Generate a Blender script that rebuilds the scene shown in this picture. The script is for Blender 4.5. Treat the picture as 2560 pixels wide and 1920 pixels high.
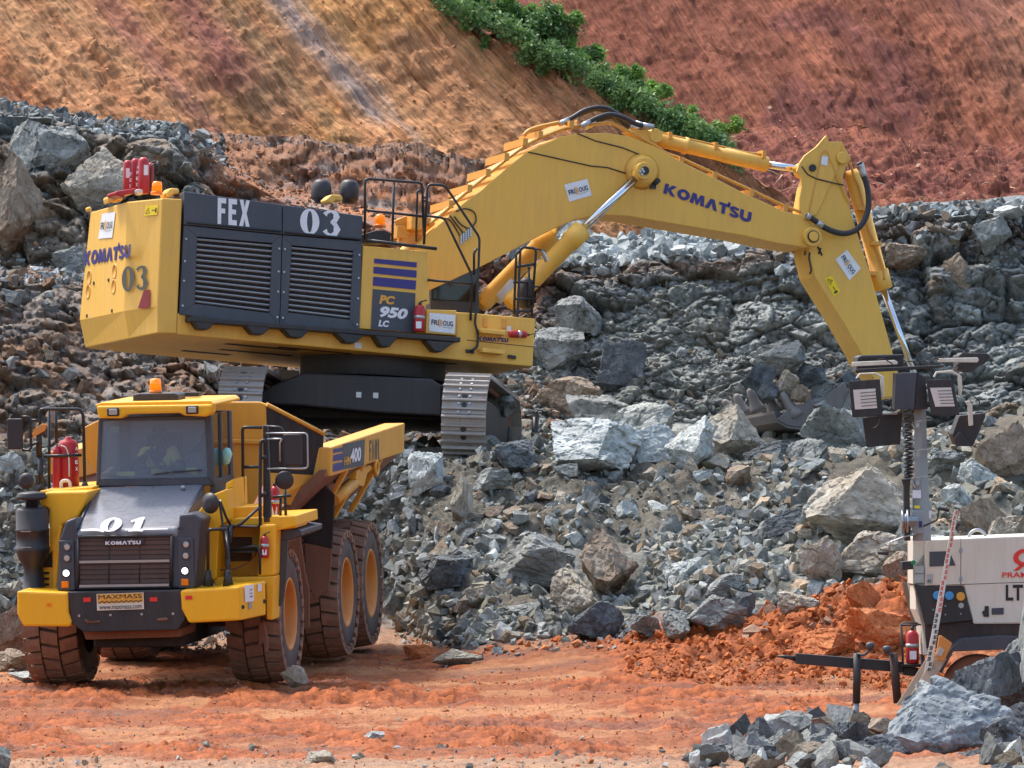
import bpy, bmesh, math, random
import numpy as np
from mathutils import Vector, Matrix

C = bpy.context.scene.collection
for _o in list(bpy.data.objects):
    bpy.data.objects.remove(_o)

# ---------------------------------------------------------------- camera, sky, sun, exposure
F = 15800.0            # focal length in picture units (2212 wide)
CX, CY = 1106.0, 829.5
H = 4.11               # eye height above the haul road
scene = bpy.context.scene
cam = bpy.data.objects.new("camera", bpy.data.cameras.new("camera"))
C.objects.link(cam)
cam.location = (0, 0, H)
cam.rotation_euler = (math.radians(90), 0, 0)
cam.data.sensor_width = 36.0
cam.data.lens = F / 2212.0 * 36.0
cam.data.clip_start = 1.0
cam.data.clip_end = 2000.0
scene.camera = cam

SUN_EL, SUN_AZ = math.radians(60), math.radians(-48)     # azimuth from +Y towards +X
world = bpy.data.worlds.new("World")
scene.world = world
world.use_nodes = True
nt = world.node_tree
sky = nt.nodes.new("ShaderNodeTexSky")
sky.sky_type = 'NISHITA'
sky.sun_disc = False
sky.sun_elevation = SUN_EL
sky.sun_rotation = SUN_AZ
sky.air_density = 1.2
sky.dust_density = 4.0
sky.ozone_density = 1.0
nt.links.new(sky.outputs[0], nt.nodes["Background"].inputs[0])
nt.nodes["Background"].inputs[1].default_value = 0.15
sl = bpy.data.lights.new("sun", 'SUN')
sl.energy = 1.5
sl.angle = math.radians(5.0)
sl.color = (1.0, 0.95, 0.88)
sun = bpy.data.objects.new("sun", sl)
C.objects.link(sun)
sd = Vector((math.sin(SUN_AZ) * math.cos(SUN_EL), math.cos(SUN_AZ) * math.cos(SUN_EL), math.sin(SUN_EL)))
sun.rotation_euler = sd.to_track_quat('Z', 'Y').to_euler()
scene.view_settings.view_transform = 'Standard'
scene.view_settings.look = 'None'
scene.view_settings.gamma = 1.0
scene.view_settings.exposure = 1.2
scene.cycles.use_denoising = True
scene.cycles.max_bounces = 6
scene.cycles.transparent_max_bounces = 8

# ---------------------------------------------------------------- helpers
def P(u, v, d):
    return np.array(((u - CX) / F * d, d, H - (v - CY) / F * d))

def crop(x0, y0, x1, w):
    k = (x1 - x0) / w * 0.864063
    return lambda u, v: (x0 * 0.864063 + u * k, y0 * 0.864063 + v * k)
C1 = crop(0, 900, 640, 2212)
C2 = crop(0, 1340, 800, 2212)
C3 = crop(500, 980, 1060, 1290)
C4 = crop(160, 360, 960, 2212)
C5 = crop(860, 380, 1420, 1602)
C6 = crop(480, 860, 1440, 2212)
C7 = crop(1160, 240, 1960, 2141)
C8 = crop(1860, 320, 2360, 1382)
C9 = crop(20, 1160, 420, 1185)
C10 = crop(420, 1150, 820, 1164)
C11 = crop(2080, 860, 2560, 1659)
C12 = crop(1920, 1300, 2560, 1713)
C13 = crop(2080, 860, 2560, 2212)
C14 = crop(1780, 900, 2180, 2212)
C15 = crop(900, 0, 1900, 2212)
ID = lambda u, v: (u, v)

def lin(c):
    c = np.asarray(c, float) / 255.0
    return np.where(c <= 0.04045, c / 12.92, ((c + 0.055) / 1.055) ** 2.4)

def rgb(*c):
    return tuple(lin(c)) + (1.0,)

class Frame:
    def __init__(s, O, x, z):
        x = np.array(x, float); x /= np.linalg.norm(x)
        z = np.array(z, float); z -= x * z.dot(x); z /= np.linalg.norm(z)
        y = np.cross(z, x)
        s.O = np.array(O, float); s.R = np.stack([x, y, z], 1)
    def at(s, u, v, axis, val):
        """the point of the machine's own plane (local axis = val) that stands at picture point u, v"""
        o = s.R.T @ (np.array((0, 0, H)) - s.O)
        d = s.R.T @ np.array(((u - CX) / F, 1.0, -(v - CY) / F))
        t = (val - o[axis]) / d[axis]
        return o + t * d
    def w(s, p):
        return s.O + s.R @ np.asarray(p, float)
    def loc(s, p):
        return s.R.T @ (np.asarray(p, float) - s.O)
    def matrix(s):
        m = Matrix.Identity(4)
        for i in range(3):
            for j in range(3): m[i][j] = s.R[i, j]
            m[i][3] = s.O[i]
        return m

def thing(name, label, cat, group=None, frame=None):
    o = bpy.data.objects.new(name, None); C.objects.link(o)
    if frame is not None: o.matrix_world = frame.matrix()
    o["label"] = label; o["category"] = cat
    if group: o["group"] = group
    return o

def tag(o, label, cat, group=None):
    o["label"] = label; o["category"] = cat
    if group: o["group"] = group
    return o

class MB:
    """collects shapes; build() links them as one mesh object"""
    def __init__(s): s.v = []; s.f = []; s.sm = []
    def add(s, vs, fs, smooth=False):
        n = len(s.v)
        s.v += [tuple(float(c) for c in p) for p in vs]
        s.f += [tuple(i + n for i in f) for f in fs]; s.sm += [smooth] * len(fs)
        return s
    def box(s, a, b):
        x0, y0, z0 = a; x1, y1, z1 = b
        return s.add([(x0,y0,z0),(x1,y0,z0),(x1,y1,z0),(x0,y1,z0),(x0,y0,z1),(x1,y0,z1),(x1,y1,z1),(x0,y1,z1)],
              [(0,3,2,1),(4,5,6,7),(0,1,5,4),(1,2,6,5),(2,3,7,6),(3,0,4,7)])
    def loft(s, A, B):
        n = len(A)
        return s.add(list(A) + list(B), [tuple(range(n))[::-1], tuple(range(n, 2*n))] + [(i, (i+1) % n, n+(i+1) % n, n+i) for i in range(n)])
    def prism(s, pts, vec):
        vec = np.asarray(vec, float)
        return s.loft([np.asarray(p, float) for p in pts], [np.asarray(p, float) + vec for p in pts])
    def tube(s, path, r, seg=8, closed=False):
        path = [np.asarray(p, float) for p in path]
        n = len(path); rs = r if isinstance(r, (list, tuple)) else [r] * n
        rings = []; prev = None
        for i, p in enumerate(path):
            if closed: t = path[(i+1) % n] - path[i-1]
            else: t = path[min(i+1, n-1)] - path[max(i-1, 0)]
            t = t / (np.linalg.norm(t) + 1e-9)
            if prev is None:
                a = np.array((0,0,1.)) if abs(t[2]) < .9 else np.array((1.,0,0))
                x = np.cross(a, t)
            else: x = prev - t * prev.dot(t)
            x /= np.linalg.norm(x) + 1e-9; prev = x; y = np.cross(t, x)
            rings.append([p + rs[i] * (math.cos(2*math.pi*k/seg) * x + math.sin(2*math.pi*k/seg) * y) for k in range(seg)])
        vs = [q for g in rings for q in g]; fs = []
        for i in range(n if closed else n - 1):
            j = (i + 1) % n
            for k in range(seg):
                fs.append((i*seg+k, i*seg+(k+1) % seg, j*seg+(k+1) % seg, j*seg+k))
        s.add(vs, fs, True)
        if not closed:
            m = len(s.v) - len(vs)
            s.f += [tuple(m + k for k in range(seg))[::-1], tuple(m + (n-1)*seg + k for k in range(seg))]; s.sm += [False, False]
        return s
    def cyl(s, a, b, r, seg=20, r2=None):
        return s.tube([a, b], [r, r if r2 is None else r2], seg)
    def lathe(s, a, axis, prof, seg=24, caps=True):
        """prof: (distance along axis, radius) from point a"""
        a = np.asarray(a, float); ax = np.asarray(axis, float); ax /= np.linalg.norm(ax)
        q = np.array((0,0,1.)) if abs(ax[2]) < .9 else np.array((1.,0,0))
        x = np.cross(q, ax); x /= np.linalg.norm(x); y = np.cross(ax, x)
        vs = []; fs = []
        for h, r in prof:
            vs += [a + ax*h + r*(math.cos(2*math.pi*k/seg)*x + math.sin(2*math.pi*k/seg)*y) for k in range(seg)]
        for i in range(len(prof)-1):
            for k in range(seg):
                fs.append((i*seg+k, i*seg+(k+1) % seg, (i+1)*seg+(k+1) % seg, (i+1)*seg+k))
        s.add(vs, fs, True)
        if not caps: return s
        m = len(s.v) - len(vs); n = len(prof)
        s.f += [tuple(m+k for k in range(seg))[::-1], tuple(m+(n-1)*seg+k for k in range(seg))]; s.sm += [False, False]
        return s
    def ball(s, c, r, seg=12, sc=(1,1,1)):
        prof = [(-r*math.cos(math.pi*i/8)*sc[2], max(1e-4, r*math.sin(math.pi*i/8))) for i in range(9)]
        return s.lathe(c, (0,0,1), prof, seg)
    def pieces(s, name, mat, parent=None, bevel=0.0, seg=2):
        """each connected piece becomes a part of its own"""
        par = list(range(len(s.v)))
        def fd(i):
            while par[i] != i: par[i] = par[par[i]]; i = par[i]
            return i
        for f in s.f:
            for a in f[1:]: par[fd(a)] = fd(f[0])
        gr = {}
        for f, sm in zip(s.f, s.sm): gr.setdefault(fd(f[0]), []).append((f, sm))
        out = []
        for fs in gr.values():
            used = sorted({i for f, _ in fs for i in f}); mp = {a: k for k, a in enumerate(used)}
            m = MB(); m.v = [s.v[i] for i in used]; m.f = [tuple(mp[i] for i in f) for f, _ in fs]; m.sm = [q for _, q in fs]
            out.append(m.build(name, mat, parent, bevel, seg))
        return out[0]
    def build(s, name, mat, parent=None, bevel=0.0, seg=2):
        me = bpy.data.meshes.new(name)
        me.from_pydata(s.v, [], s.f); me.update()
        bm = bmesh.new(); bm.from_mesh(me)
        bmesh.ops.recalc_face_normals(bm, faces=bm.faces); bm.to_mesh(me); bm.free()
        if len(me.polygons) == len(s.sm):
            me.polygons.foreach_set("use_smooth", s.sm)
        o = bpy.data.objects.new(name, me); C.objects.link(o)
        me.materials.append(mat)
        if parent: o.parent = parent
        if bevel:
            m = o.modifiers.new("bevel", 'BEVEL'); m.width = bevel; m.segments = seg; m.limit_method = 'ANGLE'; m.angle_limit = math.radians(35)
            m.harden_normals = False
        return o

def smooth_path(pts, n=6):
    pts = [np.asarray(p, float) for p in pts]
    out = []
    for i in range(len(pts)-1):
        p0 = pts[max(i-1, 0)]; p1 = pts[i]; p2 = pts[i+1]; p3 = pts[min(i+2, len(pts)-1)]
        for k in range(n):
            t = k / n
            out.append(.5*((2*p1)+(-p0+p2)*t+(2*p0-5*p1+4*p2-p3)*t*t+(-p0+3*p1-3*p2+p3)*t**3))
    out.append(pts[-1]); return out

def round_path(pts, r=.06, n=4):
    """polyline with rounded corners (bent tube)"""
    pts = [np.asarray(p, float) for p in pts]; out = [pts[0]]
    for i in range(1, len(pts)-1):
        a = pts[i-1]-pts[i]; b = pts[i+1]-pts[i]; la = np.linalg.norm(a); lb = np.linalg.norm(b)
        rr = min(r, la*.45, lb*.45); A = pts[i]+a/la*rr; B = pts[i]+b/lb*rr
        for k in range(n+1):
            t = k/n; out.append((1-t)**2*A+2*t*(1-t)*pts[i]+t*t*B)
    out.append(pts[-1]); return out

# ---------------------------------------------------------------- materials
def new_mat(name):
    m = bpy.data.materials.new(name); m.use_nodes = True
    return m, m.node_tree, m.node_tree.nodes["Principled BSDF"]
def _n(t, kind, **kw):
    n = t.nodes.new(kind)
    for k, v in kw.items(): setattr(n, k, v)
    return n
def noise_node(t, vec, scale, detail=5, rough=.6, dist=0.0):
    n = _n(t, "ShaderNodeTexNoise"); n.inputs["Scale"].default_value = scale; n.inputs["Detail"].default_value = detail
    n.inputs["Roughness"].default_value = rough; n.inputs["Distortion"].default_value = dist
    if vec is not None: t.links.new(vec, n.inputs["Vector"])
    return n.outputs["Fac"]
def ramp(t, fac, stops):
    r = _n(t, "ShaderNodeValToRGB"); e = r.color_ramp.elements
    while len(e) > 1: e.remove(e[-1])
    e[0].position = stops[0][0]; c = stops[0][1]; e[0].color = c if len(c) == 4 else (*c, 1)
    for p, c in stops[1:]:
        x = e.new(p); x.color = c if len(c) == 4 else (*c, 1)
    t.links.new(fac, r.inputs[0]); return r.outputs[0]
def mixc(t, fac, a, b, mode='MIX'):
    m = _n(t, "ShaderNodeMix", data_type='RGBA', blend_type=mode)
    for inp, val in ((m.inputs[0], fac), (m.inputs[6], a), (m.inputs[7], b)):
        if hasattr(val, "links"): t.links.new(val, inp)
        else: inp.default_value = val
    return m.outputs[2]
def g(x): return (x, x, x, 1)
def bump(t, bsdf, height, strength=.5, dist=.02, prev=None):
    b = _n(t, "ShaderNodeBump"); b.inputs["Strength"].default_value = strength; b.inputs["Distance"].default_value = dist
    t.links.new(height, b.inputs["Height"])
    if prev is not None: t.links.new(prev, b.inputs["Normal"])
    t.links.new(b.outputs[0], bsdf.inputs["Normal"]); return b.outputs[0]

DUST = rgb(170, 110, 72)
def paint(name, col, rough=.38, dirt=.35, dirtcol=DUST, metal=0.0, lowz=None, spec=.5):
    """sprayed steel: slight tone drift, dust film in blotches and runs, heavier towards the ground when lowz is given"""
    m, t, b = new_mat(name)
    tc = _n(t, "ShaderNodeTexCoord").outputs["Object"]
    n1 = noise_node(t, tc, 1.3, 6, .65)
    mp = _n(t, "ShaderNodeMapping"); mp.inputs["Scale"].default_value = (7, 7, .8); t.links.new(tc, mp.inputs[0])
    n2 = noise_node(t, mp.outputs[0], 1.6, 5, .6)
    n3 = noise_node(t, tc, 38, 4, .7)
    c = mixc(t, n1, tuple(x*.82 for x in col[:3])+(1,), tuple(min(1, x*1.08) for x in col[:3])+(1,))
    mul = _n(t, "ShaderNodeMath", operation='MULTIPLY'); t.links.new(n1, mul.inputs[0]); t.links.new(n2, mul.inputs[1])
    add = _n(t, "ShaderNodeMath", operation='MULTIPLY_ADD'); t.links.new(n3, add.inputs[0]); add.inputs[1].default_value = .25; t.links.new(mul.outputs[0], add.inputs[2])
    fac = ramp(t, add.outputs[0], [(.28, g(0)), (.62, g(dirt))])
    if lowz is not None:
        sep = _n(t, "ShaderNodeSeparateXYZ"); t.links.new(tc, sep.inputs[0])
        mr = _n(t, "ShaderNodeMapRange"); mr.inputs[1].default_value = lowz[1]; mr.inputs[2].default_value = lowz[0]
        t.links.new(sep.outputs[2], mr.inputs[0])
        mm = _n(t, "ShaderNodeMath", operation='MULTIPLY'); t.links.new(mr.outputs[0], mm.inputs[0]); t.links.new(ramp(t, n3, [(.25, g(.25)), (.7, g(1))]), mm.inputs[1])
        ad = _n(t, "ShaderNodeMath", operation='ADD', use_clamp=True); t.links.new(fac, ad.inputs[0]); t.links.new(mm.outputs[0], ad.inputs[1]); fac = ad.outputs[0]
    c = mixc(t, fac, c, dirtcol)
    t.links.new(c, b.inputs["Base Color"])
    t.links.new(ramp(t, fac, [(0, g(rough)), (.7, g(.85))]), b.inputs["Roughness"])
    b.inputs["Metallic"].default_value = metal
    b.inputs["Specular IOR Level"].default_value = spec
    bump(t, b, n3, .08, .003)
    return m
def plain(name, col, rough=.5, metal=0.0, emit=None, spec=.5):
    m, t, b = new_mat(name)
    tc = _n(t, "ShaderNodeTexCoord").outputs["Object"]
    n1 = noise_node(t, tc, 14, 4, .6)
    t.links.new(mixc(t, n1, tuple(x*.82 for x in col[:3])+(1,), tuple(min(1, x*1.12) for x in col[:3])+(1,)), b.inputs["Base Color"])
    b.inputs["Roughness"].default_value = rough; b.inputs["Metallic"].default_value = metal; b.inputs["Specular IOR Level"].default_value = spec
    if emit: b.inputs["Emission Color"].default_value = col; b.inputs["Emission Strength"].default_value = emit
    return m
M = {}
M['yel'] = paint("excavator_yellow", rgb(238, 184, 74), .45, .5, rgb(186, 146, 98))
M['tyel'] = paint("truck_yellow", rgb(250, 182, 24), .35, .3, rgb(190, 130, 70))
M['tyel2'] = paint("truck_body_yellow", rgb(224, 160, 50), .5, .55, rgb(180, 120, 72))
M['pipe'] = paint("pipe_yellow", rgb(222, 158, 60), .4, .4, rgb(180, 130, 80))
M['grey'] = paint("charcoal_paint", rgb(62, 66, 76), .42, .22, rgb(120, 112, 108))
M['hood'] = paint("hood_charcoal_paint", rgb(124, 127, 135), .22, .3, rgb(140, 134, 130))  # charcoal lightened so the colour itself carries the sky's reflection
M['black'] = paint("black_steel", rgb(36, 36, 40), .5, .25, rgb(110, 92, 80))
M['blackr'] = plain("black_tube", rgb(34, 35, 40), .38)
M['soot'] = paint("dusty_black_sheet", rgb(28, 25, 26), .75, .3, rgb(96, 78, 72))
M['rubber'] = None
M['steel'] = paint("worn_track_steel", rgb(160, 154, 148), .5, .55, rgb(140, 122, 108), metal=.25)
M['chrome'] = plain("chromed_rod", rgb(215, 218, 224), .16, 1.0)
M['blue'] = plain("blue_decal", rgb(52, 44, 118), .45)
M['white'] = plain("white_decal", rgb(226, 226, 230), .5)
M['dgrey'] = plain("grey_decal", rgb(86, 82, 74), .5)
M['maroon'] = plain("maroon_decal", rgb(140, 30, 40), .5)
M['red'] = paint("red_enamel", rgb(176, 22, 34), .3, .25, rgb(150, 90, 80))
M['redrefl'] = plain("red_reflector", rgb(226, 52, 44), .35)
M['orange'] = plain("amber_lens", rgb(246, 128, 20), .25)
M['amber'] = plain("amber_beacon", rgb(250, 130, 16), .2, emit=.25)
M['lamp'] = plain("lit_headlight", rgb(255, 252, 244), .2, emit=1.6)
M['lens'] = plain("clear_lens", rgb(196, 190, 180), .15, .3)
M['silver'] = plain("bare_metal", rgb(176, 178, 180), .35, .8)
M['galv'] = paint("galvanised_steel", rgb(150, 160, 164), .5, .3, rgb(150, 128, 110), metal=.3)
M['cream'] = paint("cream_enamel", rgb(222, 216, 200), .45, .45, rgb(176, 146, 116))
M['black_txt'] = plain("black_lettering", rgb(30, 30, 34), .5)
M['yel_txt'] = plain("yellow_lettering", rgb(222, 160, 60), .5)
M['warn'] = plain("warning_yellow", rgb(252, 210, 20), .5)
M['wood'] = plain("weathered_timber", rgb(150, 130, 110), .8)
M['skin'] = plain("dark_skin", rgb(62, 42, 34), .6)
M['vest'] = plain("lime_shirt", rgb(232, 240, 140), .8)
M['cloth_dark'] = plain("dark_cloth", rgb(40, 46, 62), .9)
M['cloth_blue'] = plain("blue_grey_cloth", rgb(120, 136, 150), .9)
M['rim'] = paint("rim_orange", rgb(216, 140, 62), .5, .5, rgb(168, 104, 64))
M['mud'] = paint("mud_caked_sheet", rgb(122, 84, 66), .85, .6, rgb(150, 100, 72))  # caked mud; the same brown serves as painted shade in the hubs
M['lime'] = plain("lime_card", rgb(206, 222, 120), .6)
M['mint'] = plain("mint_plastic", rgb(160, 214, 200), .4)
M['brownmesh'] = paint("dusty_grille", rgb(84, 66, 60), .7, .4, rgb(120, 92, 78))
M['hose'] = plain("rubber_hose", rgb(48, 44, 46), .5)
M['dark_glass'] = plain("dark_window_glass", rgb(30, 36, 36), .08)
M['hvblue'] = plain("blue_socket", rgb(70, 150, 205), .4)

def glass(name, tint, dens=.35):
    m, t, b = new_mat(name)
    out = t.nodes["Material Output"]
    tr = _n(t, "ShaderNodeBsdfTransparent"); tr.inputs[0].default_value = tint
    gl = _n(t, "ShaderNodeBsdfGlossy"); gl.inputs[0].default_value = (.9, .95, 1, 1); gl.inputs["Roughness"].default_value = .05
    fr = _n(t, "ShaderNodeFresnel"); fr.inputs[0].default_value = 1.5
    mr = _n(t, "ShaderNodeMath", operation='MULTIPLY_ADD'); t.links.new(fr.outputs[0], mr.inputs[0]); mr.inputs[1].default_value = 1.2; mr.inputs[2].default_value = .05
    mx = _n(t, "ShaderNodeMixShader"); t.links.new(mr.outputs[0], mx.inputs[0]); t.links.new(tr.outputs[0], mx.inputs[1]); t.links.new(gl.outputs[0], mx.inputs[2])
    df = _n(t, "ShaderNodeBsdfDiffuse"); df.inputs[0].default_value = rgb(170, 186, 206)  # pale veil mixed into the glass to brighten the cab behind it
    m2 = _n(t, "ShaderNodeMixShader"); m2.inputs[0].default_value = dens; t.links.new(mx.outputs[0], m2.inputs[1]); t.links.new(df.outputs[0], m2.inputs[2])
    t.links.new(m2.outputs[0], out.inputs[0]); return m
M['glass'] = glass("windscreen_glass", (.97, .98, 1, 1), .25)
M['slat'] = plain('louvre_paint', rgb(150, 152, 156), .4)
M['tooth'] = paint('worn_tooth_steel', rgb(122, 118, 116), .6, .5, rgb(140, 128, 118))
M['bucketm'] = paint('dusty_bucket_steel', rgb(104, 100, 98), .7, .6, rgb(134, 122, 112))
M['sglass'] = glass("tinted_side_glass", (.16, .17, .19, 1), .03)

def rock_mat(name, attr=None, cols=None, scale=1.0, bumpy=.6):
    """broken stone: patchy weathering, pale scuffs, fine grain, hairline cracks; attr reads a colour attribute"""
    m, t, b = new_mat(name)
    geo = _n(t, "ShaderNodeNewGeometry").outputs["Position"] if attr else _n(t, "ShaderNodeTexCoord").outputs["Object"]
    n1 = noise_node(t, geo, 1.6*scale, 8, .68, .4); n2 = noise_node(t, geo, 7*scale, 8, .7, .2); n3 = noise_node(t, geo, 30*scale, 5, .7)
    vo = _n(t, "ShaderNodeTexVoronoi", feature='DISTANCE_TO_EDGE'); vo.inputs["Scale"].default_value = 2.6*scale
    wp = mixc(t, .12, geo, _n(t, "ShaderNodeTexNoise").outputs["Color"]); t.links.new(wp, vo.inputs["Vector"])
    if attr:
        at = _n(t, "ShaderNodeAttribute"); at.attribute_name = attr; base = at.outputs["Color"]
    else:
        base = mixc(t, ramp(t, n1, [(.38, g(0)), (.62, g(1))]), cols[0], cols[1])
        if len(cols) > 2:
            base = mixc(t, ramp(t, noise_node(t, geo, .9*scale, 5, .6, .8), [(.5, g(0)), (.6, g(.85))]), base, cols[2])
    c = mixc(t, 1.0, base, ramp(t, n2, [(.25, g(.62)), (.5, g(1.0)), (.75, g(1.35))]), 'MULTIPLY')
    c = mixc(t, 1.0, c, ramp(t, n3, [(.3, g(.82)), (.7, g(1.16))]), 'MULTIPLY')
    cr = ramp(t, vo.outputs["Distance"], [(0, g(.55)), (.03, g(1))])
    c = mixc(t, .5, c, mixc(t, 1.0, c, cr, 'MULTIPLY'))
    t.links.new(c, b.inputs["Base Color"])
    b.inputs["Roughness"].default_value = .82; b.inputs["Specular IOR Level"].default_value = .25
    p = bump(t, b, n1, bumpy, .12)
    p = bump(t, b, n2, bumpy, .045, p)
    bump(t, b, n3, bumpy*.8, .012, p)
    return m
M['rock_grey'] = rock_mat("grey_stone", cols=(rgb(112, 115, 112), rgb(152, 156, 152)))
M['rock_light'] = rock_mat("pale_stone", cols=(rgb(150, 156, 153), rgb(194, 199, 195)))
M['rock_dark'] = rock_mat("dark_slate_stone", cols=(rgb(78, 82, 86), rgb(112, 118, 120)))
M['rock_brown'] = rock_mat("brown_stained_stone", cols=(rgb(132, 116, 98), rgb(160, 148, 132), rgb(120, 90, 66)))
M['rock_orange'] = rock_mat("orange_dusted_stone", cols=(rgb(178, 102, 58), rgb(196, 124, 78)))
M['rock_tan'] = rock_mat("tan_grey_stone", cols=(rgb(150, 138, 118), rgb(176, 172, 160), rgb(128, 122, 112)))
M['rock_blue'] = rock_mat("blue_grey_stone", cols=(rgb(104, 111, 115), rgb(148, 155, 158), rgb(168, 172, 172)))
M['terrain'] = rock_mat("quarry_ground", attr="Col", scale=1.0, bumpy=.7)

def mesh_mat():
    m, t, b = new_mat("perforated_sheet")
    tc = _n(t, "ShaderNodeTexCoord").outputs["Object"]
    v = _n(t, "ShaderNodeTexVoronoi"); v.inputs["Scale"].default_value = 42; v.inputs["Randomness"].default_value = 0; t.links.new(tc, v.inputs["Vector"])
    t.links.new(ramp(t, v.outputs["Distance"], [(.25, rgb(240, 226, 196)), (.34, rgb(150, 160, 174))]), b.inputs["Base Color"])
    b.inputs["Roughness"].default_value = .6
    hole = ramp(t, v.outputs["Distance"], [(.36, g(0)), (.40, g(1))])
    tr = _n(t, "ShaderNodeBsdfTransparent"); mx = _n(t, "ShaderNodeMixShader"); t.links.new(hole, mx.inputs[0]); t.links.new(tr.outputs[0], mx.inputs[1]); t.links.new(b.outputs[0], mx.inputs[2])
    t.links.new(mx.outputs[0], t.nodes["Material Output"].inputs[0])
    return m
M['cabmesh'] = mesh_mat()

M['mudblack'] = paint("dusty_chassis", rgb(58, 44, 40), .8, .6, rgb(104, 78, 66))
M['green'] = plain("green_button", rgb(30, 130, 80), .4)
M['ledpanel'] = plain("led_panel", rgb(214, 204, 196), .3)
# ---------------------------------------------------------------- numpy noise
def _hash(ix, iy, iz, k):
    h = (ix.astype(np.int64)*374761393 + iy.astype(np.int64)*668265263 + iz.astype(np.int64)*2147483647 + k*974634777) & 0xffffffff
    h = ((h ^ (h >> 13)) * 1274126177) & 0xffffffff
    h = ((h ^ (h >> 16)) * 2246822519) & 0xffffffff
    return ((h ^ (h >> 15)) & 0xffffff) / float(0x1000000)
def vnoise(p, k=0):
    i = np.floor(p).astype(np.int64); f = p - i; f = f*f*(3-2*f); r = 0
    for a in (0, 1):
        for b in (0, 1):
            for c in (0, 1):
                w = (f[:,0] if a else 1-f[:,0])*(f[:,1] if b else 1-f[:,1])*(f[:,2] if c else 1-f[:,2])
                r = r + w*_hash(i[:,0]+a, i[:,1]+b, i[:,2]+c, k)
    return r*2-1
def fbm(p, oct=4, k=0, gain=.5):
    r = 0; a = 1.0
    for o in range(oct):
        r = r + a*vnoise(p*(2**o) + 17.3*o, k+o); a *= gain
    return r
def worley(p, k=0):
    """F1, F2-F1, cell hash (3), offset vector to the nearest seed"""
    i0 = np.floor(p).astype(np.int64)
    n = len(p); d1 = np.full(n, 9.0); d2 = np.full(n, 9.0); best = np.zeros((n, 3)); cid = np.zeros((n, 3), np.int64)
    for a in (-1, 0, 1):
        for b in (-1, 0, 1):
            for c in (-1, 0, 1):
                q = i0 + np.array((a, b, c))
                s = q + np.stack([_hash(q[:,0], q[:,1], q[:,2], k+j) for j in range(3)], 1)
                v = p - s; d = np.sqrt((v**2).sum(1)); m = d < d1
                d2 = np.where(m, d1, np.minimum(d2, d)); d1 = np.where(m, d, d1)
                best[m] = v[m]; cid[m] = q[m]
    hs = np.stack([_hash(cid[:,0], cid[:,1], cid[:,2], k+10+j) for j in range(4)], 1)
    return d1, d2-d1, hs, best
def facets(p, size, k=0, sq=(1, 1, 1)):
    """chunky broken-rock relief of about -1..1, and the per-chunk hash"""
    q = p/size/np.array(sq)
    q = q + .10*np.stack([vnoise(q*1.7, k+40), vnoise(q*1.7, k+41), vnoise(q*1.7, k+42)], 1)
    f1, gap, hs, v = worley(q, k)
    d = (hs[:,3]*2-1)*.5 + ((hs[:,:3]*2-1)*v).sum(1)*1.2
    d = d - .9*np.clip(1-gap/.12, 0, 1)*.5
    return d, hs, gap
def sstep(a, b, x):
    t = np.clip((x-a)/(b-a), 0, 1); return t*t*(3-2*t)

def grid_mesh(name, X, cols=None, mat=None, uv=None, smooth=True):
    """X: rows x cols x 3"""
    nr, nc = X.shape[:2]
    idx = np.arange(nr*nc).reshape(nr, nc)
    q = np.stack([idx[:-1,:-1], idx[1:,:-1], idx[1:,1:], idx[:-1,1:]], -1).reshape(-1, 4)
    return raw_mesh(name, X.reshape(-1, 3), q, cols, mat, smooth, uv)
def raw_mesh(name, verts, faces, cols=None, mat=None, smooth=False, uv=None):
    me = bpy.data.meshes.new(name); n = len(verts); m = len(faces); k = faces.shape[1]
    me.vertices.add(n); me.vertices.foreach_set("co", np.asarray(verts, np.float32).ravel())
    me.loops.add(m*k); me.loops.foreach_set("vertex_index", np.asarray(faces, np.int32).ravel())
    me.polygons.add(m); me.polygons.foreach_set("loop_start", np.arange(0, m*k, k, dtype=np.int32)); me.polygons.foreach_set("loop_total", np.full(m, k, np.int32))
    me.polygons.foreach_set("use_smooth", np.full(m, smooth))
    me.update(calc_edges=True)
    if cols is not None:
        ca = me.color_attributes.new("Col", 'FLOAT_COLOR', 'POINT')
        ca.data.foreach_set("color", np.concatenate([cols.reshape(-1, 3), np.ones((n, 1))], 1).astype(np.float32).ravel())
    if uv is not None:
        ul = me.uv_layers.new(name="Streak")
        ul.data.foreach_set("uv", uv.reshape(-1, 2)[np.asarray(faces).ravel()].astype(np.float32).ravel())
    o = bpy.data.objects.new(name, me); C.objects.link(o)
    if mat: me.materials.append(mat)
    return o

# ---------------------------------------------------------------- the quarry: bench, face, rubble slope, haul road as one sheet
US = np.array([-1500, -300, 0, 200, 400, 600, 800, 850, 1000, 1200, 1400, 1600, 1800, 2000, 2212, 2500, 3700.])
def row(vals): return np.array(vals, float)
# rows from the back edge down to the viewer: picture height at each station, then distance
RV = [
 row([225,225,225,245,272,285,303,308,330,385,430,465,462,445,430,420,420]),   # foot of the hill
 row([240,240,240,262,296,400,450,455,480,500,505,500,475,457,442,432,432]),   # back of the bench
 row([252,252,252,270,305,430,490,500,540,560,562,550,492,470,455,445,445]),   # bench lip
 row([585,585,590,600,620,640,700,705,740,760,760,760,750,745,740,740,740]),   # upper face foot
 row([606,606,606,612,640,665,720,725,765,785,785,785,775,770,765,765,765]),
 row([950,950,960,955,950,940,940,940,945,935,925,920,925,945,900,900,900]),   # face foot
 row([985,985,985,985,980,980,985,985,992,1000,1012,1008,1000,950,935,930,930]),# crest of the rubble
 row([1345,1345,1345,1350,1350,1350,1350,1352,1402,1385,1352,1312,1280,1265,1262,1262,1262]), # rubble foot
 row([1480]*9+[1478,1474,1480,1484,1488,1490,1490,1490]),
 row([1665]*17),
 row([2300]*17),
]
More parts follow.
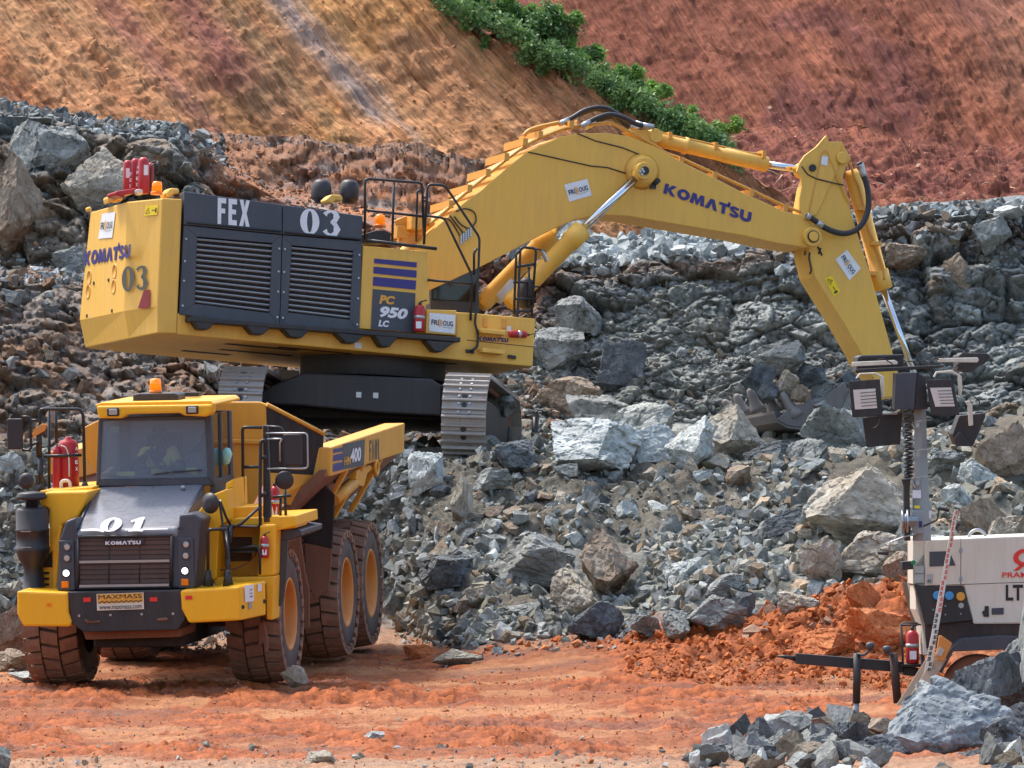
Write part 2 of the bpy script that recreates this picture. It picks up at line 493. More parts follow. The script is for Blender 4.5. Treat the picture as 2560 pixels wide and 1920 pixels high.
RD = [
 row([136]*7+[136,136,137,138,139,140,140,140,140,140]),
 row([134.5]*7+[134.5,134.5,135,136,137,138,138,138,138,138]),
 row([128.5]*5+[129,128.5,128,127.5,127,127,127,127,127,127,127,127]),
 row([126]*5+[126.5]*4+[125.2]*8),
 row([123.6,123.6,123.6,123.8,124,124.5]+[124.9]*3+[124.8]*8),
 row([119.5]*5+[120.5,121,121,121.5,122.4,122.8,122.8,122.6,122,121.5,121.5,121.5]),
 row([112.5]*3+[113,113.3,113.4,113,112.6,112,112,112,112,112,112,112,112,112]),
 row([110]*3+[111,111,111,111,110.5,104.6,104.2,103.6,103.2,103,103,103,103,103]),
 row([100]*9+[99.5,99,98.4,98,97.6,97.4,97.4,97.4]),
 row([78]*17),
 row([44.2]*17),
]
RV = np.stack(RV); RD = np.stack(RD)
def depth_at(u, v):
    """distance of the bare quarry surface seen at u, v"""
    vs = np.array([np.interp(u, US, RV[r]) for r in range(len(RV))]); ds = np.array([np.interp(u, US, RD[r]) for r in range(len(RV))])
    return float(np.interp(v, vs, ds))

NC = 780; 
uu = np.concatenate([np.linspace(-1500, -60, 50)[:-1], np.linspace(-60, 2272, NC), np.linspace(2272, 3700, 50)[1:]])
segn = [20, 36, 120, 18, 110, 60, 170, 130, 230, 14]
tt = np.concatenate([np.linspace(r, r+1, n, endpoint=False) for r, n in enumerate(segn)] + [[len(RV)-1.0]])
VV = np.stack([np.interp(uu, US, RV[r]) for r in range(len(RV))]); DD = np.stack([np.interp(uu, US, RD[r]) for r in range(len(RD))])
r0 = np.minimum(tt.astype(int), len(RV)-2); ft = (tt-r0)[:, None]
# ragged level lines: the rows wander up and down
V = VV[r0]*(1-ft)+VV[r0+1]*ft; D = DD[r0]*(1-ft)+DD[r0+1]*ft
UU = np.broadcast_to(uu, V.shape); TT = np.broadcast_to(tt[:, None], V.shape)
wob = fbm(np.stack([UU.ravel()/110, TT.ravel()*.4, np.zeros(UU.size)], 1), 4, 5).reshape(V.shape)
V = V + wob*np.where(TT < 4.5, 13, np.where(TT < 7.4, 9, 2.0))
Xg = np.stack([(UU-CX)/F*D, D, H-(V-CY)/F*D], -1)
def normals(X):
    a = np.gradient(X, axis=1); b = np.gradient(X, axis=0)
    n = np.cross(b, a); n /= np.linalg.norm(n, axis=-1, keepdims=True)+1e-9
    return np.where(n[..., 2:3]+(-n[..., 1:2]) < 0, -n, n)
Ng = normals(Xg)
p = Xg.reshape(-1, 3); T = TT.ravel(); U = UU.ravel(); Vf = V.ravel()
big, hb, gb = facets(p, 1.15, 1, (1.2, 1, .85)); mid, hm, gm = facets(p, .46, 2, (1.2, 1, .8)); sml, hs_, gs = facets(p, .17, 3)
tiny, ht, gt = facets(p, .08, 4)
Ng2 = Ng.reshape(-1, 3)
fb = fbm(p*1.1, 5, 9); ff = fbm(p*5.0, 4, 19)
w_face = np.clip(sstep(1.95, 2.1, T)-sstep(5.1, 5.7, T), 0, 1)        # blasted faces
w_top = np.clip(1-sstep(1.9, 2.1, T), 0, 1)
w_slope = np.clip(sstep(5.1, 5.7, T)-sstep(6.85, 7.1, T), 0, 1)
w_road = sstep(6.9, 7.1, T)
# smooth scree chute down the middle of the face
chute = np.exp(-((U-1420+(.0+Vf-760)*.75)/150)**2)*w_face*sstep(540, 600, Vf)
solid = w_face*(1-.75*chute)
face = sstep(.12, .55, np.abs(Ng2[:, 1])); face = np.where(w_face > .3, .5+.5*face, .12+.88*face)
big, mid, sml, tiny = big*face, mid*face, sml*face, tiny*face
disp = solid*(big*(.42+.2*(T < 2.9)*(U < 500))+mid*.2+sml*.09+tiny*.03+fb*.10)*(1-.35*(T > 3)*(1-sstep(500, 1000, U))) + w_face*chute*(fb*.12+mid*.07+sml*.04+tiny*.02)
disp += w_slope*(fb*.22+mid*.07+sml*.045+tiny*.02) + w_top*(mid*.12+sml*.05+tiny*.02+fb*.06)
mound = w_road*sstep(1200, 1500, U)*(1-sstep(7.35, 8.1, T))
# haul road: shallow wheel ruts running across, churned clods
rut = np.zeros(len(p)); 
for yy, ww, aa in ((98.2, .5, .05), (95.4, .8, .07), (91.5, 1.1, .06), (88.2, .5, .07), (84.8, .8, .07), (81.5, .6, .05)):
    rut += -aa*np.exp(-((p[:,1]-yy-.5*np.sin(p[:,0]*.35+yy)+fb*.3)/ww)**2)*1.2
clod = np.clip(fbm(p*np.array((1.0, .35, 1))*1.1, 5, 31)+.17, 0, 1)
churn = (1-sstep(99.2, 100.2, p[:,1]))*w_road*(.25+.75*sstep(80, 83, p[:,1]+.7*fb))
disp += w_road*(np.maximum(sml, -.3)*(.015+.03*clod)+tiny*(.012+.03*clod)+ff*.022+fbm(p*13, 3, 141)*(.006+.016*clod)+np.abs(fbm(p*np.array((1.2,.5,1))*2.2, 3, 131))*.03) + churn*(rut*1.3+clod*.13*(.5+.5*ff)) + mound*(.16*fb+.07*np.maximum(mid, -.3)+.06*np.maximum(sml, -.2)+.03*tiny+.05*ff+fbm(p*13, 3, 151)*.02)
Ng2 = Ng.reshape(-1, 3)
wf = np.clip(w_face+w_top, 0, 1)[:, None]
Nf = Ng2*.45+np.array((0, -1.0, .0)); Nf /= np.linalg.norm(Nf, axis=1, keepdims=True)
Nd = np.where(w_road[:, None] > .5, np.array((0, 0, 1.)), Ng2*(1-wf)+Nf*wf)
pd = p + Nd*disp[:, None]
# flat pad under the truck's wheels
Xq = pd.reshape(Xg.shape)
# --- colours
def mix3(a, b, t): return a*(1-t)[:, None]+b*t[:, None]
def cc(*c): return np.tile(lin(c), (len(p), 1))
h = hb[:, 0]*.5+hm[:, 0]*.35+hs_[:, 0]*.15
rock = mix3(cc(104, 108, 106), cc(148, 152, 148), sstep(.2, .85, h))
rock = mix3(rock, cc(120, 104, 84), (hb[:, 1] > .78)*.8*sstep(-.3, .4, fb))
rock = mix3(rock, cc(150, 156, 152), (hm[:, 1] > .9)*.8)
left_warm = 1-sstep(250, 520, U)
rock = mix3(rock, cc(126, 110, 92), left_warm*(hb[:, 2] > .45)*.75*(T < 3.2))
scree = mix3(cc(108, 114, 110), cc(134, 138, 132), sstep(-.3, .5, fb))
brown = mix3(cc(104, 84, 70), cc(132, 104, 82), sstep(-.4, .4, ff))
orange_soil = mix3(cc(138, 86, 58), cc(168, 110, 70), sstep(-.5, .5, fb+.4*ff))
col = mix3(rock, scree, chute*.9)
dirt_in = sstep(.0, .5, fb*.9+ff*.5+.15*mid)
col = mix3(col, brown, w_face*np.clip(sstep(3.0, 3.3, T)*(1-sstep(620, 1130, U))*(.55+.6*dirt_in), 0, 1))
col = mix3(col, brown, w_face*.7*np.exp(-((T-2.12)/.10)**2)*sstep(1100, 1200, U))
soil_band = np.clip(sstep(.7, 1.1, T)*(1-sstep(2.2, 2.9, T)), 0, 1)*sstep(390, 520, U)*(1-sstep(1120, 1220, U))
soil_band = np.maximum(soil_band, sstep(520, 700, U)*(1-sstep(1120, 1220, U))*(1-sstep(1.9, 2.6, T))*sstep(.25, .5, T))
col = mix3(col, orange_soil, soil_band*np.clip(.75+.4*dirt_in, 0, 1)*(1-.6*(hm[:, 2] > .88)))
top_rub = mix3(cc(124, 130, 128), cc(160, 166, 163), hs_[:, 0])
top_rub = mix3(top_rub, cc(112, 118, 120), np.maximum(sstep(1680, 1800, U), 1-sstep(350, 480, U))*.8)
midl = sstep(380, 470, U)*(1-sstep(1080, 1160, U))
top_rub = mix3(top_rub, orange_soil, midl*sstep(.12, .3, T)*.9)
top_rub = mix3(top_rub, cc(146, 100, 70), midl*.85)
col = mix3(col, top_rub, w_top*(1-soil_band)*.95)
slope = mix3(cc(100, 100, 92), cc(134, 136, 130), np.clip(.5*hs_[:, 0]+.5*ht[:, 0], 0, 1))
slope = mix3(slope, cc(118, 98, 76), sstep(.3, .6, fb)*.45)
slope = mix3(slope, cc(92, 86, 74), (1-sstep(6.3, 6.6, T))*.8)
slope = mix3(slope, cc(78, 76, 68), sstep(.1, .6, fbm(p*.8, 4, 77))*.6)
col = mix3(col, slope, w_slope)
road = mix3(cc(138, 80, 46), cc(162, 110, 72), sstep(-.25, .45, fbm(p*np.array((.5, 1.2, 1)), 4, 55)))
fresh = mix3(cc(122, 62, 30), cc(160, 86, 42), sstep(-.5, .5, ff))
road = mix3(road, fresh, np.clip(sstep(.0, .22, clod)*.95, 0, 1))
road = mix3(road, cc(110, 76, 64), sstep(.2, .5, fbm(p*np.array((.4, 1.5, 1)), 4, 95))*.5)
road = mix3(road, fresh, mound)
road = mix3(road, cc(158, 130, 104), (1-sstep(79.5, 82.0, p[:,1]+fb))*.7)
road = mix3(road, cc(150, 132, 112), (1-sstep(830, 1000, U))*(1-sstep(7.25, 7.5, T))*.6)
col = mix3(col, road, w_road)
quarry = grid_mesh("ground", Xq, col, M['terrain'])
quarry["kind"] = "structure"
Nq = normals(Xq)

# ---------------------------------------------------------------- the two hillsides
def hill_mat(name, streak, ang_note=""):
    m, t, b = new_mat(name)
    at = _n(t, "ShaderNodeAttribute"); at.attribute_name = "Col"
    uv = _n(t, "ShaderNodeUVMap"); uv.uv_map = "Streak"
    geo = _n(t, "ShaderNodeNewGeometry").outputs["Position"]
    s1 = noise_node(t, uv.outputs[0], 6.5, 6, .68, .1); s2 = noise_node(t, uv.outputs[0], 20, 5, .7); s3 = noise_node(t, geo, 9, 6, .7); s0 = noise_node(t, uv.outputs[0], 1.4, 5, .6, .4)
    c = mixc(t, streak, at.outputs["Color"], mixc(t, 1.0, at.outputs["Color"], ramp(t, s1, [(.34, (.54, .50, .48)), (.44, (.92, .90, .88)), (.52, (1.05, 1.05, 1.05)), (.68, (1.5, 1.52, 1.55))]), 'MULTIPLY'))
    c = mixc(t, .7, c, mixc(t, 1.0, c, ramp(t, s2, [(.34, (.48, .44, .42)), (.48, (.97, .97, .97)), (.66, (1.5, 1.52, 1.54))]), 'MULTIPLY'))
    c = mixc(t, .4, c, mixc(t, 1.0, c, ramp(t, s3, [(.3, (.66, .64, .62)), (.7, (1.3, 1.3, 1.3))]), 'MULTIPLY'))
    c = mixc(t, .6, c, mixc(t, 1.0, c, ramp(t, s0, [(.3, (.74, .66, .64)), (.7, (1.2, 1.24, 1.24))]), 'MULTIPLY'))
    t.links.new(c, b.inputs["Base Color"]); b.inputs["Roughness"].default_value = .9; b.inputs["Specular IOR Level"].default_value = .15
    q = bump(t, b, s1, .9, .12); q = bump(t, b, s2, .8, .05, q); bump(t, b, s3, .8, .05, q)
    return m
def hillside(name, uu, top_v, foot_v, dtop, dfoot, ang, seed, colour, nrow=330, lip=None):
    t = np.linspace(0, 1, nrow)[:, None]
    V = top_v[None]*(1-t)+foot_v[None]*t; D = dtop[None]*(1-t)+dfoot[None]*t
    if lip is not None:        # the crest rolls over and drops away behind
        V = np.concatenate([(top_v+120)[None], (top_v+25)[None], V]); D = np.concatenate([(dtop+6)[None], (dtop+1.6)[None], D])
    UU = np.broadcast_to(uu, V.shape)
    X = np.stack([(UU-CX)/F*D, D, H-(V-CY)/F*D], -1); N = normals(X); p = X.reshape(-1, 3)
    ca, sa = math.cos(ang), math.sin(ang)
    kx = p[:, 0]; kz = -(UU.ravel()*0+p[:, 2])
    along = kx*ca+kz*sa; across = kx*sa-kz*ca      # in the face, along and across the digging marks
    st = np.stack([across, along*.10, across*0], 1)
    d = fbm(st*2.2, 4, seed)*.07+fbm(st*9.0, 3, seed+5)*.045+fbm(p*.3, 3, seed+9)*.22+fbm(p*3.5, 4, seed+13)*.05
    f1, hh, gg = facets(p, .5, seed+20); patch = sstep(.1, .5, fbm(p*.5, 3, seed+33))
    d = d+patch*np.maximum(f1, -.2)*.06
    d = d+-.06*sstep(.3, .55, fbm(st*4.6, 2, seed+60))+.07*np.maximum(facets(p, .16, seed+21)[0], .25)*sstep(.0, .5, fbm(p*.9, 3, seed+34))
    pd = p+N.reshape(-1, 3)*d[:, None]
    col = colour(p, UU.ravel(), V.ravel(), across, along, st)
    o = grid_mesh(name, pd.reshape(X.shape), col, hill_mat(name+"_earth", .8), np.stack([across, along*.10], 1))
    o["kind"] = "structure"
    return o, pd.reshape(X.shape)
def band(a, c, w, soft=.5): return np.exp(-((a-c)/w)**2)
def M3(a, b, t): return a*(1-t)[:, None]+b*t[:, None]
def k3(n, *c): return np.tile(lin(c), (n, 1))
def col_orange(p, U, V, ac, al, st):
    n = len(p); a = U-V/1.2+22*fbm(st*.8, 4, 3)+16*fbm(p*.8, 3, 8)
    n1 = fbm(st*1.1, 4, 11); n2 = fbm(p*.6, 4, 15)
    c = M3(k3(n, 186, 122, 72), k3(n, 196, 140, 88), sstep(-.4, .5, n1))
    c = M3(c, k3(n, 160, 100, 66), sstep(.15, .6, n2)*.6)
    c = M3(c, k3(n, 206, 146, 66), np.clip(sstep(230, 330, a)*(1-sstep(900, 1100, a)), 0, 1)*.6*sstep(-.3, .5, n2))
    c = M3(c, k3(n, 150, 88, 72), band(a, 385, 60)*.95*(1-sstep(200, 330, V)))
    c = M3(c, k3(n, 158, 100, 84), band(a, 250, 34)*.7)
    c = M3(c, k3(n, 160, 142, 134), band(a, 598, 34)*.85*sstep(-.5, .2, n1)*(1-sstep(230, 290, V)))
    c = M3(c, k3(n, 168, 148, 134), band(a, 650, 14)*.45)
    c = M3(c, k3(n, 152, 124, 82), band(a, 478, 24)*.4)
    c = M3(c, k3(n, 150, 120, 72), np.exp(-((U-560)/70)**2-((V-215)/50)**2)*.6)
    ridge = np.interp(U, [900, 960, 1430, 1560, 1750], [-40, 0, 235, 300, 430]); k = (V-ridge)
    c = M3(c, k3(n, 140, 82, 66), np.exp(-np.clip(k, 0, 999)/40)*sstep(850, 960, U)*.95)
    c = M3(c, k3(n, 172, 120, 78), sstep(1000, 1200, U)*.35)
    return (c*.84+.16*c.mean(1, keepdims=True))*.95
def col_red(p, U, V, ac, al, st):
    n = len(p); n1 = fbm(st*1.2, 4, 11); n2 = fbm(p*.5, 4, 15); n3 = fbm(p*3.0, 3, 25)
    c = M3(k3(n, 142, 84, 62), k3(n, 164, 98, 70), sstep(-.3, .5, n1+.3*n2))
    c = M3(c, k3(n, 128, 76, 68), sstep(.1, .5, n2)*.7)
    c = M3(c, k3(n, 178, 124, 92), sstep(1950, 2212, U-V*.3)*.45*(1-sstep(200, 300, V)))
    c = M3(c, k3(n, 128, 74, 64), sstep(270, 330, V)*.6)
    c = M3(c, k3(n, 150, 108, 88), sstep(330, 460, V)*.45*sstep(.0, .4, n3))
    c = M3(c, k3(n, 156, 94, 64), sstep(400, 450, V)*.5)
    return (c*.9+.1*c.mean(1, keepdims=True))*.85
UH = np.concatenate([np.linspace(-1500, -80, 30)[:-1], np.linspace(-80, 1760, 600)])
ridge_v = np.interp(UH, [-1500, 700, 870, 960, 1100, 1250, 1430, 1560, 1660, 1760], [-420, -420, -120, 8, 66, 150, 245, 315, 400, 470])
ridge_d = 136+np.clip(330-ridge_v, 0, 999)*.0092+.0
foot_v = np.interp(UH, US, RV[1])+30
hill_o, XO = hillside("orange_hillside", UH, ridge_v, np.maximum(foot_v, ridge_v+40), ridge_d, np.full(len(UH), 135.6), math.radians(49), 100, col_orange, 340, lip=True)
UR = np.concatenate([np.linspace(760, 2290, 520), np.linspace(2290, 3700, 30)[1:]])
def red_rows():
    t = [(-420, 158), (0, 153.2), (300, 149.6), (335, 147.6), (440, 144.5), (560, 140.8)]
    return t
rr = red_rows(); tv = np.linspace(0, len(rr)-1, 330); ri = np.minimum(tv.astype(int), len(rr)-2); rf = tv-ri
rv = np.array([rr[i][0]*(1-f)+rr[i+1][0]*f for i, f in zip(ri, rf)]); rd = np.array([rr[i][1]*(1-f)+rr[i+1][1]*f for i, f in zip(ri, rf)])
Vr = rv[:, None]+0*UR[None]+10*np.sin(UR[None]/160); Dr = rd[:, None]+0*UR[None]
Ur = np.broadcast_to(UR, Vr.shape)
Xr = np.stack([(Ur-CX)/F*Dr, Dr, H-(Vr-CY)/F*Dr], -1); Nr = normals(Xr); p = Xr.reshape(-1, 3)
ang = math.radians(60); al = p[:, 0]*math.cos(ang)-p[:, 2]*math.sin(ang); ac = p[:, 0]*math.sin(ang)+p[:, 2]*math.cos(ang)
st = np.stack([ac, al*.12, ac*0], 1)
steep = 1-sstep(290, 330, Vr.ravel())
d = steep*(fbm(st*2.0, 4, 7)*.07+fbm(st*8.0, 3, 9)*.045)+fbm(p*.3, 3, 71)*.22+fbm(p*2.8, 4, 72)*.06*(1.8-steep)+.05*np.maximum(facets(p, .15, 76)[0], .3)+(1-steep)*fbm(p*5, 3, 73)*.06
f1, hh, gg = facets(p, .45, 74); d = d+np.maximum(f1, -.2)*(.015+.06*sstep(.1, .5, fbm(p*.5, 3, 75)))
pr = p+Nr.reshape(-1, 3)*d[:, None]
hill_r = grid_mesh("red_hillside", pr.reshape(Xr.shape), col_red(p, Ur.ravel(), Vr.ravel(), ac, al, st), hill_mat("red_earth", .8), np.stack([ac, al*.12], 1))
hill_r["kind"] = "structure"
XR = pr.reshape(Xr.shape)

# ---------------------------------------------------------------- stones
def polytope(rng, level, planes=11, flat=(1, .85, .7), rough=.03, round_=.0):
    """a broken block: the hull left by random saw planes, sampled on an icosphere"""
    bm = bmesh.new(); bmesh.ops.create_icosphere(bm, subdivisions=level, radius=1.0)
    v = np.array([x.co[:] for x in bm.verts]); f = np.array([[x.index for x in a.verts] for a in bm.faces]); bm.free()
    v /= np.linalg.norm(v, axis=1, keepdims=True)
    n = rng.normal(size=(planes, 3)); n /= np.linalg.norm(n, axis=1, keepdims=True)
    n = np.concatenate([n, -n[:3]]); dist = rng.uniform(.55, .95, len(n))
    dots = v @ n.T; r = np.where(dots > .08, dist/np.maximum(dots, .08), 9).min(1); r = np.minimum(r, 1.25)
    w = v*r[:, None]
    if rough: w = w*(1+rough*fbm(w*2.4+rng.uniform(0, 50), 4, 3))[:, None]+v*(rough*1.8*facets(w+rng.uniform(0, 50), .55, 6)[0]+rough*.8*facets(w+rng.uniform(0, 50), .22, 16)[0])[:, None]
    w = w*np.array(flat)
    ext = w.max(0)-w.min(0); w = (w-(w.max(0)+w.min(0))/2)/ext[0]
    return w, f
def block(rng, cuts=7, target=0, flat=(1, .85, .7), rough=.03):
    """a blasted block: a box sawn by random planes, its faces then broken up finely"""
    bm = bmesh.new(); bmesh.ops.create_cube(bm, size=2.0)
    bmesh.ops.rotate(bm, verts=bm.verts, cent=(0, 0, 0), matrix=Matrix.Rotation(rng.uniform(0, 6), 3, Vector(rng.normal(size=3)).normalized()))
    for _ in range(cuts):
        n = Vector(rng.normal(size=3)).normalized(); co = n*rng.uniform(.52, .95)
        r = bmesh.ops.bisect_plane(bm, geom=bm.verts[:]+bm.edges[:]+bm.faces[:], plane_co=co, plane_no=n, clear_outer=True)
        ed = [x for x in r['geom_cut'] if isinstance(x, bmesh.types.BMEdge)]
        if len(ed) > 2: bmesh.ops.edgenet_fill(bm, edges=ed)
    bmesh.ops.remove_doubles(bm, verts=bm.verts, dist=.03); bmesh.ops.triangulate(bm, faces=bm.faces)
    while target and len(bm.faces) < target:
        L = sorted(e.calc_length() for e in bm.edges)[int(len(bm.edges)*.45)]
        bmesh.ops.subdivide_edges(bm, edges=[e for e in bm.edges if e.calc_length() >= L], cuts=1); bmesh.ops.triangulate(bm, faces=bm.faces)
    bmesh.ops.recalc_face_normals(bm, faces=bm.faces); bm.normal_update()
    v = np.array([x.co[:] for x in bm.verts]); nn = np.array([x.normal[:] for x in bm.verts]); bm.verts.index_update(); f = np.array([[x.index for x in a.verts] for a in bm.faces]); bm.free()
    if target:
        o = rng.uniform(0, 50); d = rough*(1.1*fbm(v*2.2+o, 4, 3)+1.5*facets(v+o, .6, 6)[0]+.8*facets(v+o, .22, 16)[0]); v = v+nn*d[:, None]
    v = v*np.array(flat); ext = v.max(0)-v.min(0); v = (v-(v.max(0)+v.min(0))/2)/ext[0]
    return v, f
rng = np.random.default_rng(7)
HI = [block(rng, 6+i % 4, 9000, (1, rng.uniform(.7, 1), rng.uniform(.65, .95)), .04) for i in range(8)]
MIDR = [block(rng, 5+i % 5, 900, (1, rng.uniform(.6, 1), rng.uniform(.5, .9)), .03) for i in range(14)]
LOW = [block(rng, 5+i % 4, 0, (1, rng.uniform(.6, 1), rng.uniform(.45, .9))) for i in range(28)]
SMALL = [block(rng, 5+i % 4, 130, (1, rng.uniform(.6, 1), rng.uniform(.45, .9)), .025) for i in range(14)]
TINY = [block(rng, 3+i % 3, 0, (1, rng.uniform(.6, 1), rng.uniform(.45, .9))) for i in range(14)]
def rock_mesh(name, vf, mat):
    o = raw_mesh(name, vf[0], vf[1], None, mat, False); me = o.data
    try: me.shade_smooth_by_angle = None
    except Exception: pass
    bpy.data.objects.remove(o); return me
_mc = {}
def place_rock(name, pool, idx, mat, pos, size, rot, label=None, cat=None, group=None):
    key = (id(pool), idx, mat)
    if key not in _mc:
        me = rock_mesh(name, pool[idx], M[mat])
        # smooth shading with sharp breaks where planes meet
        bm = bmesh.new(); bm.from_mesh(me)
        for e in bm.edges:
            if len(e.link_faces) == 2: e.smooth = e.calc_face_angle(0) < math.radians(22)
        for fa in bm.faces: fa.smooth = True
        bm.to_mesh(me); bm.free()
        _mc[key] = me
    o = bpy.data.objects.new(name, _mc[key]); C.objects.link(o)
    o.location = pos; o.scale = size; o.rotation_euler = rot
    if label: tag(o, label, cat, group)
    return o

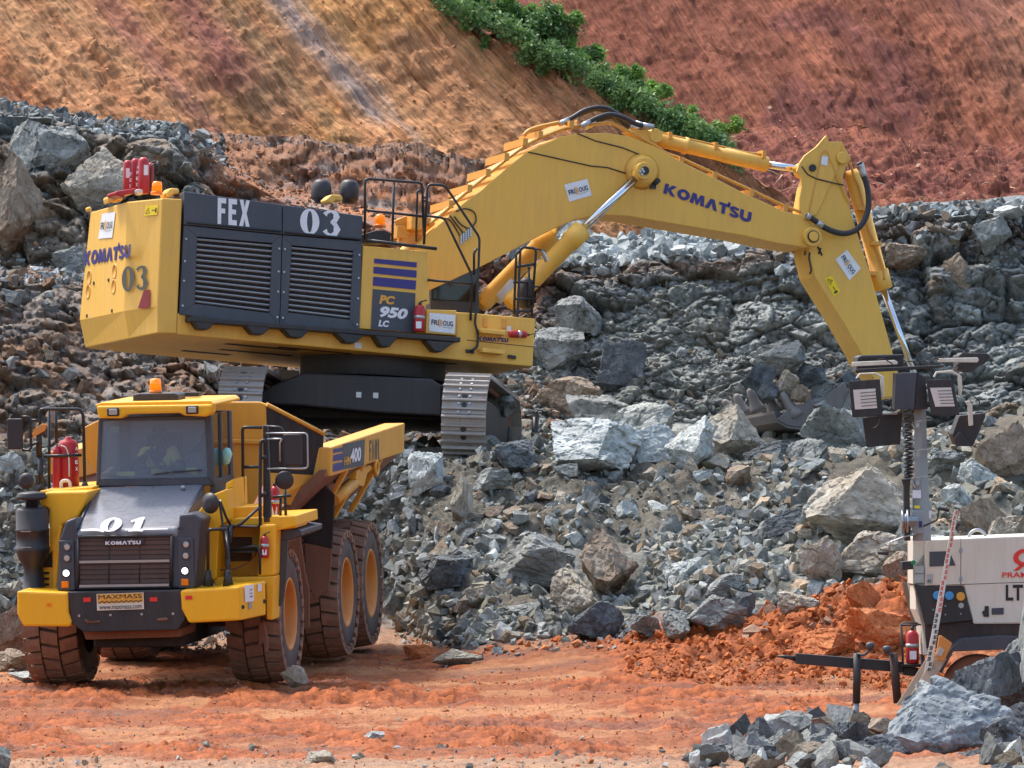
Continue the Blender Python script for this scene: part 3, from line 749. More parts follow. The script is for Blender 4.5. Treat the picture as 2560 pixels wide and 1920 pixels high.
# boulders seen one by one: centre u, v, width, height in picture units, stone, tilt, label
BOULD = [
 (1290, 966, 186, 104, 'rock_light', .15, 0, "largest pale boulder at the foot of the rock face, left end of the row"),
 (1385, 918, 156, 84, 'rock_light', -.1, 1, "broad pale boulder behind the big white one, below the grey rock face"),
 (1403, 965, 122, 84, 'rock_light', .3, 2, "grey boulder wedged between the two largest pale boulders in the row"),
 (1500, 964, 124, 112, 'rock_light', .1, 3, "squarish pale green-grey boulder standing in the middle of the boulder row"),
 (1590, 938, 150, 116, 'rock_tan', -.5, 4, "tall tan-grey slab leaning in front of the bucket teeth"),
 (1290, 903, 140, 80, 'rock_grey', .2, 5, "blue-grey boulder at the left behind the white boulder"),
 (1115, 985, 80, 62, 'rock_dark', .4, 6, "dark angular rock right beside the foot of the nearer track"),
 (1220, 860, 112, 80, 'rock_brown', .1, 7, "yellow-stained boulder on the bench right of the track"),
 (1700, 772, 112, 68, 'rock_grey', .05, 3, "loose grey block balanced on top of the loaded bucket"),
 (1740, 985, 120, 66, 'rock_grey', -.1, 1, "rounded grey boulder below the bucket, left of the lamp mast"),
 (1660, 985, 90, 50, 'rock_dark', -.35, 2, "blue-grey slanted slab below the bucket teeth"),
 (1820, 940, 150, 96, 'rock_grey', .2, 5, "big dark streaked boulder behind the hanging lamp on the left"),
 (1540, 1003, 60, 40, 'rock_tan', 0, 6, "small beige boulder at the right foot of the squarish boulder"),
 (1148, 1214, 164, 108, 'rock_grey', .55, 0, "long grey boulder with a sloping edge, half-way up the rubble slope"),
 (1310, 1212, 172, 128, 'rock_brown', .1, 4, "largest brown-stained boulder in the middle of the rubble slope"),
 (1236, 1284, 140, 104, 'rock_tan', .3, 3, "square mottled boulder just below the largest brown-stained one"),
 (960, 1244, 120, 72, 'rock_dark', -.2, 7, "dark slate boulder right of the rear tyre"),
 (920, 1025, 78, 78, 'rock_light', .4, 5, "pale boulder high on the slope, left of the track"),
 (995, 1075, 72, 84, 'rock_tan', .9, 1, "upright tan boulder on the slope under the nearer track"),
 (1060, 1035, 84, 44, 'rock_grey', .1, 2, "blue-grey lumpy stone on the slope below the right side of the track"),
 (1480, 1242, 74, 62, 'rock_light', .5, 6, "white flat slab on the lower right part of the rubble slope"),
 (1545, 1325, 96, 66, 'rock_grey', .45, 0, "long grey slab lying aslant at the edge of the orange mound"),
 (1460, 1350, 90, 56, 'rock_grey', .7, 3, "tilted bluish slab in the bottom row of the rubble"),
 (1395, 1355, 70, 44, 'rock_grey', .1, 5, "low grey stone in the bottom row right of the tilted dark wedge"),
 (1290, 1340, 80, 76, 'rock_dark', .8, 7, "dark wedge-shaped stone standing at the bottom of the slope"),
 (1130, 1325, 96, 40, 'rock_grey', .15, 6, "flat grey stone half-way between tyre and the dark wedge"),
 (985, 1420, 86, 34, 'rock_tan', .1, 4, "flat cream stone lying alone on the edge of the haul road"),
 (905, 1408, 62, 28, 'rock_orange', 0, 2, "small orange-tan flat stone right of the truck on the haul road"),
 (860, 1300, 66, 60, 'rock_grey', .3, 1, "pale grey stone touching the rear tyre's right side"),
 (1390, 1350, 60, 34, 'rock_dark', -.3, 0, "thin dark slab in the bottom row"),
 (1040, 1290, 60, 46, 'rock_tan', .2, 5, "squarish beige stone in the lower slope"),
 (1085, 1270, 52, 44, 'rock_grey', .6, 2, "grey stone right of the squarish beige stone"),
 (1570, 1265, 76, 44, 'rock_grey', .1, 7, "smooth grey boulder near the right end of the rubble slope"),
 (1610, 1306, 48, 50, 'rock_dark', .9, 3, "dark stone standing beside the orange mound's left end"),
 (1880, 1095, 230, 150, 'rock_tan', -.55, 4, "huge layered grey slab leaning left of the lamp mast"),
 (1790, 1115, 92, 84, 'rock_grey', .8, 6, "triangular grey boulder left of the huge layered slab"),
 (1700, 1130, 76, 50, 'rock_dark', -.4, 2, "blue-grey angular stone left of the triangular boulder"),
 (1755, 1080, 60, 52, 'rock_grey', .3, 5, "faceted greenish stone above the triangular boulder"),
 (1790, 1215, 96, 96, 'rock_tan', .2, 3, "cream-grey boulder at the back of the orange mound"),
 (1880, 1200, 150, 90, 'rock_tan', .1, 0, "wide buff boulder behind the trailer's drawbar end"),
 (1960, 1235, 76, 80, 'rock_brown', .6, 7, "brown-grey pointed boulder beside the trailer's front panel"),
 (1870, 1290, 70, 64, 'rock_orange', .9, 1, "upright orange-coated slab on top of the dirt mound"),
 (1905, 1365, 150, 84, 'rock_orange', .1, 5, "large dirt-coated boulder in the orange mound behind the drawbar"),
 (1780, 1390, 100, 60, 'rock_orange', .2, 2, "low dirt-coated boulder in the left of the orange mound"),
 (1725, 1305, 70, 40, 'rock_tan', .5, 6, "beige slab at the left edge of the orange mound"),
 (2180, 985, 130, 130, 'rock_brown', .2, 4, "huge rounded brown boulder at the right edge above the white cabinet"),
 (2110, 1030, 84, 66, 'rock_light', .4, 3, "bluish white boulder left of the huge brown one"),
 (2070, 1075, 56, 50, 'rock_light', .2, 7, "small white faceted stone right of the lamp mast"),
 (2130, 1120, 90, 80, 'rock_brown', .9, 1, "upright brown-grey slab above the white cabinet"),
 (2180, 1150, 86, 60, 'rock_tan', .1, 5, "tan boulder just above the white cabinet's right end"),
 (2030, 1000, 90, 56, 'rock_grey', -.2, 6, "grey boulder immediately right of the lamp mast"),
 (25, 1365, 90, 110, 'rock_brown', .4, 4, "big pinkish brown boulder at the left picture edge by the front tyre"),
 (30, 1428, 70, 46, 'rock_brown', .1, 2, "low brown stone under the pinkish boulder at the left edge"),
 (52, 1464, 44, 26, 'rock_light', .2, 6, "small pale stone beside the left front tyre"),
 (30, 1010, 76, 60, 'rock_light', .1, 3, "pale boulder at the left edge behind the round mirror"),
 (1950, 555, 90, 50, 'rock_brown', -.5, 0, "long brown block jutting from the face right of the dipper arm"),
 (2075, 595, 70, 80, 'rock_brown', .4, 3, "brown block in the upper right rock face"),
 (2140, 510, 74, 66, 'rock_grey', .3, 5, "grey rounded block high in the right rock face"),
 (2185, 460, 60, 30, 'rock_light', .1, 6, "pale slab on the right bench lip"),
 (40, 440, 150, 190, 'rock_brown', .1, 4, "smooth tan rock wall block at the left edge, beside the counterweight"),
 (1253, 680, 84, 70, 'rock_grey', .6, 7, "mottled grey block standing out of the face right of the steps"),
 (1200, 760, 110, 90, 'rock_grey', .1, 0, "large grey block of the face just right of the platform"),
 (1340, 790, 90, 110, 'rock_dark', 1.1, 2, "upright dark column of rock in the middle of the face"),
 (1880, 760, 80, 90, 'rock_grey', .4, 1, "bluish block of the face left of the lamp heads"),
 (70, 315, 130, 96, 'rock_grey', .2, 1, "blue-grey block of the upper left outcrop"),
 (205, 395, 120, 130, 'rock_tan', .1, 3, "tan jointed block of the left outcrop, left of the red cylinders"),
 (150, 560, 90, 50, 'rock_grey', .1, 2, "grey block on the ledge beside the counterweight"),
 (330, 330, 90, 50, 'rock_brown', .2, 7, "brown block under the ledge left of the red cylinders' mirror"),
 (130, 330, 110, 90, 'rock_grey', .6, 5, "cracked grey block in the middle of the upper left outcrop"),
 (437, 291, 26, 24, 'rock_light', .2, 6, "single cream rock on the upper ledge above the engine hood"),
 (395, 285, 40, 30, 'rock_dark', .2, 5, "dark rock left of the cream rock on the upper ledge"),
 (634, 1461, 54, 42, 'rock_tan', .05, 3, "single grey-green block in front of the truck's front tyre on the haul road"),
 (808, 1590, 34, 20, 'rock_light', .1, 6, "small white and blue stone alone on the haul road near the bottom"),
 (700, 1640, 80, 32, 'rock_tan', .1, 2, "flat tan stone at the bottom edge of the picture"),
 (5, 1640, 40, 50, 'rock_grey', .1, 5, "grey stone cut by the bottom left corner"),
]
FORE = [  # the heap close to the viewer, lower right: u, v, w, h, distance
 (2012, 1590, 290, 215, 83.0, 'rock_blue', .1, 3, "largest foreground boulder, white-topped with blue-grey flanks"),
 (2150, 1500, 140, 150, 85.6, 'rock_dark', .4, 5, "dark green-grey speckled boulder in front of the trailer wheel"),
 (1915, 1645, 130, 100, 81.6, 'rock_dark', .6, 0, "dark overhanging boulder left of the white-topped one"),
 (2192, 1460, 90, 150, 86.6, 'rock_grey', .2, 1, "grey leaning stone at the right edge beside the trailer"),
 (2190, 1600, 100, 90, 82.5, 'rock_dark', .2, 7, "dark boulder in the bottom right corner"),
 (2022, 1525, 60, 100, 85.0, 'rock_light', .7, 6, "small pointed white stone under the measuring staff"),
 (1700, 1605, 90, 60, 82.5, 'rock_grey', .2, 4, "flat blue-grey stone at the left end of the foreground heap"),
 (1770, 1620, 80, 60, 82.0, 'rock_grey', .8, 2, "angular grey stone in the left part of the foreground heap"),
 (1840, 1590, 70, 50, 82.6, 'rock_dark', .3, 5, "dark stone behind the left foreground stones"),
 (1870, 1640, 90, 60, 81.5, 'rock_grey', .5, 0, "wedge of grey stone left of the dark overhanging boulder"),
 (1680, 1655, 90, 40, 81.0, 'rock_tan', .1, 3, "low pale stone at the bottom edge, left of the foreground heap"),
 (1900, 1570, 50, 36, 83.4, 'rock_brown', .1, 6, "brown cube-like stone behind the foreground heap"),
 (2120, 1650, 100, 60, 81.0, 'rock_grey', .3, 1, "grey stone at the bottom edge right of the white-topped boulder"),
 (2304, 1345, 165, 330, 85.0, 'rock_grey', .1, 2, "tall grey rock cut by the right edge, standing in front of the white cabinet"),
 (2285, 1560, 210, 150, 84.0, 'rock_dark', .1, 4, "dark rock at the right edge beneath the tall grey one"),
]
def put_boulder(u, v, w, hh, d, mat, tilt, idx, label, sink=.15):
    W = w/F*d*1.22; Hh = hh/F*d*1.22
    pool = HI if w*hh > 2500 else MIDR
    r = random.Random(int(u*7+v)); base = pool[idx % len(pool)][0]
    ext = base.max(0)-base.min(0)
    return place_rock("boulder", pool, idx % len(pool), mat, tuple(P(u, v, d)), (W, W*.9, Hh/ext[2]), (r.uniform(-.15, .15), -tilt*.35, r.uniform(0, 6.28)), label, "boulder", "boulders of blasted rock")
random.seed(4)
for u, v, w, hh, mat, tilt, idx, lab in BOULD:
    d = 98.2 if u == 634 else depth_at(u, v+hh*(.5 if v > 850 else .25))
    put_boulder(u, v, w, hh, d+(.18 if v > 850 else -.1)*w/F*d, mat, tilt, idx, lab)
for u, v, w, hh, d, mat, tilt, idx, lab in FORE:
    put_boulder(u, v, w, hh, d, mat, tilt, idx, lab)

# medium stones: individuals, in fields
def surf(u, t):
    """point and normal of the finished ground at column position u, row position t"""
    j = int(np.clip(np.searchsorted(uu, u), 1, len(uu)-2)); i = int(np.clip(np.searchsorted(tt, t), 1, len(tt)-2))
    return Xq[i, j], Nq[i, j], V[i, j]
taken = [(b[0], b[1], max(b[2], b[3])*.42) for b in BOULD]
def blocked(u, v, m=0):
    if 55 < u < 845 and v > 1180 and v < 1500: return True       # the truck stands here
    return any((u-a)**2+((v-b)*1.2)**2 < (r+m)**2 for a, b, r in taken)
FIELDS = [  # u range, t range, count, size px range, stones, label, group
 ((850, 1640), (6.05, 6.97), 135, (30, 66), ('rock_grey', 'rock_grey', 'rock_light', 'rock_tan', 'rock_dark', 'rock_brown'), "angular medium stone on the rubble slope between truck and orange mound", "medium stones on the rubble slope"),
 ((1060, 1900), (5.4, 6.1), 34, (30, 56), ('rock_grey', 'rock_light', 'rock_tan'), "medium stone among the boulders on the bench below the face", "medium stones on the bench"),
 ((1980, 2212), (5.3, 6.9), 34, (30, 66), ('rock_light', 'rock_tan', 'rock_grey', 'rock_brown'), "medium stone on the pile right of the lamp mast", "medium stones right of the mast"),
 ((1640, 1960), (6.0, 6.95), 26, (30, 60), ('rock_grey', 'rock_tan', 'rock_light'), "medium stone on the slope left of the lamp mast", "medium stones left of the mast"),
 ((0, 200), (5.9, 6.9), 22, (22, 44), ('rock_light', 'rock_tan', 'rock_grey'), "medium stone on the slope left of the truck", "medium stones left of the truck"),
 ((210, 500), (7.0, 7.5), 16, (18, 38), ('rock_brown', 'rock_tan', 'rock_dark'), "medium stone lying under and behind the truck", "medium stones under the truck"),
]
cols_of = {'rock_grey': (128, 133, 134), 'rock_light': (172, 176, 176), 'rock_dark': (94, 99, 102), 'rock_brown': (140, 120, 98), 'rock_orange': (186, 112, 66), 'rock_tan': (162, 150, 132)}
R = random.Random(11)
for (ua, ub), (ta, tb), cnt, (sa, sb), stones, lab, grp in FIELDS:
    k = 0; tries = 0
    while k < cnt and tries < 4000:
        tries += 1
        u = R.uniform(ua, ub); t = R.uniform(ta, tb); X, N, vv = surf(u, t)
        if grp != "medium stones under the truck" and blocked(u, vv, 4): continue
        s = (sa+(sb-sa)*R.random()**2.0); taken.append((u, vv, s*.45)); S = s/F*X[1]
        i = R.randrange(len(MIDR)); mat = R.choice(stones)
        place_rock("stone", MIDR, i, mat, tuple(X+N*S*.12), (S, S*R.uniform(.7, 1), S*R.uniform(.75, 1.1)), (R.uniform(-.7, .7), R.uniform(-.7, .7), R.uniform(0, 6.28)), lab, "stone", grp)
        k += 1

# the rest of the rubble, past counting
def rubble(name, areas, seed):
    rg = np.random.default_rng(seed); Vs, Fs, Cs = [], [], []; base = 0
    for (ua, ub), (ta, tb), n, (sa, sb), pal, *ee in areas:
        ex_ = ee[0] if ee else 2.6
        us = rg.uniform(ua, ub, n); ts = rg.uniform(ta, tb, n); ss = sa+(sb-sa)*rg.random(n)**ex_
        jj = np.clip(np.searchsorted(uu, us), 1, len(uu)-2); ii = np.clip(np.searchsorted(tt, ts), 1, len(tt)-2)
        X = Xq[ii, jj]; N = Nq[ii, jj]; vv = V[ii, jj]
        bl = np.zeros(n, bool)
        for bq in BOULD+[f_[:4] for f_ in FORE]:
            bl |= (((us-bq[0])/(bq[2]*.5))**2+((vv-bq[1])/(bq[3]*.55))**2 < 1) & (ss < bq[2]*.5)
        ok = ~bl & ~((us > 55) & (us < 845) & (vv > 1250) & (vv < 1500) & (ts < 6.99))
        if ta == 8.45: ok &= vv > 1652-(us-1440)*.26+rg.normal(0, 10, n)
        for q in np.nonzero(ok)[0]:
            w, f = (MIDR if ss[q] > 42 else SMALL if ss[q] > 20 else LOW if ss[q] > 10 else TINY)[rg.integers(14)]
            S = ss[q]/F*X[q, 1]; a = rg.normal(size=(3, 3)); Q, _ = np.linalg.qr(a)
            Vs.append((w*S*np.array((1, rg.uniform(.6, 1), rg.uniform(.5, 1)))) @ Q.T+X[q]+N[q]*S*.18); Fs.append(f+base); base += len(w)
            c = lin(pal[rg.integers(len(pal))])*rg.uniform(.75, 1.2); Cs.append(np.tile(c, (len(w), 1)))
    o = raw_mesh(name, np.concatenate(Vs), np.concatenate(Fs), np.concatenate(Cs), M['rubble'], False)
    o["kind"] = "stuff"; o["label"] = "loose broken stone scattered over the quarry"
    return o
m, t_, b_ = new_mat("rubble_stone")
at = _n(t_, "ShaderNodeAttribute"); at.attribute_name = "Col"; ge = _n(t_, "ShaderNodeNewGeometry").outputs["Position"]
nn = noise_node(t_, ge, 14, 5, .7); t_.links.new(mixc(t_, 1.0, at.outputs["Color"], ramp(t_, nn, [(.3, g(.65)), (.7, g(1.3))]), 'MULTIPLY'), b_.inputs["Base Color"])
b_.inputs["Roughness"].default_value = .85; b_.inputs["Specular IOR Level"].default_value = .2; bump(t_, b_, nn, .6, .02); M['rubble'] = m
GR = [(128, 131, 126), (148, 151, 146), (108, 111, 108), (170, 173, 168), (144, 140, 126), (120, 120, 110)]
GB = GR+GR+[(140, 124, 102)]
DK = [(94, 97, 97), (112, 115, 114), (80, 83, 83), (132, 133, 130), (116, 106, 92)]
LT = [(158, 165, 163), (140, 147, 146), (180, 184, 181), (122, 127, 126)]
BR = [(114, 92, 76), (130, 106, 86), (96, 90, 84), (144, 124, 104), (104, 84, 70)]
OR = [(176, 100, 58), (160, 86, 46), (190, 124, 82), (170, 140, 116)]
rubble("rubble", [
 ((845, 1660), (6.45, 6.99), 5600, (4, 40), GB, 2.2), ((845, 1660), (5.7, 6.5), 3000, (3, 26), GB+[(118, 112, 98), (104, 100, 88)], 3.2), ((900, 1700), (6.4, 6.99), 1200, (20, 44), GB, 1.3), ((1640, 2250), (5.6, 6.98), 3600, (4, 44), GR+[(170, 150, 126)], 2.2),
 ((-20, 900), (5.8, 6.95), 2600, (5, 36), GR, 2.0), ((1040, 1980), (5.0, 6.0), 2300, (5, 44), GR, 2.0),
 ((1060, 1720), (1.2, 2.05), 1500, (6, 46), LT, 2.0), ((1680, 2250), (1.0, 2.4), 1500, (5, 34), DK+LT[:1], 2.0), ((-20, 480), (.2, 2.05), 1300, (5, 28), DK+LT[:1], 2.2), ((400, 1100), (.3, 2.6), 1300, (2, 15), [(150, 104, 72), (140, 98, 70), (160, 120, 90), (170, 124, 92), (120, 112, 104)]),
 ((380, 1100), (.0, .2), 350, (2, 10), LT[:2]+DK), ((400, 1250), (1.0, 3.0), 500, (4, 20), BR+[(150, 104, 72)]),
 ((-20, 1200), (3.0, 5.6), 2300, (4, 44), BR+DK+BR, 2.4), ((1150, 2250), (2.2, 5.2), 700, (3, 24), DK+[(120, 126, 128)], 2.6), ((1150, 1800), (4.6, 5.4), 600, (4, 30), DK, 2.4), ((1220, 1620), (2.1, 4.2), 900, (2, 12), DK+GR[:2], 2.0),
 ((-20, 300), (2.8, 3.9), 500, (6, 30), LT+[(180, 140, 110)]),
 ((1350, 2050), (6.95, 8.0), 4200, (2, 20), [(176,100,54),(186,110,60),(164,92,50)], 3.0), ((1600, 2000), (6.95, 7.4), 60, (16, 44), [(170,98,56),(150,120,100)], 1.5), ((850, 1700), (6.93, 7.3), 500, (4, 26), GR+OR),
 ((210, 560), (7.0, 7.45), 900, (3, 18), BR+GR), ((0, 2212), (7.9, 9.0), 9000, (2, 8), [(190,118,74),(196,124,80),(178,106,64),(200,148,112)], 2.6), ((0, 2212), (7.6, 9.0), 900, (3, 12), OR+GR[:3]), ((0, 2212), (8.7, 9.1), 500, (3, 22), GB+OR),
 ((1480, 2260), (8.45, 9.2), 800, (14, 105), GR[:4]+DK, 1.6), ((0, 60), (7.0, 7.9), 60, (6, 22), GR),
], 21)

def hill_stones(name, X, i0, i1, j0, j1, n, sz, pal, seed, label):
    rg = np.random.default_rng(seed); Vs, Fs, Cs = [], [], []; base = 0
    for _ in range(n):
        i, j = rg.integers(i0, i1), rg.integers(j0, j1); w, f = TINY[rg.integers(14)]; S = (sz[0]+(sz[1]-sz[0])*rg.random()**3)/F*X[i, j, 1]
        Q, _q = np.linalg.qr(rg.normal(size=(3, 3))); Vs.append((w*S*np.array((1, rg.uniform(.6, 1), rg.uniform(.5, 1)))) @ Q.T+X[i, j]); Fs.append(f+base); base += len(w)
        Cs.append(np.tile(lin(pal[rg.integers(len(pal))])*rg.uniform(.8, 1.2), (len(w), 1)))
    o = raw_mesh(name, np.concatenate(Vs), np.concatenate(Fs), np.concatenate(Cs), M['rubble'], False); o["kind"] = "stuff"; o["label"] = label
hill_stones("hillside_stones", XR, 120, 325, 30, 520, 1500, (2, 16), [(160,100,76),(176,124,96),(140,84,64),(186,150,124)], 3, "clods and pale stones loose on the red slope")
hill_stones("hillside_crumbs", XO, 30, 335, 30, 600, 2600, (2, 10), [(176,124,82),(190,140,96),(156,104,70),(196,160,124)], 4, "crumbs and pale stones loose on the orange slope")
b = MB(); R3 = random.Random(8)
for _ in range(70):
    i, j = R3.randrange(225, 300), R3.randrange(60, 515); a = XR[i, j]; L = R3.uniform(.1, .5); d = np.array((R3.uniform(-1, 1), -.3, R3.uniform(-.3, .9))); d /= np.linalg.norm(d)
    b.tube([a-d*.03, a+d*L*.5+np.array((R3.uniform(-.04,.04), 0, .03)), a+d*L], [.016, .012, .006], 5)
o = b.build("dry_sticks", plain("bleached_wood", rgb(196, 166, 134), .9)); o["kind"] = "stuff"; o["label"] = "bleached roots and sticks strewn on the red bench"
# ---------------------------------------------------------------- lettering
def ell(cx, cy, rx, ry, ix, iy, n=28, dy=0):
    out = []
    for i in range(n):
        a, b = 2*math.pi*i/n, 2*math.pi*(i+1)/n
        out.append([(cx+rx*math.cos(a), cy+ry*math.sin(a)), (cx+rx*math.cos(b), cy+ry*math.sin(b)), (cx+ix*math.cos(b), cy+iy*math.sin(b)), (cx+ix*math.cos(a), cy+iy*math.sin(a))])
    return out
def stroke(pts, w):
    """thick line; w a number or one width for each point"""
    pts = [np.array(p, float) for p in pts]; ws = w if isinstance(w, (list, tuple)) else [w]*len(pts); L = []; Rr = []
    for i, p in enumerate(pts):
        t = pts[min(i+1, len(pts)-1)]-pts[max(i-1, 0)]; t /= np.linalg.norm(t)+1e-9; n = np.array((-t[1], t[0]))*ws[i]/2
        L.append(p+n); Rr.append(p-n)
    return [[tuple(L[i]), tuple(L[i+1]), tuple(Rr[i+1]), tuple(Rr[i])] for i in range(len(pts)-1)]
def arc(cx, cy, rx, ry, a0, a1, n=12):
    return [(cx+rx*math.cos(math.radians(a0+(a1-a0)*i/n)), cy+ry*math.sin(math.radians(a0+(a1-a0)*i/n))) for i in range(n+1)]
G = {
 'K': (1.04, [[(0,0),(.3,0),(.3,1),(0,1)], [(.3,.42),(.3,.6),(.58,1),(.98,1),(.56,.5),(1.03,0),(.63,0)]]),
 'O': (1.06, ell(.53, .5, .53, .51, .22, .24)),
 'M': (1.2, [[(0,0),(.1,1),(.42,1),(.6,.48),(.78,1),(1.1,1),(1.2,0),(.9,0),(.85,.55),(.68,0),(.52,0),(.35,.55),(.3,0)]]),
 'A': (1.06, [[(0,0),(.36,1),(.70,1),(1.06,0),(.73,0),(.53,.62),(.33,0)]]),
 'T': (.86, [[(0,.74),(0,1),(.86,1),(.86,.74),(.58,.74),(.58,0),(.28,0),(.28,.74)], [(.70,1.0),(.72,1.26),(.94,1.2),(.92,.8),(.8,.8)]]),
 'S': (.84, stroke([(.76,.82)]+arc(.42,.72,.28,.17,50,200,8)+arc(.42,.28,.28,.17,60,-130,10)+[(.08,.2)], .25)),
 'U': (.96, stroke([(.15,1),(.15,.42)]+arc(.48,.38,.33,.26,180,360,12)+[(.81,1)], .3)),
 # fat condensed figures and capitals sprayed with stencils
 '0': (.78, ell(.39, .5, .39, .5, .11, .41)),
 '3': (.72, stroke([(.08,.80),(.16,.9),(.34,.955),(.5,.9),(.55,.76),(.5,.62),(.32,.535)], [.2,.12,.09,.2,.27,.2,.07])+stroke([(.32,.54),(.5,.46),(.58,.28),(.5,.1),(.32,.045),(.16,.1),(.08,.22)], [.07,.18,.28,.2,.09,.12,.2])),
 '1': (.62, [[(.2,0),(.2,.74),(.02,.66),(.02,.76),(.38,1),(.48,1),(.48,0)], [(.06,0),(.06,.07),(.62,.07),(.62,0)]]),
 'F': (.56, [[(0,0),(.24,0),(.24,1),(0,1)], [(.24,.8),(.56,.8),(.56,1),(.24,1)], [(.24,.42),(.5,.42),(.5,.6),(.24,.6)]]),
 'E': (.56, [[(0,0),(.24,0),(.24,1),(0,1)], [(.24,.8),(.56,.8),(.56,1),(.24,1)], [(.24,.42),(.5,.42),(.5,.6),(.24,.6)], [(.24,0),(.56,0),(.56,.2),(.24,.2)]]),
 'X': (.7, [[(0,0),(.22,.5),(.02,1),(.27,1),(.36,.72),(.45,1),(.69,1),(.49,.5),(.7,0),(.44,0),(.35,.28),(.26,0)]]),
}
def glyphs(s, gap=.1):
    x = 0; out = []
    for ch in s:
        w, polys = G[ch]; out += [[(px+x, py) for px, py in q] for q in polys]; x += w+gap
    return out
def font_polys(s, off=0.0):
    cu = bpy.data.curves.new("txt", 'FONT'); cu.body = s; cu.offset = off; cu.resolution_u = 3
    ob = bpy.data.objects.new("txt", cu); C.objects.link(ob); bpy.context.view_layer.update()
    me = bpy.data.meshes.new_from_object(ob.evaluated_get(bpy.context.evaluated_depsgraph_get()))
    out = [[tuple(me.vertices[i].co[:2]) for i in pl.vertices] for pl in me.polygons]
    bpy.data.objects.remove(ob); bpy.data.curves.remove(cu); bpy.data.meshes.remove(me); return out
def decal(name, polys, corners, mat, parent, lift, shear=0.0, label=None):
    """flat shapes pressed onto a face: corners bl, br, tr, tl; lift pushes them 4 mm or so clear of it"""
    xs = [p[0] for q in polys for p in q]; ys = [p[1] for q in polys for p in q]
    x0, x1, y0, y1 = min(xs), max(xs), min(ys), max(ys)
    bl, br, tr, tl = [np.array(c, float) for c in corners]; lift = np.array(lift, float); b = MB()
    for q in polys:
        vs = []
        for x, y in q:
            s, t = (x-x0)/(x1-x0+1e-9), (y-y0)/(y1-y0+1e-9)
            s = s*(1-shear)+shear*t
            vs.append((1-s)*(1-t)*bl+s*(1-t)*br+s*t*tr+(1-s)*t*tl+lift)
        b.add(vs, [tuple(range(len(vs)))])
    o = b.build(name, mat, parent)
    if label: o["label"] = label
    return o
SQ = [[(0,0),(1,0),(1,1),(0,1)]]
def sub(c, a0, b0, a1, b1):
    """a smaller quad inside a quad: fractions left, bottom, right, top"""
    bl, br, tr, tl = [np.array(x, float) for x in c]
    f = lambda s, t: (1-s)*(1-t)*bl+s*(1-t)*br+s*t*tr+(1-s)*t*tl
    return [f(a0, b0), f(a1, b0), f(a1, b1), f(a0, b1)]
def fridoug(parent, c, lift):
    """white company sticker: black letters, amber sickle in the middle, thin line below"""
    lift = np.array(lift, float)
    st = decal("sticker", SQ, c, M['white'], parent, lift)
    decal("lettering", font_polys("FRI", .02), sub(c, .08, .36, .36, .64), M['black_txt'], st, lift*2)
    decal("lettering", font_polys("OUG", .02), sub(c, .53, .36, .92, .64), M['black_txt'], st, lift*2)
    decal("emblem", [[(0,0),(.35,.1),(.6,.5),(.35,.9),(0,1),(.2,.5)], [(.5,.05),(.8,.2),(1,.5),(.8,.8),(.5,.95),(.8,.5)]], sub(c, .37, .26, .51, .74), M['yel_txt'], st, lift*2)
    decal("line", SQ, sub(c, .5, .27, .9, .285), M['black_txt'], st, lift*2)
def warning(parent, c, lift):
    lift = np.array(lift, float)
    st = decal("warning_sticker", SQ, c, M['warn'], parent, lift)
    decal("warning_symbol", stroke([(0,0),(1,0),(.5,1),(0,0)], .13)+[[(.45,.3),(.55,.3),(.56,.65),(.44,.65)]], sub(c, .08, .2, .42, .82), M['black_txt'], st, lift*2)
    decal("warning_symbol", [[(0,.4),(.6,.4),(.6,.55),(0,.55)], [(.7,.1),(1,.1),(1,.9),(.7,.7)]], sub(c, .55, .25, .92, .75), M['black_txt'], st, lift*2)
# ---------------------------------------------------------------- the excavator
yw = math.radians(20)
ex = np.array((math.cos(yw), math.sin(yw), -.080)); ey = np.array((-math.sin(yw), math.cos(yw), -.074))
E = Frame(P(755, 780, 116), ex, np.cross(ex, ey))
def plane_at(fr, u, v, p, n):
    o = fr.R.T @ (np.array((0, 0, H))-fr.O); d = fr.R.T @ np.array(((u-CX)/F, 1.0, -(v-CY)/F)); p = np.asarray(p, float); n = np.asarray(n, float)
    return o+d*((p-o).dot(n)/d.dot(n))
def e(cr, pts, y): return [E.at(*cr(u, v), 1, y) for u, v in pts]
exc = thing("excavator", "large yellow excavator with charcoal engine doors and raised boom, standing on the rubble bench", "excavator", frame=E)
SY = -1.72
def plate(name, cr, pts, y0, y1, mat, parent=exc, bevel=.012):
    return MB().prism(e(cr, pts, y0), (0, y1-y0, 0)).build(name, mat, parent, bevel)
plat = plate("revolving_frame", ID, [(384,676),(382.6,722),(1151,792),(1157,688),(1040,678),(986,674),(985,735),(785,712)], SY, 1.7, M['yel'], bevel=.02)
for i, (a, b, c_, d_) in enumerate([(-2.4,-1.2,-1.1,-.9), (-2.2,-1.0,-.2,.0), (-1.6,-.4,-1.3,-1.15), (-.6,.5,-.4,-.2), (-2.6,-1.8,.5,.7), (.4,1.4,-1.2,-1.0)]):
    zz = E.at(382.6, 722, 1, SY)[2]*(1)  # underside slots
    pa = E.at(383, 722, 1, SY); pb = E.at(1151, 792, 1, SY); zf = lambda x: pa[2]+(pb[2]-pa[2])*(x-pa[0])/(pb[0]-pa[0])
    MB().add([(a, c_, zf(a)-.004), (b, c_, zf(b)-.004), (b, d_, zf(b)-.004), (a, d_, zf(a)-.004)], [(0,1,2,3)]).build("belly_slot", M['soot'], plat)
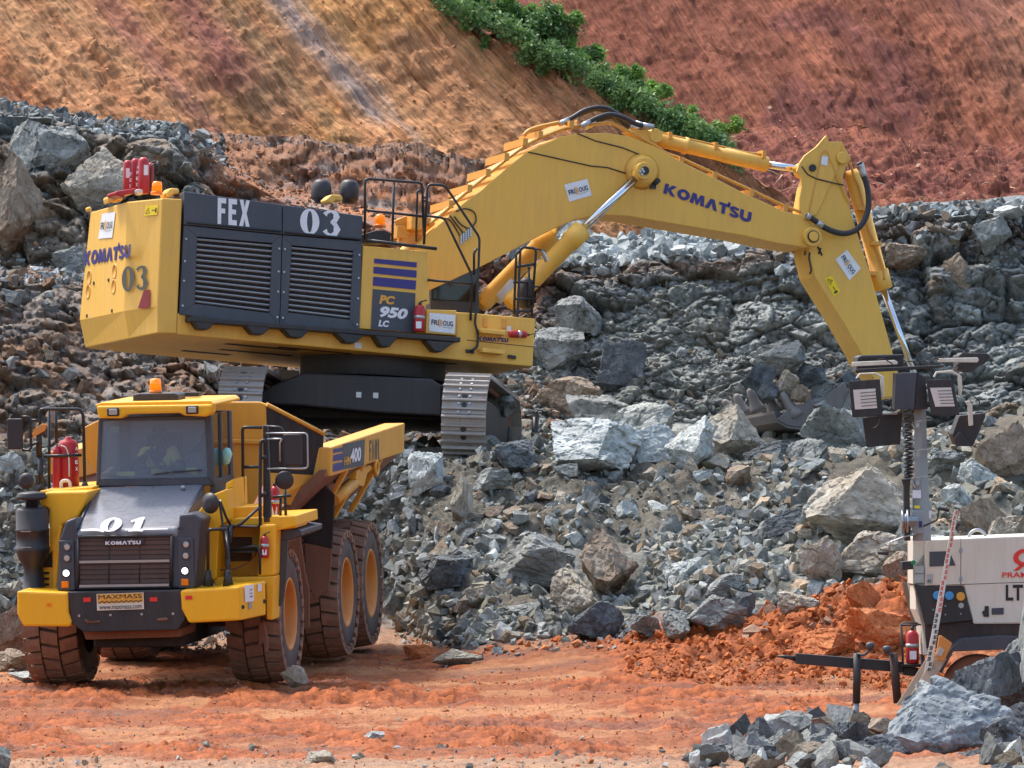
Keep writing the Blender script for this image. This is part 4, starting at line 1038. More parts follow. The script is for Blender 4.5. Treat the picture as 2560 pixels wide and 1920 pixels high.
# counterweight
A0 = E.at(394, 430, 1, SY); A1 = E.at(382.2, 720, 1, SY); B0 = E.at(351, 428, 1, SY); B1 = E.at(338, 719, 1, SY)
C0 = E.at(274, 436, 1, -.98); C1_ = E.at(267, 731, 1, -.98); D0 = E.at(196, 458, 1, 1.0); D1 = plane_at(E, 166, 750, C0, np.cross(D0-C0, C1_-C0))
Ea = np.array((D0[0]+.32, 1.7, D0[2])); Eb = np.array((D1[0]+.32, 1.7, D1[2]))
Ga = np.array((A0[0], 1.7, D0[2])); Gb = np.array((A1[0], 1.7, D1[2]))
cw = MB()
top = [A0, B0, C0, D0, Ea, Ga]; bot = [A1, B1, C1_, D1, Eb, Gb]
mid_ = [t*.20+b*.80 for t, b in zip(top, bot)]
top2 = [t+np.array((.05, 0, 0))*0 for t in top]
n = 6
vs = top+mid_+bot
ins = [bot[0], bot[1]+np.array((.02,0,0)), bot[2]+np.array((.10,.03,0)), bot[3]+np.array((.14,0,0)), bot[4], bot[5]]
vs = top+mid_+ins
cw.add(vs, [tuple(range(6)), tuple(range(12, 18))[::-1]]+[(i, i+6, (i+1) % 6+6, (i+1) % 6) for i in range(6)]+[(i+6, i+12, (i+1) % 6+12, (i+1) % 6+6) for i in range(6)])
cwo = cw.build("counterweight", M['yel'], exc, .02)
nr = np.cross(D0-C0, C1_-C0); nr /= np.linalg.norm(nr); nr = nr if nr[0] < 0 else -nr       # rear face normal
nc_ = np.cross(C0-B0, B1-B0); nc_ /= np.linalg.norm(nc_); nc_ = nc_ if nc_[1] < 0 else -nc_
def er(pts): return [plane_at(E, *C4(u, v), C0, nr) for u, v in pts]
def ec(pts): return [plane_at(E, *C4(u, v), B0, nc_) for u, v in pts]
decal("lettering", glyphs("KOMATSU", .06), er([(140,846),(462,786),(470,668),(152,716)]), M['blue'], cwo, nr*.012)
decal("lettering", glyphs("03", .12), ec([(402,1025),(582,1006),(580,838),(404,848)]), M['dgrey'], cwo, nc_*.012)
decal("marking", SQ, ec([(513,1138),(594,1132),(600,1007),(556,1011)]), M['maroon'], cwo, nc_*.012)
fridoug(cwo, er([(240,656),(337,647),(360,469),(267,482)]), nr*.010)
warning(cwo, ec([(555,497),(645,490),(655,420),(567,428)]), nc_*.006)
for u, v in ((175,922),(168,1020),(350,880),(344,985)):
    c = er([(u, v)])[0]; MB().lathe(c-nr*.01, nr, [(0,.12),(.018,.12),(.02,.10),(.0121,.095),(.0121,.001)], 20).build("lifting_hole", M['pipe'], cwo)  # discs in darker yellow, the recess's shade put into the colour
for u, v in ((208,962),(310,940),(160,1188),(333,1153)):
    c = er([(u, v)])[0]; MB().lathe(c, nr, [(0,.03),(.014,.03)], 12).build("bolt_hole", M['black'], cwo)
# engine hood
hood = plate("engine_hood", ID, [(397,413),(784,466),(776,721),(387,679)], SY+.06, 1.6, M['grey'], bevel=.03)
for pts in ([(398,413.5),(609.6,442),(609,506),(398,485)], [(611.2,442.3),(784,467),(782,519),(610.6,506)]):
    plate("hood_panel", ID, pts, SY-.03, SY+.05, M['grey'])
def ring4(name, outer, inner, y0, y1, mat, parent):
    b = MB(); O_ = e(ID, outer, y0); I_ = e(ID, inner, y0)
    for i in range(4):
        j = (i+1) % 4; b.prism([O_[i], O_[j], I_[j], I_[i]], (0, y1-y0, 0))
    return b.build(name, mat, parent, .006)
for outer, inner in (([(398,487),(609,508),(603.5,705.5),(388,679)], [(425.7,511),(588.2,525.1),(582,676.6),(421,656.3)]),
                     ([(610.6,508),(782,521),(776,721.5),(605,706)], [(630.4,529.8),(763.2,542.3),(755.4,690.7),(622.6,675)])):
    dr = ring4("engine_door", outer, inner, SY-.03, SY+.05, M['grey'], exc)
    MB().prism(e(ID, inner, SY+.035), (0, .02, 0)).build("grille_backing", M['soot'], dr)
    TL, TR, BR, BL = e(ID, inner, SY-.005); b = MB()
    for k in range(13):
        s = (k+.35)/13.0; a = TL+(BL-TL)*s; c = TR+(BR-TR)*s
        b.loft([a, a+(0,-.014,-.016), a+(0,.012,-.032), a+(0,.02,-.014)], [c, c+(0,-.014,-.016), c+(0,.012,-.032), c+(0,.02,-.014)])
    b.build("grille_slats", M['slat'], dr)
    b = MB()
    for s in (.33, .66):
        b.tube([TL+(TR-TL)*s+(0,.03,0), BL+(BR-BL)*s+(0,.03,0)], .008, 6)
    b.pieces("grille_rods", M['black'], dr)
    b = MB(); O_ = e(ID, outer, SY-.03)
    for s in (.15, .4, .62, .9):
        for a, c, w_ in ((O_[0], O_[3], .04), (O_[1], O_[2], -.04)):
            q = a+(c-a)*s+np.array((w_, 0, 0)); b.lathe(q, (0,-1,0), [(0,.018),(.015,.016)], 8)
    b.pieces("bolts", M['silver'], dr)
b = MB()
for (u0, v0), (u1, v1) in (((850,540),(1500,605)), ((1525,607),(2055,660))):
    b.tube([E.at(*C4(u0, v0), 1, SY-.05), E.at(*C4(u1, v1), 1, SY-.05)], .016, 6)
b.pieces("grab_bar", M['blackr'], exc)
up = (0, -.012, 0)
decal("lettering", glyphs("FEX", .16), e(C4, [(1060,552),(1282,573),(1284,392),(1062,370)], SY-.03), M['white'], hood, (0,-.008,0))
decal("lettering", glyphs("03", .14), e(C4, [(1630,622),(1910,643),(1912,462),(1632,442)], SY-.03), M['white'], hood, (0,-.008,0))
# side cabinet with the model figures
cab = plate("side_cabinet", C5, [(135,670),(600,711),(612,1085),(586,1095),(583,1300),(108,1262)], SY, -.7, M['yel'])
for pts in ([(215,762),(520,790),(518,826),(213,795)], [(210,820),(518,848),(516,900),(208,868)], [(208,892),(515,920),(510,985),(204,955)]):
    decal("stripe", SQ, [e(C5, pts, SY)[i] for i in (3,2,1,0)], M['blue'], cab, up)
decal("panel", SQ, e(C5, [(190,1266),(503,1292),(509,1010),(205,980)], SY), M['grey'], cab, up)
decal("lettering", font_polys("PC", .05), e(C5, [(248,1086),(350,1092),(365,1034),(262,1022)], SY), M['yel_txt'], cab, (0,-.02,0))
decal("lettering", font_polys("950", .05), e(C5, [(238,1180),(450,1202),(465,1124),(252,1100)], SY), M['white'], cab, (0,-.02,0), .06)
decal("lettering", font_polys("LC", .05), e(C5, [(242,1248),(312,1254),(322,1208),(252,1200)], SY), M['white'], cab, (0,-.02,0))
sill = plate("walkway", ID, [(410,684),(995,728.5),(995,739),(410,694)], -1.98, SY+.0, M['black'])
for pts in ([(865,1185),(1075,1213),(1000,1290),(935,1285)], [(1250,1250),(1440,1265),(1380,1325),(1310,1320)], [(1515,1280),(1700,1295),(1640,1350),(1570,1340)], [(1880,1310),(2080,1330),(2010,1385),(1950,1380)]):
    plate("walkway_bracket", C4, [(u, v-8) for u, v in pts], -1.97, SY-.01, M['black'], sill)
for pts in ([(210,1300),(395,1325),(325,1400),(270,1395)], [(585,1352),(790,1365),(700,1436),(650,1430)]):
    plate("walkway_bracket", C5, [(u, v-6) for u, v in pts], -1.97, SY-.01, M['black'], sill)
bx = plate("battery_box", C5, [(592,1125),(806,1132),(800,1312),(582,1296)], SY-.10, -.9, M['yel'])
fridoug(bx, e(C5, [(607,1280),(790,1300),(795,1165),(610,1150)], SY-.10), (0,-.008,0))
for pts in ([(985,1262),(1160,1278),(1158,1310),(988,1292)], [(992,1400),(1156,1418),(1152,1448),(990,1430)]):
    plate("step", C5, pts, SY-.22, SY, M['yel'])
for u, v in ((1012,1218),(1147,1225)):
    plate("latch", C5, [(u-16,v-38),(u+16,v-36),(u+16,v+38),(u-16,v+36)], SY-.02, SY, M['pipe'])
decal("lettering", glyphs("KOMATSU", .06), e(C5, [(956,1350),(1172,1362),(1175,1326),(958,1312)], SY), M['blue'], plat, up)
b = MB()
for q in ([(880,1345),(1362,1395)], ): b.tube(e(C5, q, SY-.002), .006, 4)
b.build("seam", M['black'], plat)
decal("sticker", SQ, e(C5, [(72,1400),(124,1408),(126,1366),(74,1360)], SY), M['white'], plat, up)
# cab behind the boom
cabin = MB().prism(e(ID, [(930,530),(1033,530),(1036,690),(930,685)], .62), (0, 1.05, 0)).build("cab", M['grey'], exc, .03)
plate("cab_window", ID, [(934,560),(1030,560),(1032,652),(934,648)], .60, .64, M['dark_glass'], cabin)
# boom
boom = plate("boom", ID, [(900,530),(924.3,506.5),(966.6,470),(1002.3,438),(1040,411),(1099,359),(1135.8,330),(1164,316),(1209,296),(1247.7,288),(1309,286.5),(1357.5,294),(1415.6,317),(1470.5,348),(1551,388),(1607,417),(1694,456),(1732,464),(1762,490),(1770,515),(1744.6,535),(1679,525),(1607,509),(1519,494),(1430,479),(1357.5,466.5),(1293,463.5),(1241,475),(1190,497.5),(1039,576),(930,626),(900,640)], -.45, .45, M['yel'], bevel=.015)
tip = E.at(1754, 511.6, 1, -.5)
MB().cyl(tip-(0,.05,0), tip+(0,1.1,0), .155, 28).build("tip_boss", M['yel'], boom, .01)
MB().cyl(tip-(0,.075,0), tip-(0,.04,0), .10, 20).build("pin", M['black'], boom, .005)
MB().cyl(tip-(0,.09,0), tip-(0,.04,0), .082, 20).build("pin_cap", M['yel'], boom, .01)
decal("lettering", glyphs("KOMATSU", .06), e(C7, [(1330,652),(1915,852),(1928,762),(1352,566)], -.45), M['blue'], boom, up)
fridoug(boom, e(C7, [(703,708),(854,665),(824,554),(669,594)], -.45), (0,-.008,0))
b = MB()
b.tube(e(C7, [(430,375),(510,392),(850,468),(960,478),(1080,516)], -.46), .011, 5)
b.tube(e(C7, [(760,250),(880,300),(1060,345),(1210,405),(1240,500),(1262,575)], -.46), .011, 5)
b.pieces("cable", M['hose'], boom)
b = MB(); c = E.at(*C7(1262, 600), 1, -.47); b.box(c-(.05,.03,.05), c+(.05,.0,.05)); b.tube(e(C7, [(1270,590),(1305,560)], -.50), .04, 8)
b.build("work_lamp", M['black'], boom)
b = MB()
for q in [[(720,470),(770,500),(830,600)], [(755,450),(800,510),(862,590)], [(790,460),(840,520),(905,555)], [(800,425),(870,405),(930,430),(945,490),(915,540)]]:
    b.tube(smooth_path(e(C5, q, -.47), 4), .012, 5)
b.pieces("grease_line", M['hose'], boom)
b = MB()
for i in range(5):
    for j in range(5):
        u = 835+i*17; v = 600+j*14-i*14; p_ = E.at(*C5(u, v), 1, -.46); b.cyl(p_, p_-(0,.03,0), .018, 6)
b.build("grease_block", M['silver'], boom)
# pipes and hoses on the boom's back
for i in range(6):
    yy = -.40+.15*i; off = 10+2.2*i
    pts = [(925,492),(962,462),(1000,428),(1090,354),(1140,318),(1170,303),(1215,285),(1247,278)]
    q = [E.at(u, v-off+4, 1, yy) for u, v in pts]
    MB().tube(smooth_path(q, 4), .028, 8).build("hydraulic_pipe", M['pipe'], boom)
b = MB()
for u, v in ((975,446),(1015,412),(1055,378),(1095,344),(1135,312),(1168,296),(1235,274)):
    a = E.at(u, v, 1, -.46); b.box(a-(.04,.0,.02), a+(.04,.9,.10))
b.pieces("pipe_clamp", M['pipe'], boom)
q = [(1240,276),(1309,268),(1330,272),(1415,317),(1440,333),(1473,345),(1519,366),(1625,414),(1693,446),(1729,460)]
for k, yy in enumerate((-.36, -.1, .16)):
    MB().tube(smooth_path([E.at(u, v-2, 1, yy) for u, v in q], 3), .026, 8).build("hydraulic_pipe", M['pipe'], boom)
b = MB()
for u, v in ((1473,347),(1545,379),(1625,416),(1698,449)):
    a = E.at(u, v, 1, -.44); b.box(a-(.035,0,.06), a+(.035,.7,.06))
b.pieces("pipe_clamp", M['pipe'], boom)
for k, (pts, yy) in enumerate((([(655,180),(720,148),(800,100),(880,78),(950,82),(1020,118),(1100,170),(1215,200)], -.3), ([(700,168),(780,120),(870,88),(930,95),(1010,135),(1080,190),(1150,215)], -.1), ([(800,195),(860,160),(940,128),(1000,125),(1080,150),(1160,190),(1250,205)], -.42), ([(830,200),(900,165),(980,140),(1040,165),(1090,200),(1130,222)], .1))):
    q = e(C7, pts, yy); MB().tube(smooth_path(q, 5), .04, 10).build("hydraulic_hose", M['hose'], boom)
    MB().tube([q[0]-(q[1]-q[0])*.3, q[0]+(q[1]-q[0])*.7], .046, 10).tube([q[-2]+(q[-1]-q[-2])*.4, q[-1]+(q[-1]-q[-2])*.2], .046, 10).pieces("hose_ferrule", M['silver'], boom)
q = e(C7, [(400,268),(430,235),(500,208),(640,178)], -.3); MB().tube(smooth_path(q, 4), .034, 8).build("hydraulic_pipe", M['pipe'], boom)
# valve lumps behind the cabinet
b = MB(); rr_ = random.Random(3)
for i in range(16):
    u, v = rr_.uniform(340, 620), rr_.uniform(520, 640); c = E.at(*C5(u, v-.12*(u-340)), 1, -.1+rr_.uniform(-.3,.3)); s = rr_.uniform(.05, .13); b.box(c-s, c+s)
for i in range(6): b.tube(e(C5, [(360+i*6, 500+i*14),(440, 465+i*14),(500, 480+i*18),(530, 600)], -.2), .022, 6)
b.build("valve_block", M['pipe'], exc, .01)
# boom cylinders
def cylinder(fr, name, eye, end, split, y, r, rr, parent, collar=True, eye2=None, sticker=None):
    a = fr.at(*eye, 1, y); c = fr.at(*end, 1, y); s = fr.at(*split, 1, y); d = (c-a)/np.linalg.norm(c-a)
    b_ = MB().lathe(s, d, [(0,r*.7),(.0,r*1.16),(.30,r*1.16),(.31,r),(np.linalg.norm(c-s)-.1,r),(np.linalg.norm(c-s),r*.8)], 24)
    o = b_.build(name, M['yel'], parent)
    MB().tube([s+d*.05, a+d*.16], rr, 18).build("piston_rod", M['chrome'], o)
    MB().lathe(a+d*.18, -d, [(0,rr*1.1),(.06,rr*1.4),(.14,rr*1.8)], 16).build("rod_end", M['yel'], o)
    MB().cyl(a-(0,.13,0), a+(0,.13,0), .14, 24).build("rod_eye", M['yel'], o, .012)
    MB().lathe(a-(0,.13,0), (0,-1,0), [(0,.07),(.02,.07)], 12).build("pin", M['black'], o)
    return o, a, d
bc1, a1, d1 = cylinder(E, "boom_cylinder", C7(1190,505), (1101,662), C7(790,895), -.72, .145, .068, exc)
cylinder(E, "boom_cylinder", (C7(1190,505)[0]-62, C7(1190,505)[1]+14), (1045,669), C7(580,925), .72, .145, .068, exc)
q = E.at(*C5(1150, 960), 1, .72)
p0 = E.at(1045, 669, 1, .72); p1 = E.at(*C7(580, 925), 1, .72); dd = (p0-p1)/np.linalg.norm(p0-p1)
MB().lathe(p1+dd*1.05, dd, [(0,.149),(.38,.149)], 24).build("cylinder_label", M['white'], exc)
c = E.at(*C7(1190,505), 1, -.45); MB().lathe(c, (0,-1,0), [(0,.3),(.05,.24),(.14,.2)], 24).build("cylinder_boss", M['yel'], boom)
b = MB()
for u, v in ((1178,505),(1200,505),(1190,525),(1192,490)):
    c = E.at(*C7(u, v), 1, -.86); b.lathe(c, (0,-1,0), [(0,.022),(.02,.02)], 8)
b.pieces("pin_bolts", M['silver'], boom)
# dipper arm
arm = plate("dipper_arm", C8, [(560,150),(680,97),(742,215),(700,280),(685,340),(700,430),(760,650),(880,1030),(1030,1560),(1085,1760),(1060,1860),(960,1860),(815,1570),(690,1350),(590,1190),(490,1030),(452,880),(430,620),(470,400)], -.33, .33, M['yel'], bevel=.015)
for yy in (-.36, -.02, .30):
    MB().prism(e(C8, [(570,50),(585,95),(680,95),(655,200),(640,300),(500,600),(385,620),(385,480),(400,400),(395,345),(365,300),(385,240),(420,190),(500,130)], yy), (0, .055, 0)).build("arm_bracket", M['yel'], arm, .006)
c = E.at(*C8(677, 207), 1, -.37); MB().lathe(c, (0,-1,0), [(0,.1),(.03,.1),(.035,.085)], 20).build("pin", M['yel'], arm)
decal("weld_rib", stroke([(0,0),(.25,.85)]+arc(.38,.86,.13,.12,180,0,8)+[(1,0)], .05), e(C8, [(430,620),(730,520),(690,150),(470,150)], -.33), M['pipe'], arm, (0,-.035,0))
decal("sticker", SQ, e(C8, [(530,252),(572,262),(580,200),(537,192)], -.36), M['white'], arm, (0,-.012,0))
c_ = e(C8, [(727,1053),(806,972),(712,842),(630,908)], -.33)
fridoug(arm, [c_[3], c_[0], c_[1], c_[2]][0:4] and [c_[3], c_[0], c_[1], c_[2]], (0,-.008,0))
c_ = e(C8, [(620,1165),(665,1130),(606,1018),(556,1042)], -.33)
warning(arm, [c_[3], c_[0], c_[1], c_[2]], (0,-.008,0))
b = MB(); b.tube(e(C8, [(400,265),(440,320),(500,350),(600,375),(690,395)], -.37), .012, 5)
b.pieces("cable", M['hose'], arm)
q = smooth_path(e(C8, [(430,605),(490,640),(560,690),(640,722),(710,728),(780,700),(830,640),(858,560),(860,470),(845,380),(822,320),(812,270),(795,238)], -.5), 4)
MB().tube(q, .048, 10).build("hydraulic_hose", M['hose'], arm)
MB().tube(q[:3], .056, 10).tube(q[5:8], .056, 10).tube(q[-10:-2], .055, 10).pieces("hose_ferrule", M['silver'], arm)
# stains under the tip pin
b = MB()
for pts in ([(455,860),(450,900),(465,980),(455,1010)], [(510,820),(525,850),(540,880)], [(515,870),(530,830)], [(425,850),(420,880)]):
    b.tube(e(C8, pts, -.335), .016, 5)
b.pieces("grease_stain", M['black'], arm)
# arm cylinder along the boom's top
s = E.at(*C7(2030, 460), 1, 0); a = E.at(*C8(412, 292), 1, 0); f_ = E.at(*C7(1240, 277), 1, 0); d = (s-f_)/np.linalg.norm(s-f_); L = np.linalg.norm(s-f_)
ac = MB().lathe(f_, d, [(.02,.1),(.16,.118),(.6,.118),(.61,.14),(.66,.14),(.67,.118),(L*.62,.118),(L*.62,.128),(L-.02,.128),(L,.1)], 24).build("arm_cylinder", M['yel'], exc)
MB().tube([s-d*.02, a], .062, 18).build("piston_rod", M['chrome'], ac)
MB().cyl(a-(0,.15,0), a+(0,.15,0), .13, 22).build("rod_eye", M['yel'], ac, .01)
MB().cyl(a-(0,.4,0), a+(0,.4,0), .06, 16).build("pin", M['black'], ac)
MB().cyl(f_-(0,.3,0), f_+(0,.3,0), .115, 20).build("base_eye", M['yel'], ac, .01)
for yy in (-.28, .2):
    MB().prism(e(C7, [(1060,243),(1200,228),(1285,236),(1292,345),(1180,318)], yy), (0,.07,0)).build("cylinder_bracket", M['yel'], boom, .006)
for k in (-.05, .08):
    MB().tube(smooth_path([x+np.array((0,k,.0)) for x in e(C7, [(1290,235),(1360,262),(1650,325),(1870,378),(1990,392)], 0)], 3), .02, 6).build("hydraulic_pipe", M['pipe'], ac)
b = MB()
for u, v in ((1362,262),(1668,330),(1990,385)):
    c = E.at(*C7(u, v), 1, 0); b.box(c-(.03,.14,.08), c+(.03,.14,.04))
b.pieces("pipe_clamp", M['pipe'], ac)
# bucket cylinder beside the arm
t0 = E.at(*C8(752, 330), 1, 0); t1 = E.at(*C8(925, 985), 1, 0); t2 = E.at(*C8(962, 1118), 1, 0); t3 = E.at(*C8(1235, 1860), 1, 0)
d = (t2-t0)/np.linalg.norm(t2-t0); L = np.linalg.norm(t2-t0); L1 = np.linalg.norm(t1-t0)
bk = MB().lathe(t0, d, [(-.1,.09),(.0,.13),(L1,.13),(L1,.165),(L-.02,.165),(L,.12)], 24).build("bucket_cylinder", M['yel'], exc)
MB().tube([t2-d*.05, t3], .052, 18).build("piston_rod", M['chrome'], bk)
MB().tube(smooth_path(e(C8, [(735,240),(760,330),(800,420),(830,560),(850,660),(905,800),(960,960),(968,1050)], -.16), 3), .024, 8).build("hydraulic_pipe", M['pipe'], bk)
b = MB()
for u, v in ((815,560),(900,800),(860,1005)):
    c = E.at(*C8(u, v), 1, -.1); b.box(c-(.09,.1,.03), c+(.09,.1,.03))
b.pieces("pipe_clamp", M['pipe'], bk)
# bucket, loaded
bucket = MB()
prof = [(860,700),(900,820),(1050,900),(1300,930),(1550,900),(1750,800),(1860,620),(1880,420),(1840,300)]
Np = e(C14, prof, -1.25); Fp = [q+np.array((0, 2.5, 0)) for q in Np]
for i in range(len(Np)-1):
    nrm = np.array((0, 0, -.05)); bucket.loft([Np[i], Np[i+1], Np[i+1]+nrm, Np[i]+nrm], [Fp[i], Fp[i+1], Fp[i+1]+nrm, Fp[i]+nrm])
bko = bucket.build("bucket", M['bucketm'], exc)
MB().prism(e(C14, prof[1:]+[(1500,560),(1150,620)], -1.27), (0,.05,0)).build("bucket_side", M['bucketm'], bko)
MB().prism(e(C14, [(820,690),(1240,800),(1260,960),(860,900)], -1.0), (0,.1,0)).build("bucket_lip", M['bucketm'], bko)
for (u, v), (u2, v2), yy in (((975,470),(1165,780),-1.15), ((745,435),(880,740),-.6), ((520,415),(650,720),0.0), ((335,490),(450,760),.6), ((165,575),(360,740),1.2)):
    a, c = E.at(*C14(u, v), 1, yy), E.at(*C14(u2, v2), 1, yy-.05); d = (c-a)/np.linalg.norm(c-a); L = np.linalg.norm(c-a)
    MB().lathe(a, d, [(-.03,.01),(-.02,.04),(.02,.062),(.12,.075),(L*.55,.085),(L*.8,.12),(L,.14)], 12).build("bucket_tooth", M['tooth'], bko)
# ---- undercarriage
ux = np.array((math.cos(math.radians(6)), -math.sin(math.radians(6)), -.03)); uy = np.array((math.sin(math.radians(6)), math.cos(math.radians(6)), -.082))
Uf = Frame(P(998, 985, 113.0), ux, np.cross(ux, uy))
m_eu = E.matrix().inverted() @ Uf.matrix()
def under(o):
    o.matrix_local = m_eu; return o
def stadium(Lh, R, n=10, low=0):
    pts = []
    for i in range(n+1): a = math.pi/2+math.pi*i/n; pts.append((R+R*math.cos(a), R+R*math.sin(a)))
    for i in range(n+1): a = -math.pi/2+math.pi*i/n; pts.append((Lh-R+R*math.cos(a), R+R*math.sin(a)))
    return pts
def track(x0):
    Rk = .64; Lh = 5.5; pts = [np.array(p_) for p_ in stadium(Lh, Rk, 24)]; pts.append(pts[0])
    seg = [np.linalg.norm(pts[i+1]-pts[i]) for i in range(len(pts)-1)]; tot = sum(seg); N_ = 48; sh = MB(); bolts = MB(); holes = MB()
    for k in range(N_):
        s0 = (k+.35)*tot/N_; i = 0
        while s0 > seg[i]: s0 -= seg[i]; i += 1
        c = pts[i]+(pts[i+1]-pts[i])*s0/seg[i]; t = (pts[i+1]-pts[i])/seg[i]; nn = np.array((t[1], -t[0]))
        if (c-np.array((Lh/2, Rk))).dot(nn) < 0: nn = -nn
        L2 = tot/N_*.485
        def q(x, a, h_): w_ = c+t*a+nn*h_; return (x0+x, w_[0], w_[1])
        prof_ = [(-L2,-.03),(-L2,.0),(-L2+.02,.045),(-L2+.045,.045),(-L2+.06,.0),(.02,.0),(.03,.04),(.055,.04),(.07,0),(L2,.0),(L2,-.03)]
        sh.loft([q(-.345, a, h_) for a, h_ in prof_], [q(.345, a, h_) for a, h_ in prof_])
        for xx in (-.085, .085):
            for aa in (-.045, .095):
                p_ = np.array(q(xx, aa, 0)); bolts.lathe(p_, np.array((0, nn[0], nn[1])), [(0,.026),(.02,.022)], 6)
        p_ = np.array(q(0, -.02 if k % 2 else .1, .002)); holes.lathe(p_, np.array((0, nn[0], nn[1])), [(0,.045),(.004,.045)], 12)
    to = under(sh.build("track", M['steel'], exc))
    bolts.build("track_bolts", M['silver'], to)["kind"] = "stuff"; holes.build("track_holes", M['black'], to)["kind"] = "stuff"
    fr = MB().box((x0-.2, .7, .25), (x0+.2, 4.9, 1.0)); fr.build("track_frame", M['black'], to, .03)
    for yy in (Rk+.02, Lh-Rk-.02):
        MB().cyl((x0-.16, yy, Rk), (x0+.16, yy, Rk), .56, 28).build("sprocket", M['steel'], to, .03)
        MB().cyl((x0-.24, yy, Rk), (x0+.24, yy, Rk), .2, 20).build("hub", M['black'], to, .02)
    for k in range(8): MB().cyl((x0-.2, 1.2+k*.45, .17), (x0+.2, 1.2+k*.45, .17), .13, 14).build("roller", M['mud'], to)
    b_ = MB(); NL = 48
    for sd_ in (-.14, .14):
        pth = [(x0+sd_, a[0]*.0+ (a[0]-Lh/2)*.97+Lh/2, (a[1]-Rk)*.90+Rk) for a in pts[:-1]]
        b_.tube(pth, .05, 6, closed=True)
    b_.build("track_chain", M['mud'], to)
    return to
track(0.0); tl = track(-3.5)
b = MB()
b.tube([(.62,4.9,.1),(.62,4.9,1.0)], .055, 10); b.tube([(.48,4.7,.1),(.48,4.7,.6)], .04, 8); b.box((.35,4.6,.0),(.7,5.0,.25))
under(b.pieces("track_guard", M['blackr'], exc))
def uf(cr, pts, y): return [Uf.at(*cr(u, v), 1, y) for u, v in pts]
cb = under(MB().prism(uf(C6, [(380,285),(470,235),(640,165),(940,178),(1380,200),(1440,240),(1440,415),(1100,398),(600,352),(400,345)], 1.1), (0,3.0,0)).build("carbody", M['black'], exc, .03))
under(MB().prism(uf(C6, [(560,350),(1430,395),(1430,440),(620,425)], 1.6), (0,2.4,0)).build("carbody_belly", M['soot'], exc, .03))
c = Uf.at(*C6(1040, 175), 1, 2.6)
under(MB().cyl(c+(0,0,-.1), c+(0,0,.42), 1.15, 40).build("swing_ring", M['black'], exc, .02))
for u, v in ((960,292),(1058,296)):
    b = [Uf.at(*C6(u+a, v+d_), 1, 1.09) for a, d_ in ((-15,15),(15,17),(16,-15),(-14,-16))]
    o = decal("sticker", SQ, b, M['silver'], exc, (0,-.004,0)); under(o)
# rails, ladders
def rail(cr, lst, y, r=.021, name="handrail"):
    b = MB()
    for pts in lst: b.tube(round_path(e(cr, pts, y), .07), r, 8)
    return (b.pieces if name == 'mirror_arm' else b.build)(name, M['blackr'], exc)
rail(C5, [[(150,630),(150,190),(560,222),(572,660)], [(150,415),(572,462)], [(358,205),(345,640)]], -1.66)
rail(C5, [[(515,640),(525,280),(550,270)], [(555,320),(600,330)], [(555,345),(600,355)]], -1.45, .018)
rail(C5, [[(572,660),(598,232),(722,238),(970,612),(960,880),(945,1130),(935,1230),(958,1290),(955,1395),(905,1425)], [(598,458),(718,472),(915,880),(905,1205)], [(598,915),(912,945)], [(930,880),(930,720),(950,690)]], -1.78)
rail(C5, [[(160,632),(662,692)]], -1.74, .028, "walkway_edge")
rail(C5, [[(1205,1465),(1245,1440),(1240,1180),(1262,680),(1375,690),(1340,1180)], [(1215,1165),(1232,725),(1262,700)], [(1225,822),(1372,800)], [(1212,930),(1358,932)], [(1215,1050),(1350,1052)], [(1212,1140),(1350,1140)], [(1320,820),(1330,1100)]], -1.66)
rail(C5, [[(1370,690),(1440,710)], [(1340,960),(1400,965)]], -1.66, .014, "mirror_arm")
MB().prism(e(C5, [(1412,700),(1440,712),(1468,780),(1455,786)], -1.7), (0,.12,0)).build("mirror", M['silver'], exc, .01)
b = MB(); c = E.at(*C5(1300, 1010), 1, -1.5); b.lathe(c-(0,0,.25), (0,0,1), [(0,.03),(.02,.1),(.45,.12),(.5,.04)], 16); b.build("work_lamp", M['black'], exc)
for (u, v) in ((905,1425),(1205,1465)):
    MB().prism(e(C5, [(u-28,v-16),(u+28,v-8),(u+26,v+16),(u-28,v+8)], SY-.05), (0,.05,0)).build("rail_foot", M['black'], exc, .005)
# things fitted on the roof
def beacon(fr, parent, c, s=1.0):
    b_ = MB().lathe(c, (0,0,1), [(0,.10*s),(.04*s,.10*s),(.05*s,.075*s)], 20).build("beacon_base", M['orange'], parent)
    MB().lathe(c+(0,0,.05*s), (0,0,1), [(0,.085*s),(.12*s,.082*s),(.16*s,.07*s),(.17*s,.01)], 20).build("beacon_lens", M['amber'], b_)
    return b_
beacon(E, exc, E.at(*C4(640, 350), 1, -1.3), .95)
beacon(E, exc, E.at(*C5(255, 540), 1, -1.2), .95)
plate("beacon_mount", C5, [(165,580),(230,560),(290,560),(335,580),(332,640),(165,640)], -1.5, -.9, M['black'])
for u, v, w_ in ((1775,410,70), (1967,412,68)):
    c = E.at(*C4(u, v), 1, -.6); r_ = w_*.3125/137
    MB().lathe(c, (0,0,1), [(0,.10),(.05,.10),(.05,r_*.9),(.09,r_),(.22,r_),(.32,r_*.9),(.37,r_*.6),(.385,.01)], 24).build("air_precleaner", M['hose'], exc)
def lump(cr, pts, y, t, mat, name):
    return MB().prism(e(cr, pts, y), (0, t, 0)).build(name, mat, exc, .03, )
lump(C4, [(1810,385),(1850,348),(1915,352),(1930,370),(1925,395),(1880,388),(1860,412),(1820,400)], -1.4, .3, M['yel'], "exhaust_hood")
lump(C4, [(700,345),(735,303),(800,308),(800,345),(765,348),(735,370),(705,372)], -1.4, .3, M['yel'], "corner_lamp_guard")
lump(C4, [(305,365),(345,350),(410,372),(405,395),(350,392),(312,412)], -.2, .3, M['yel'], "corner_lamp_guard")
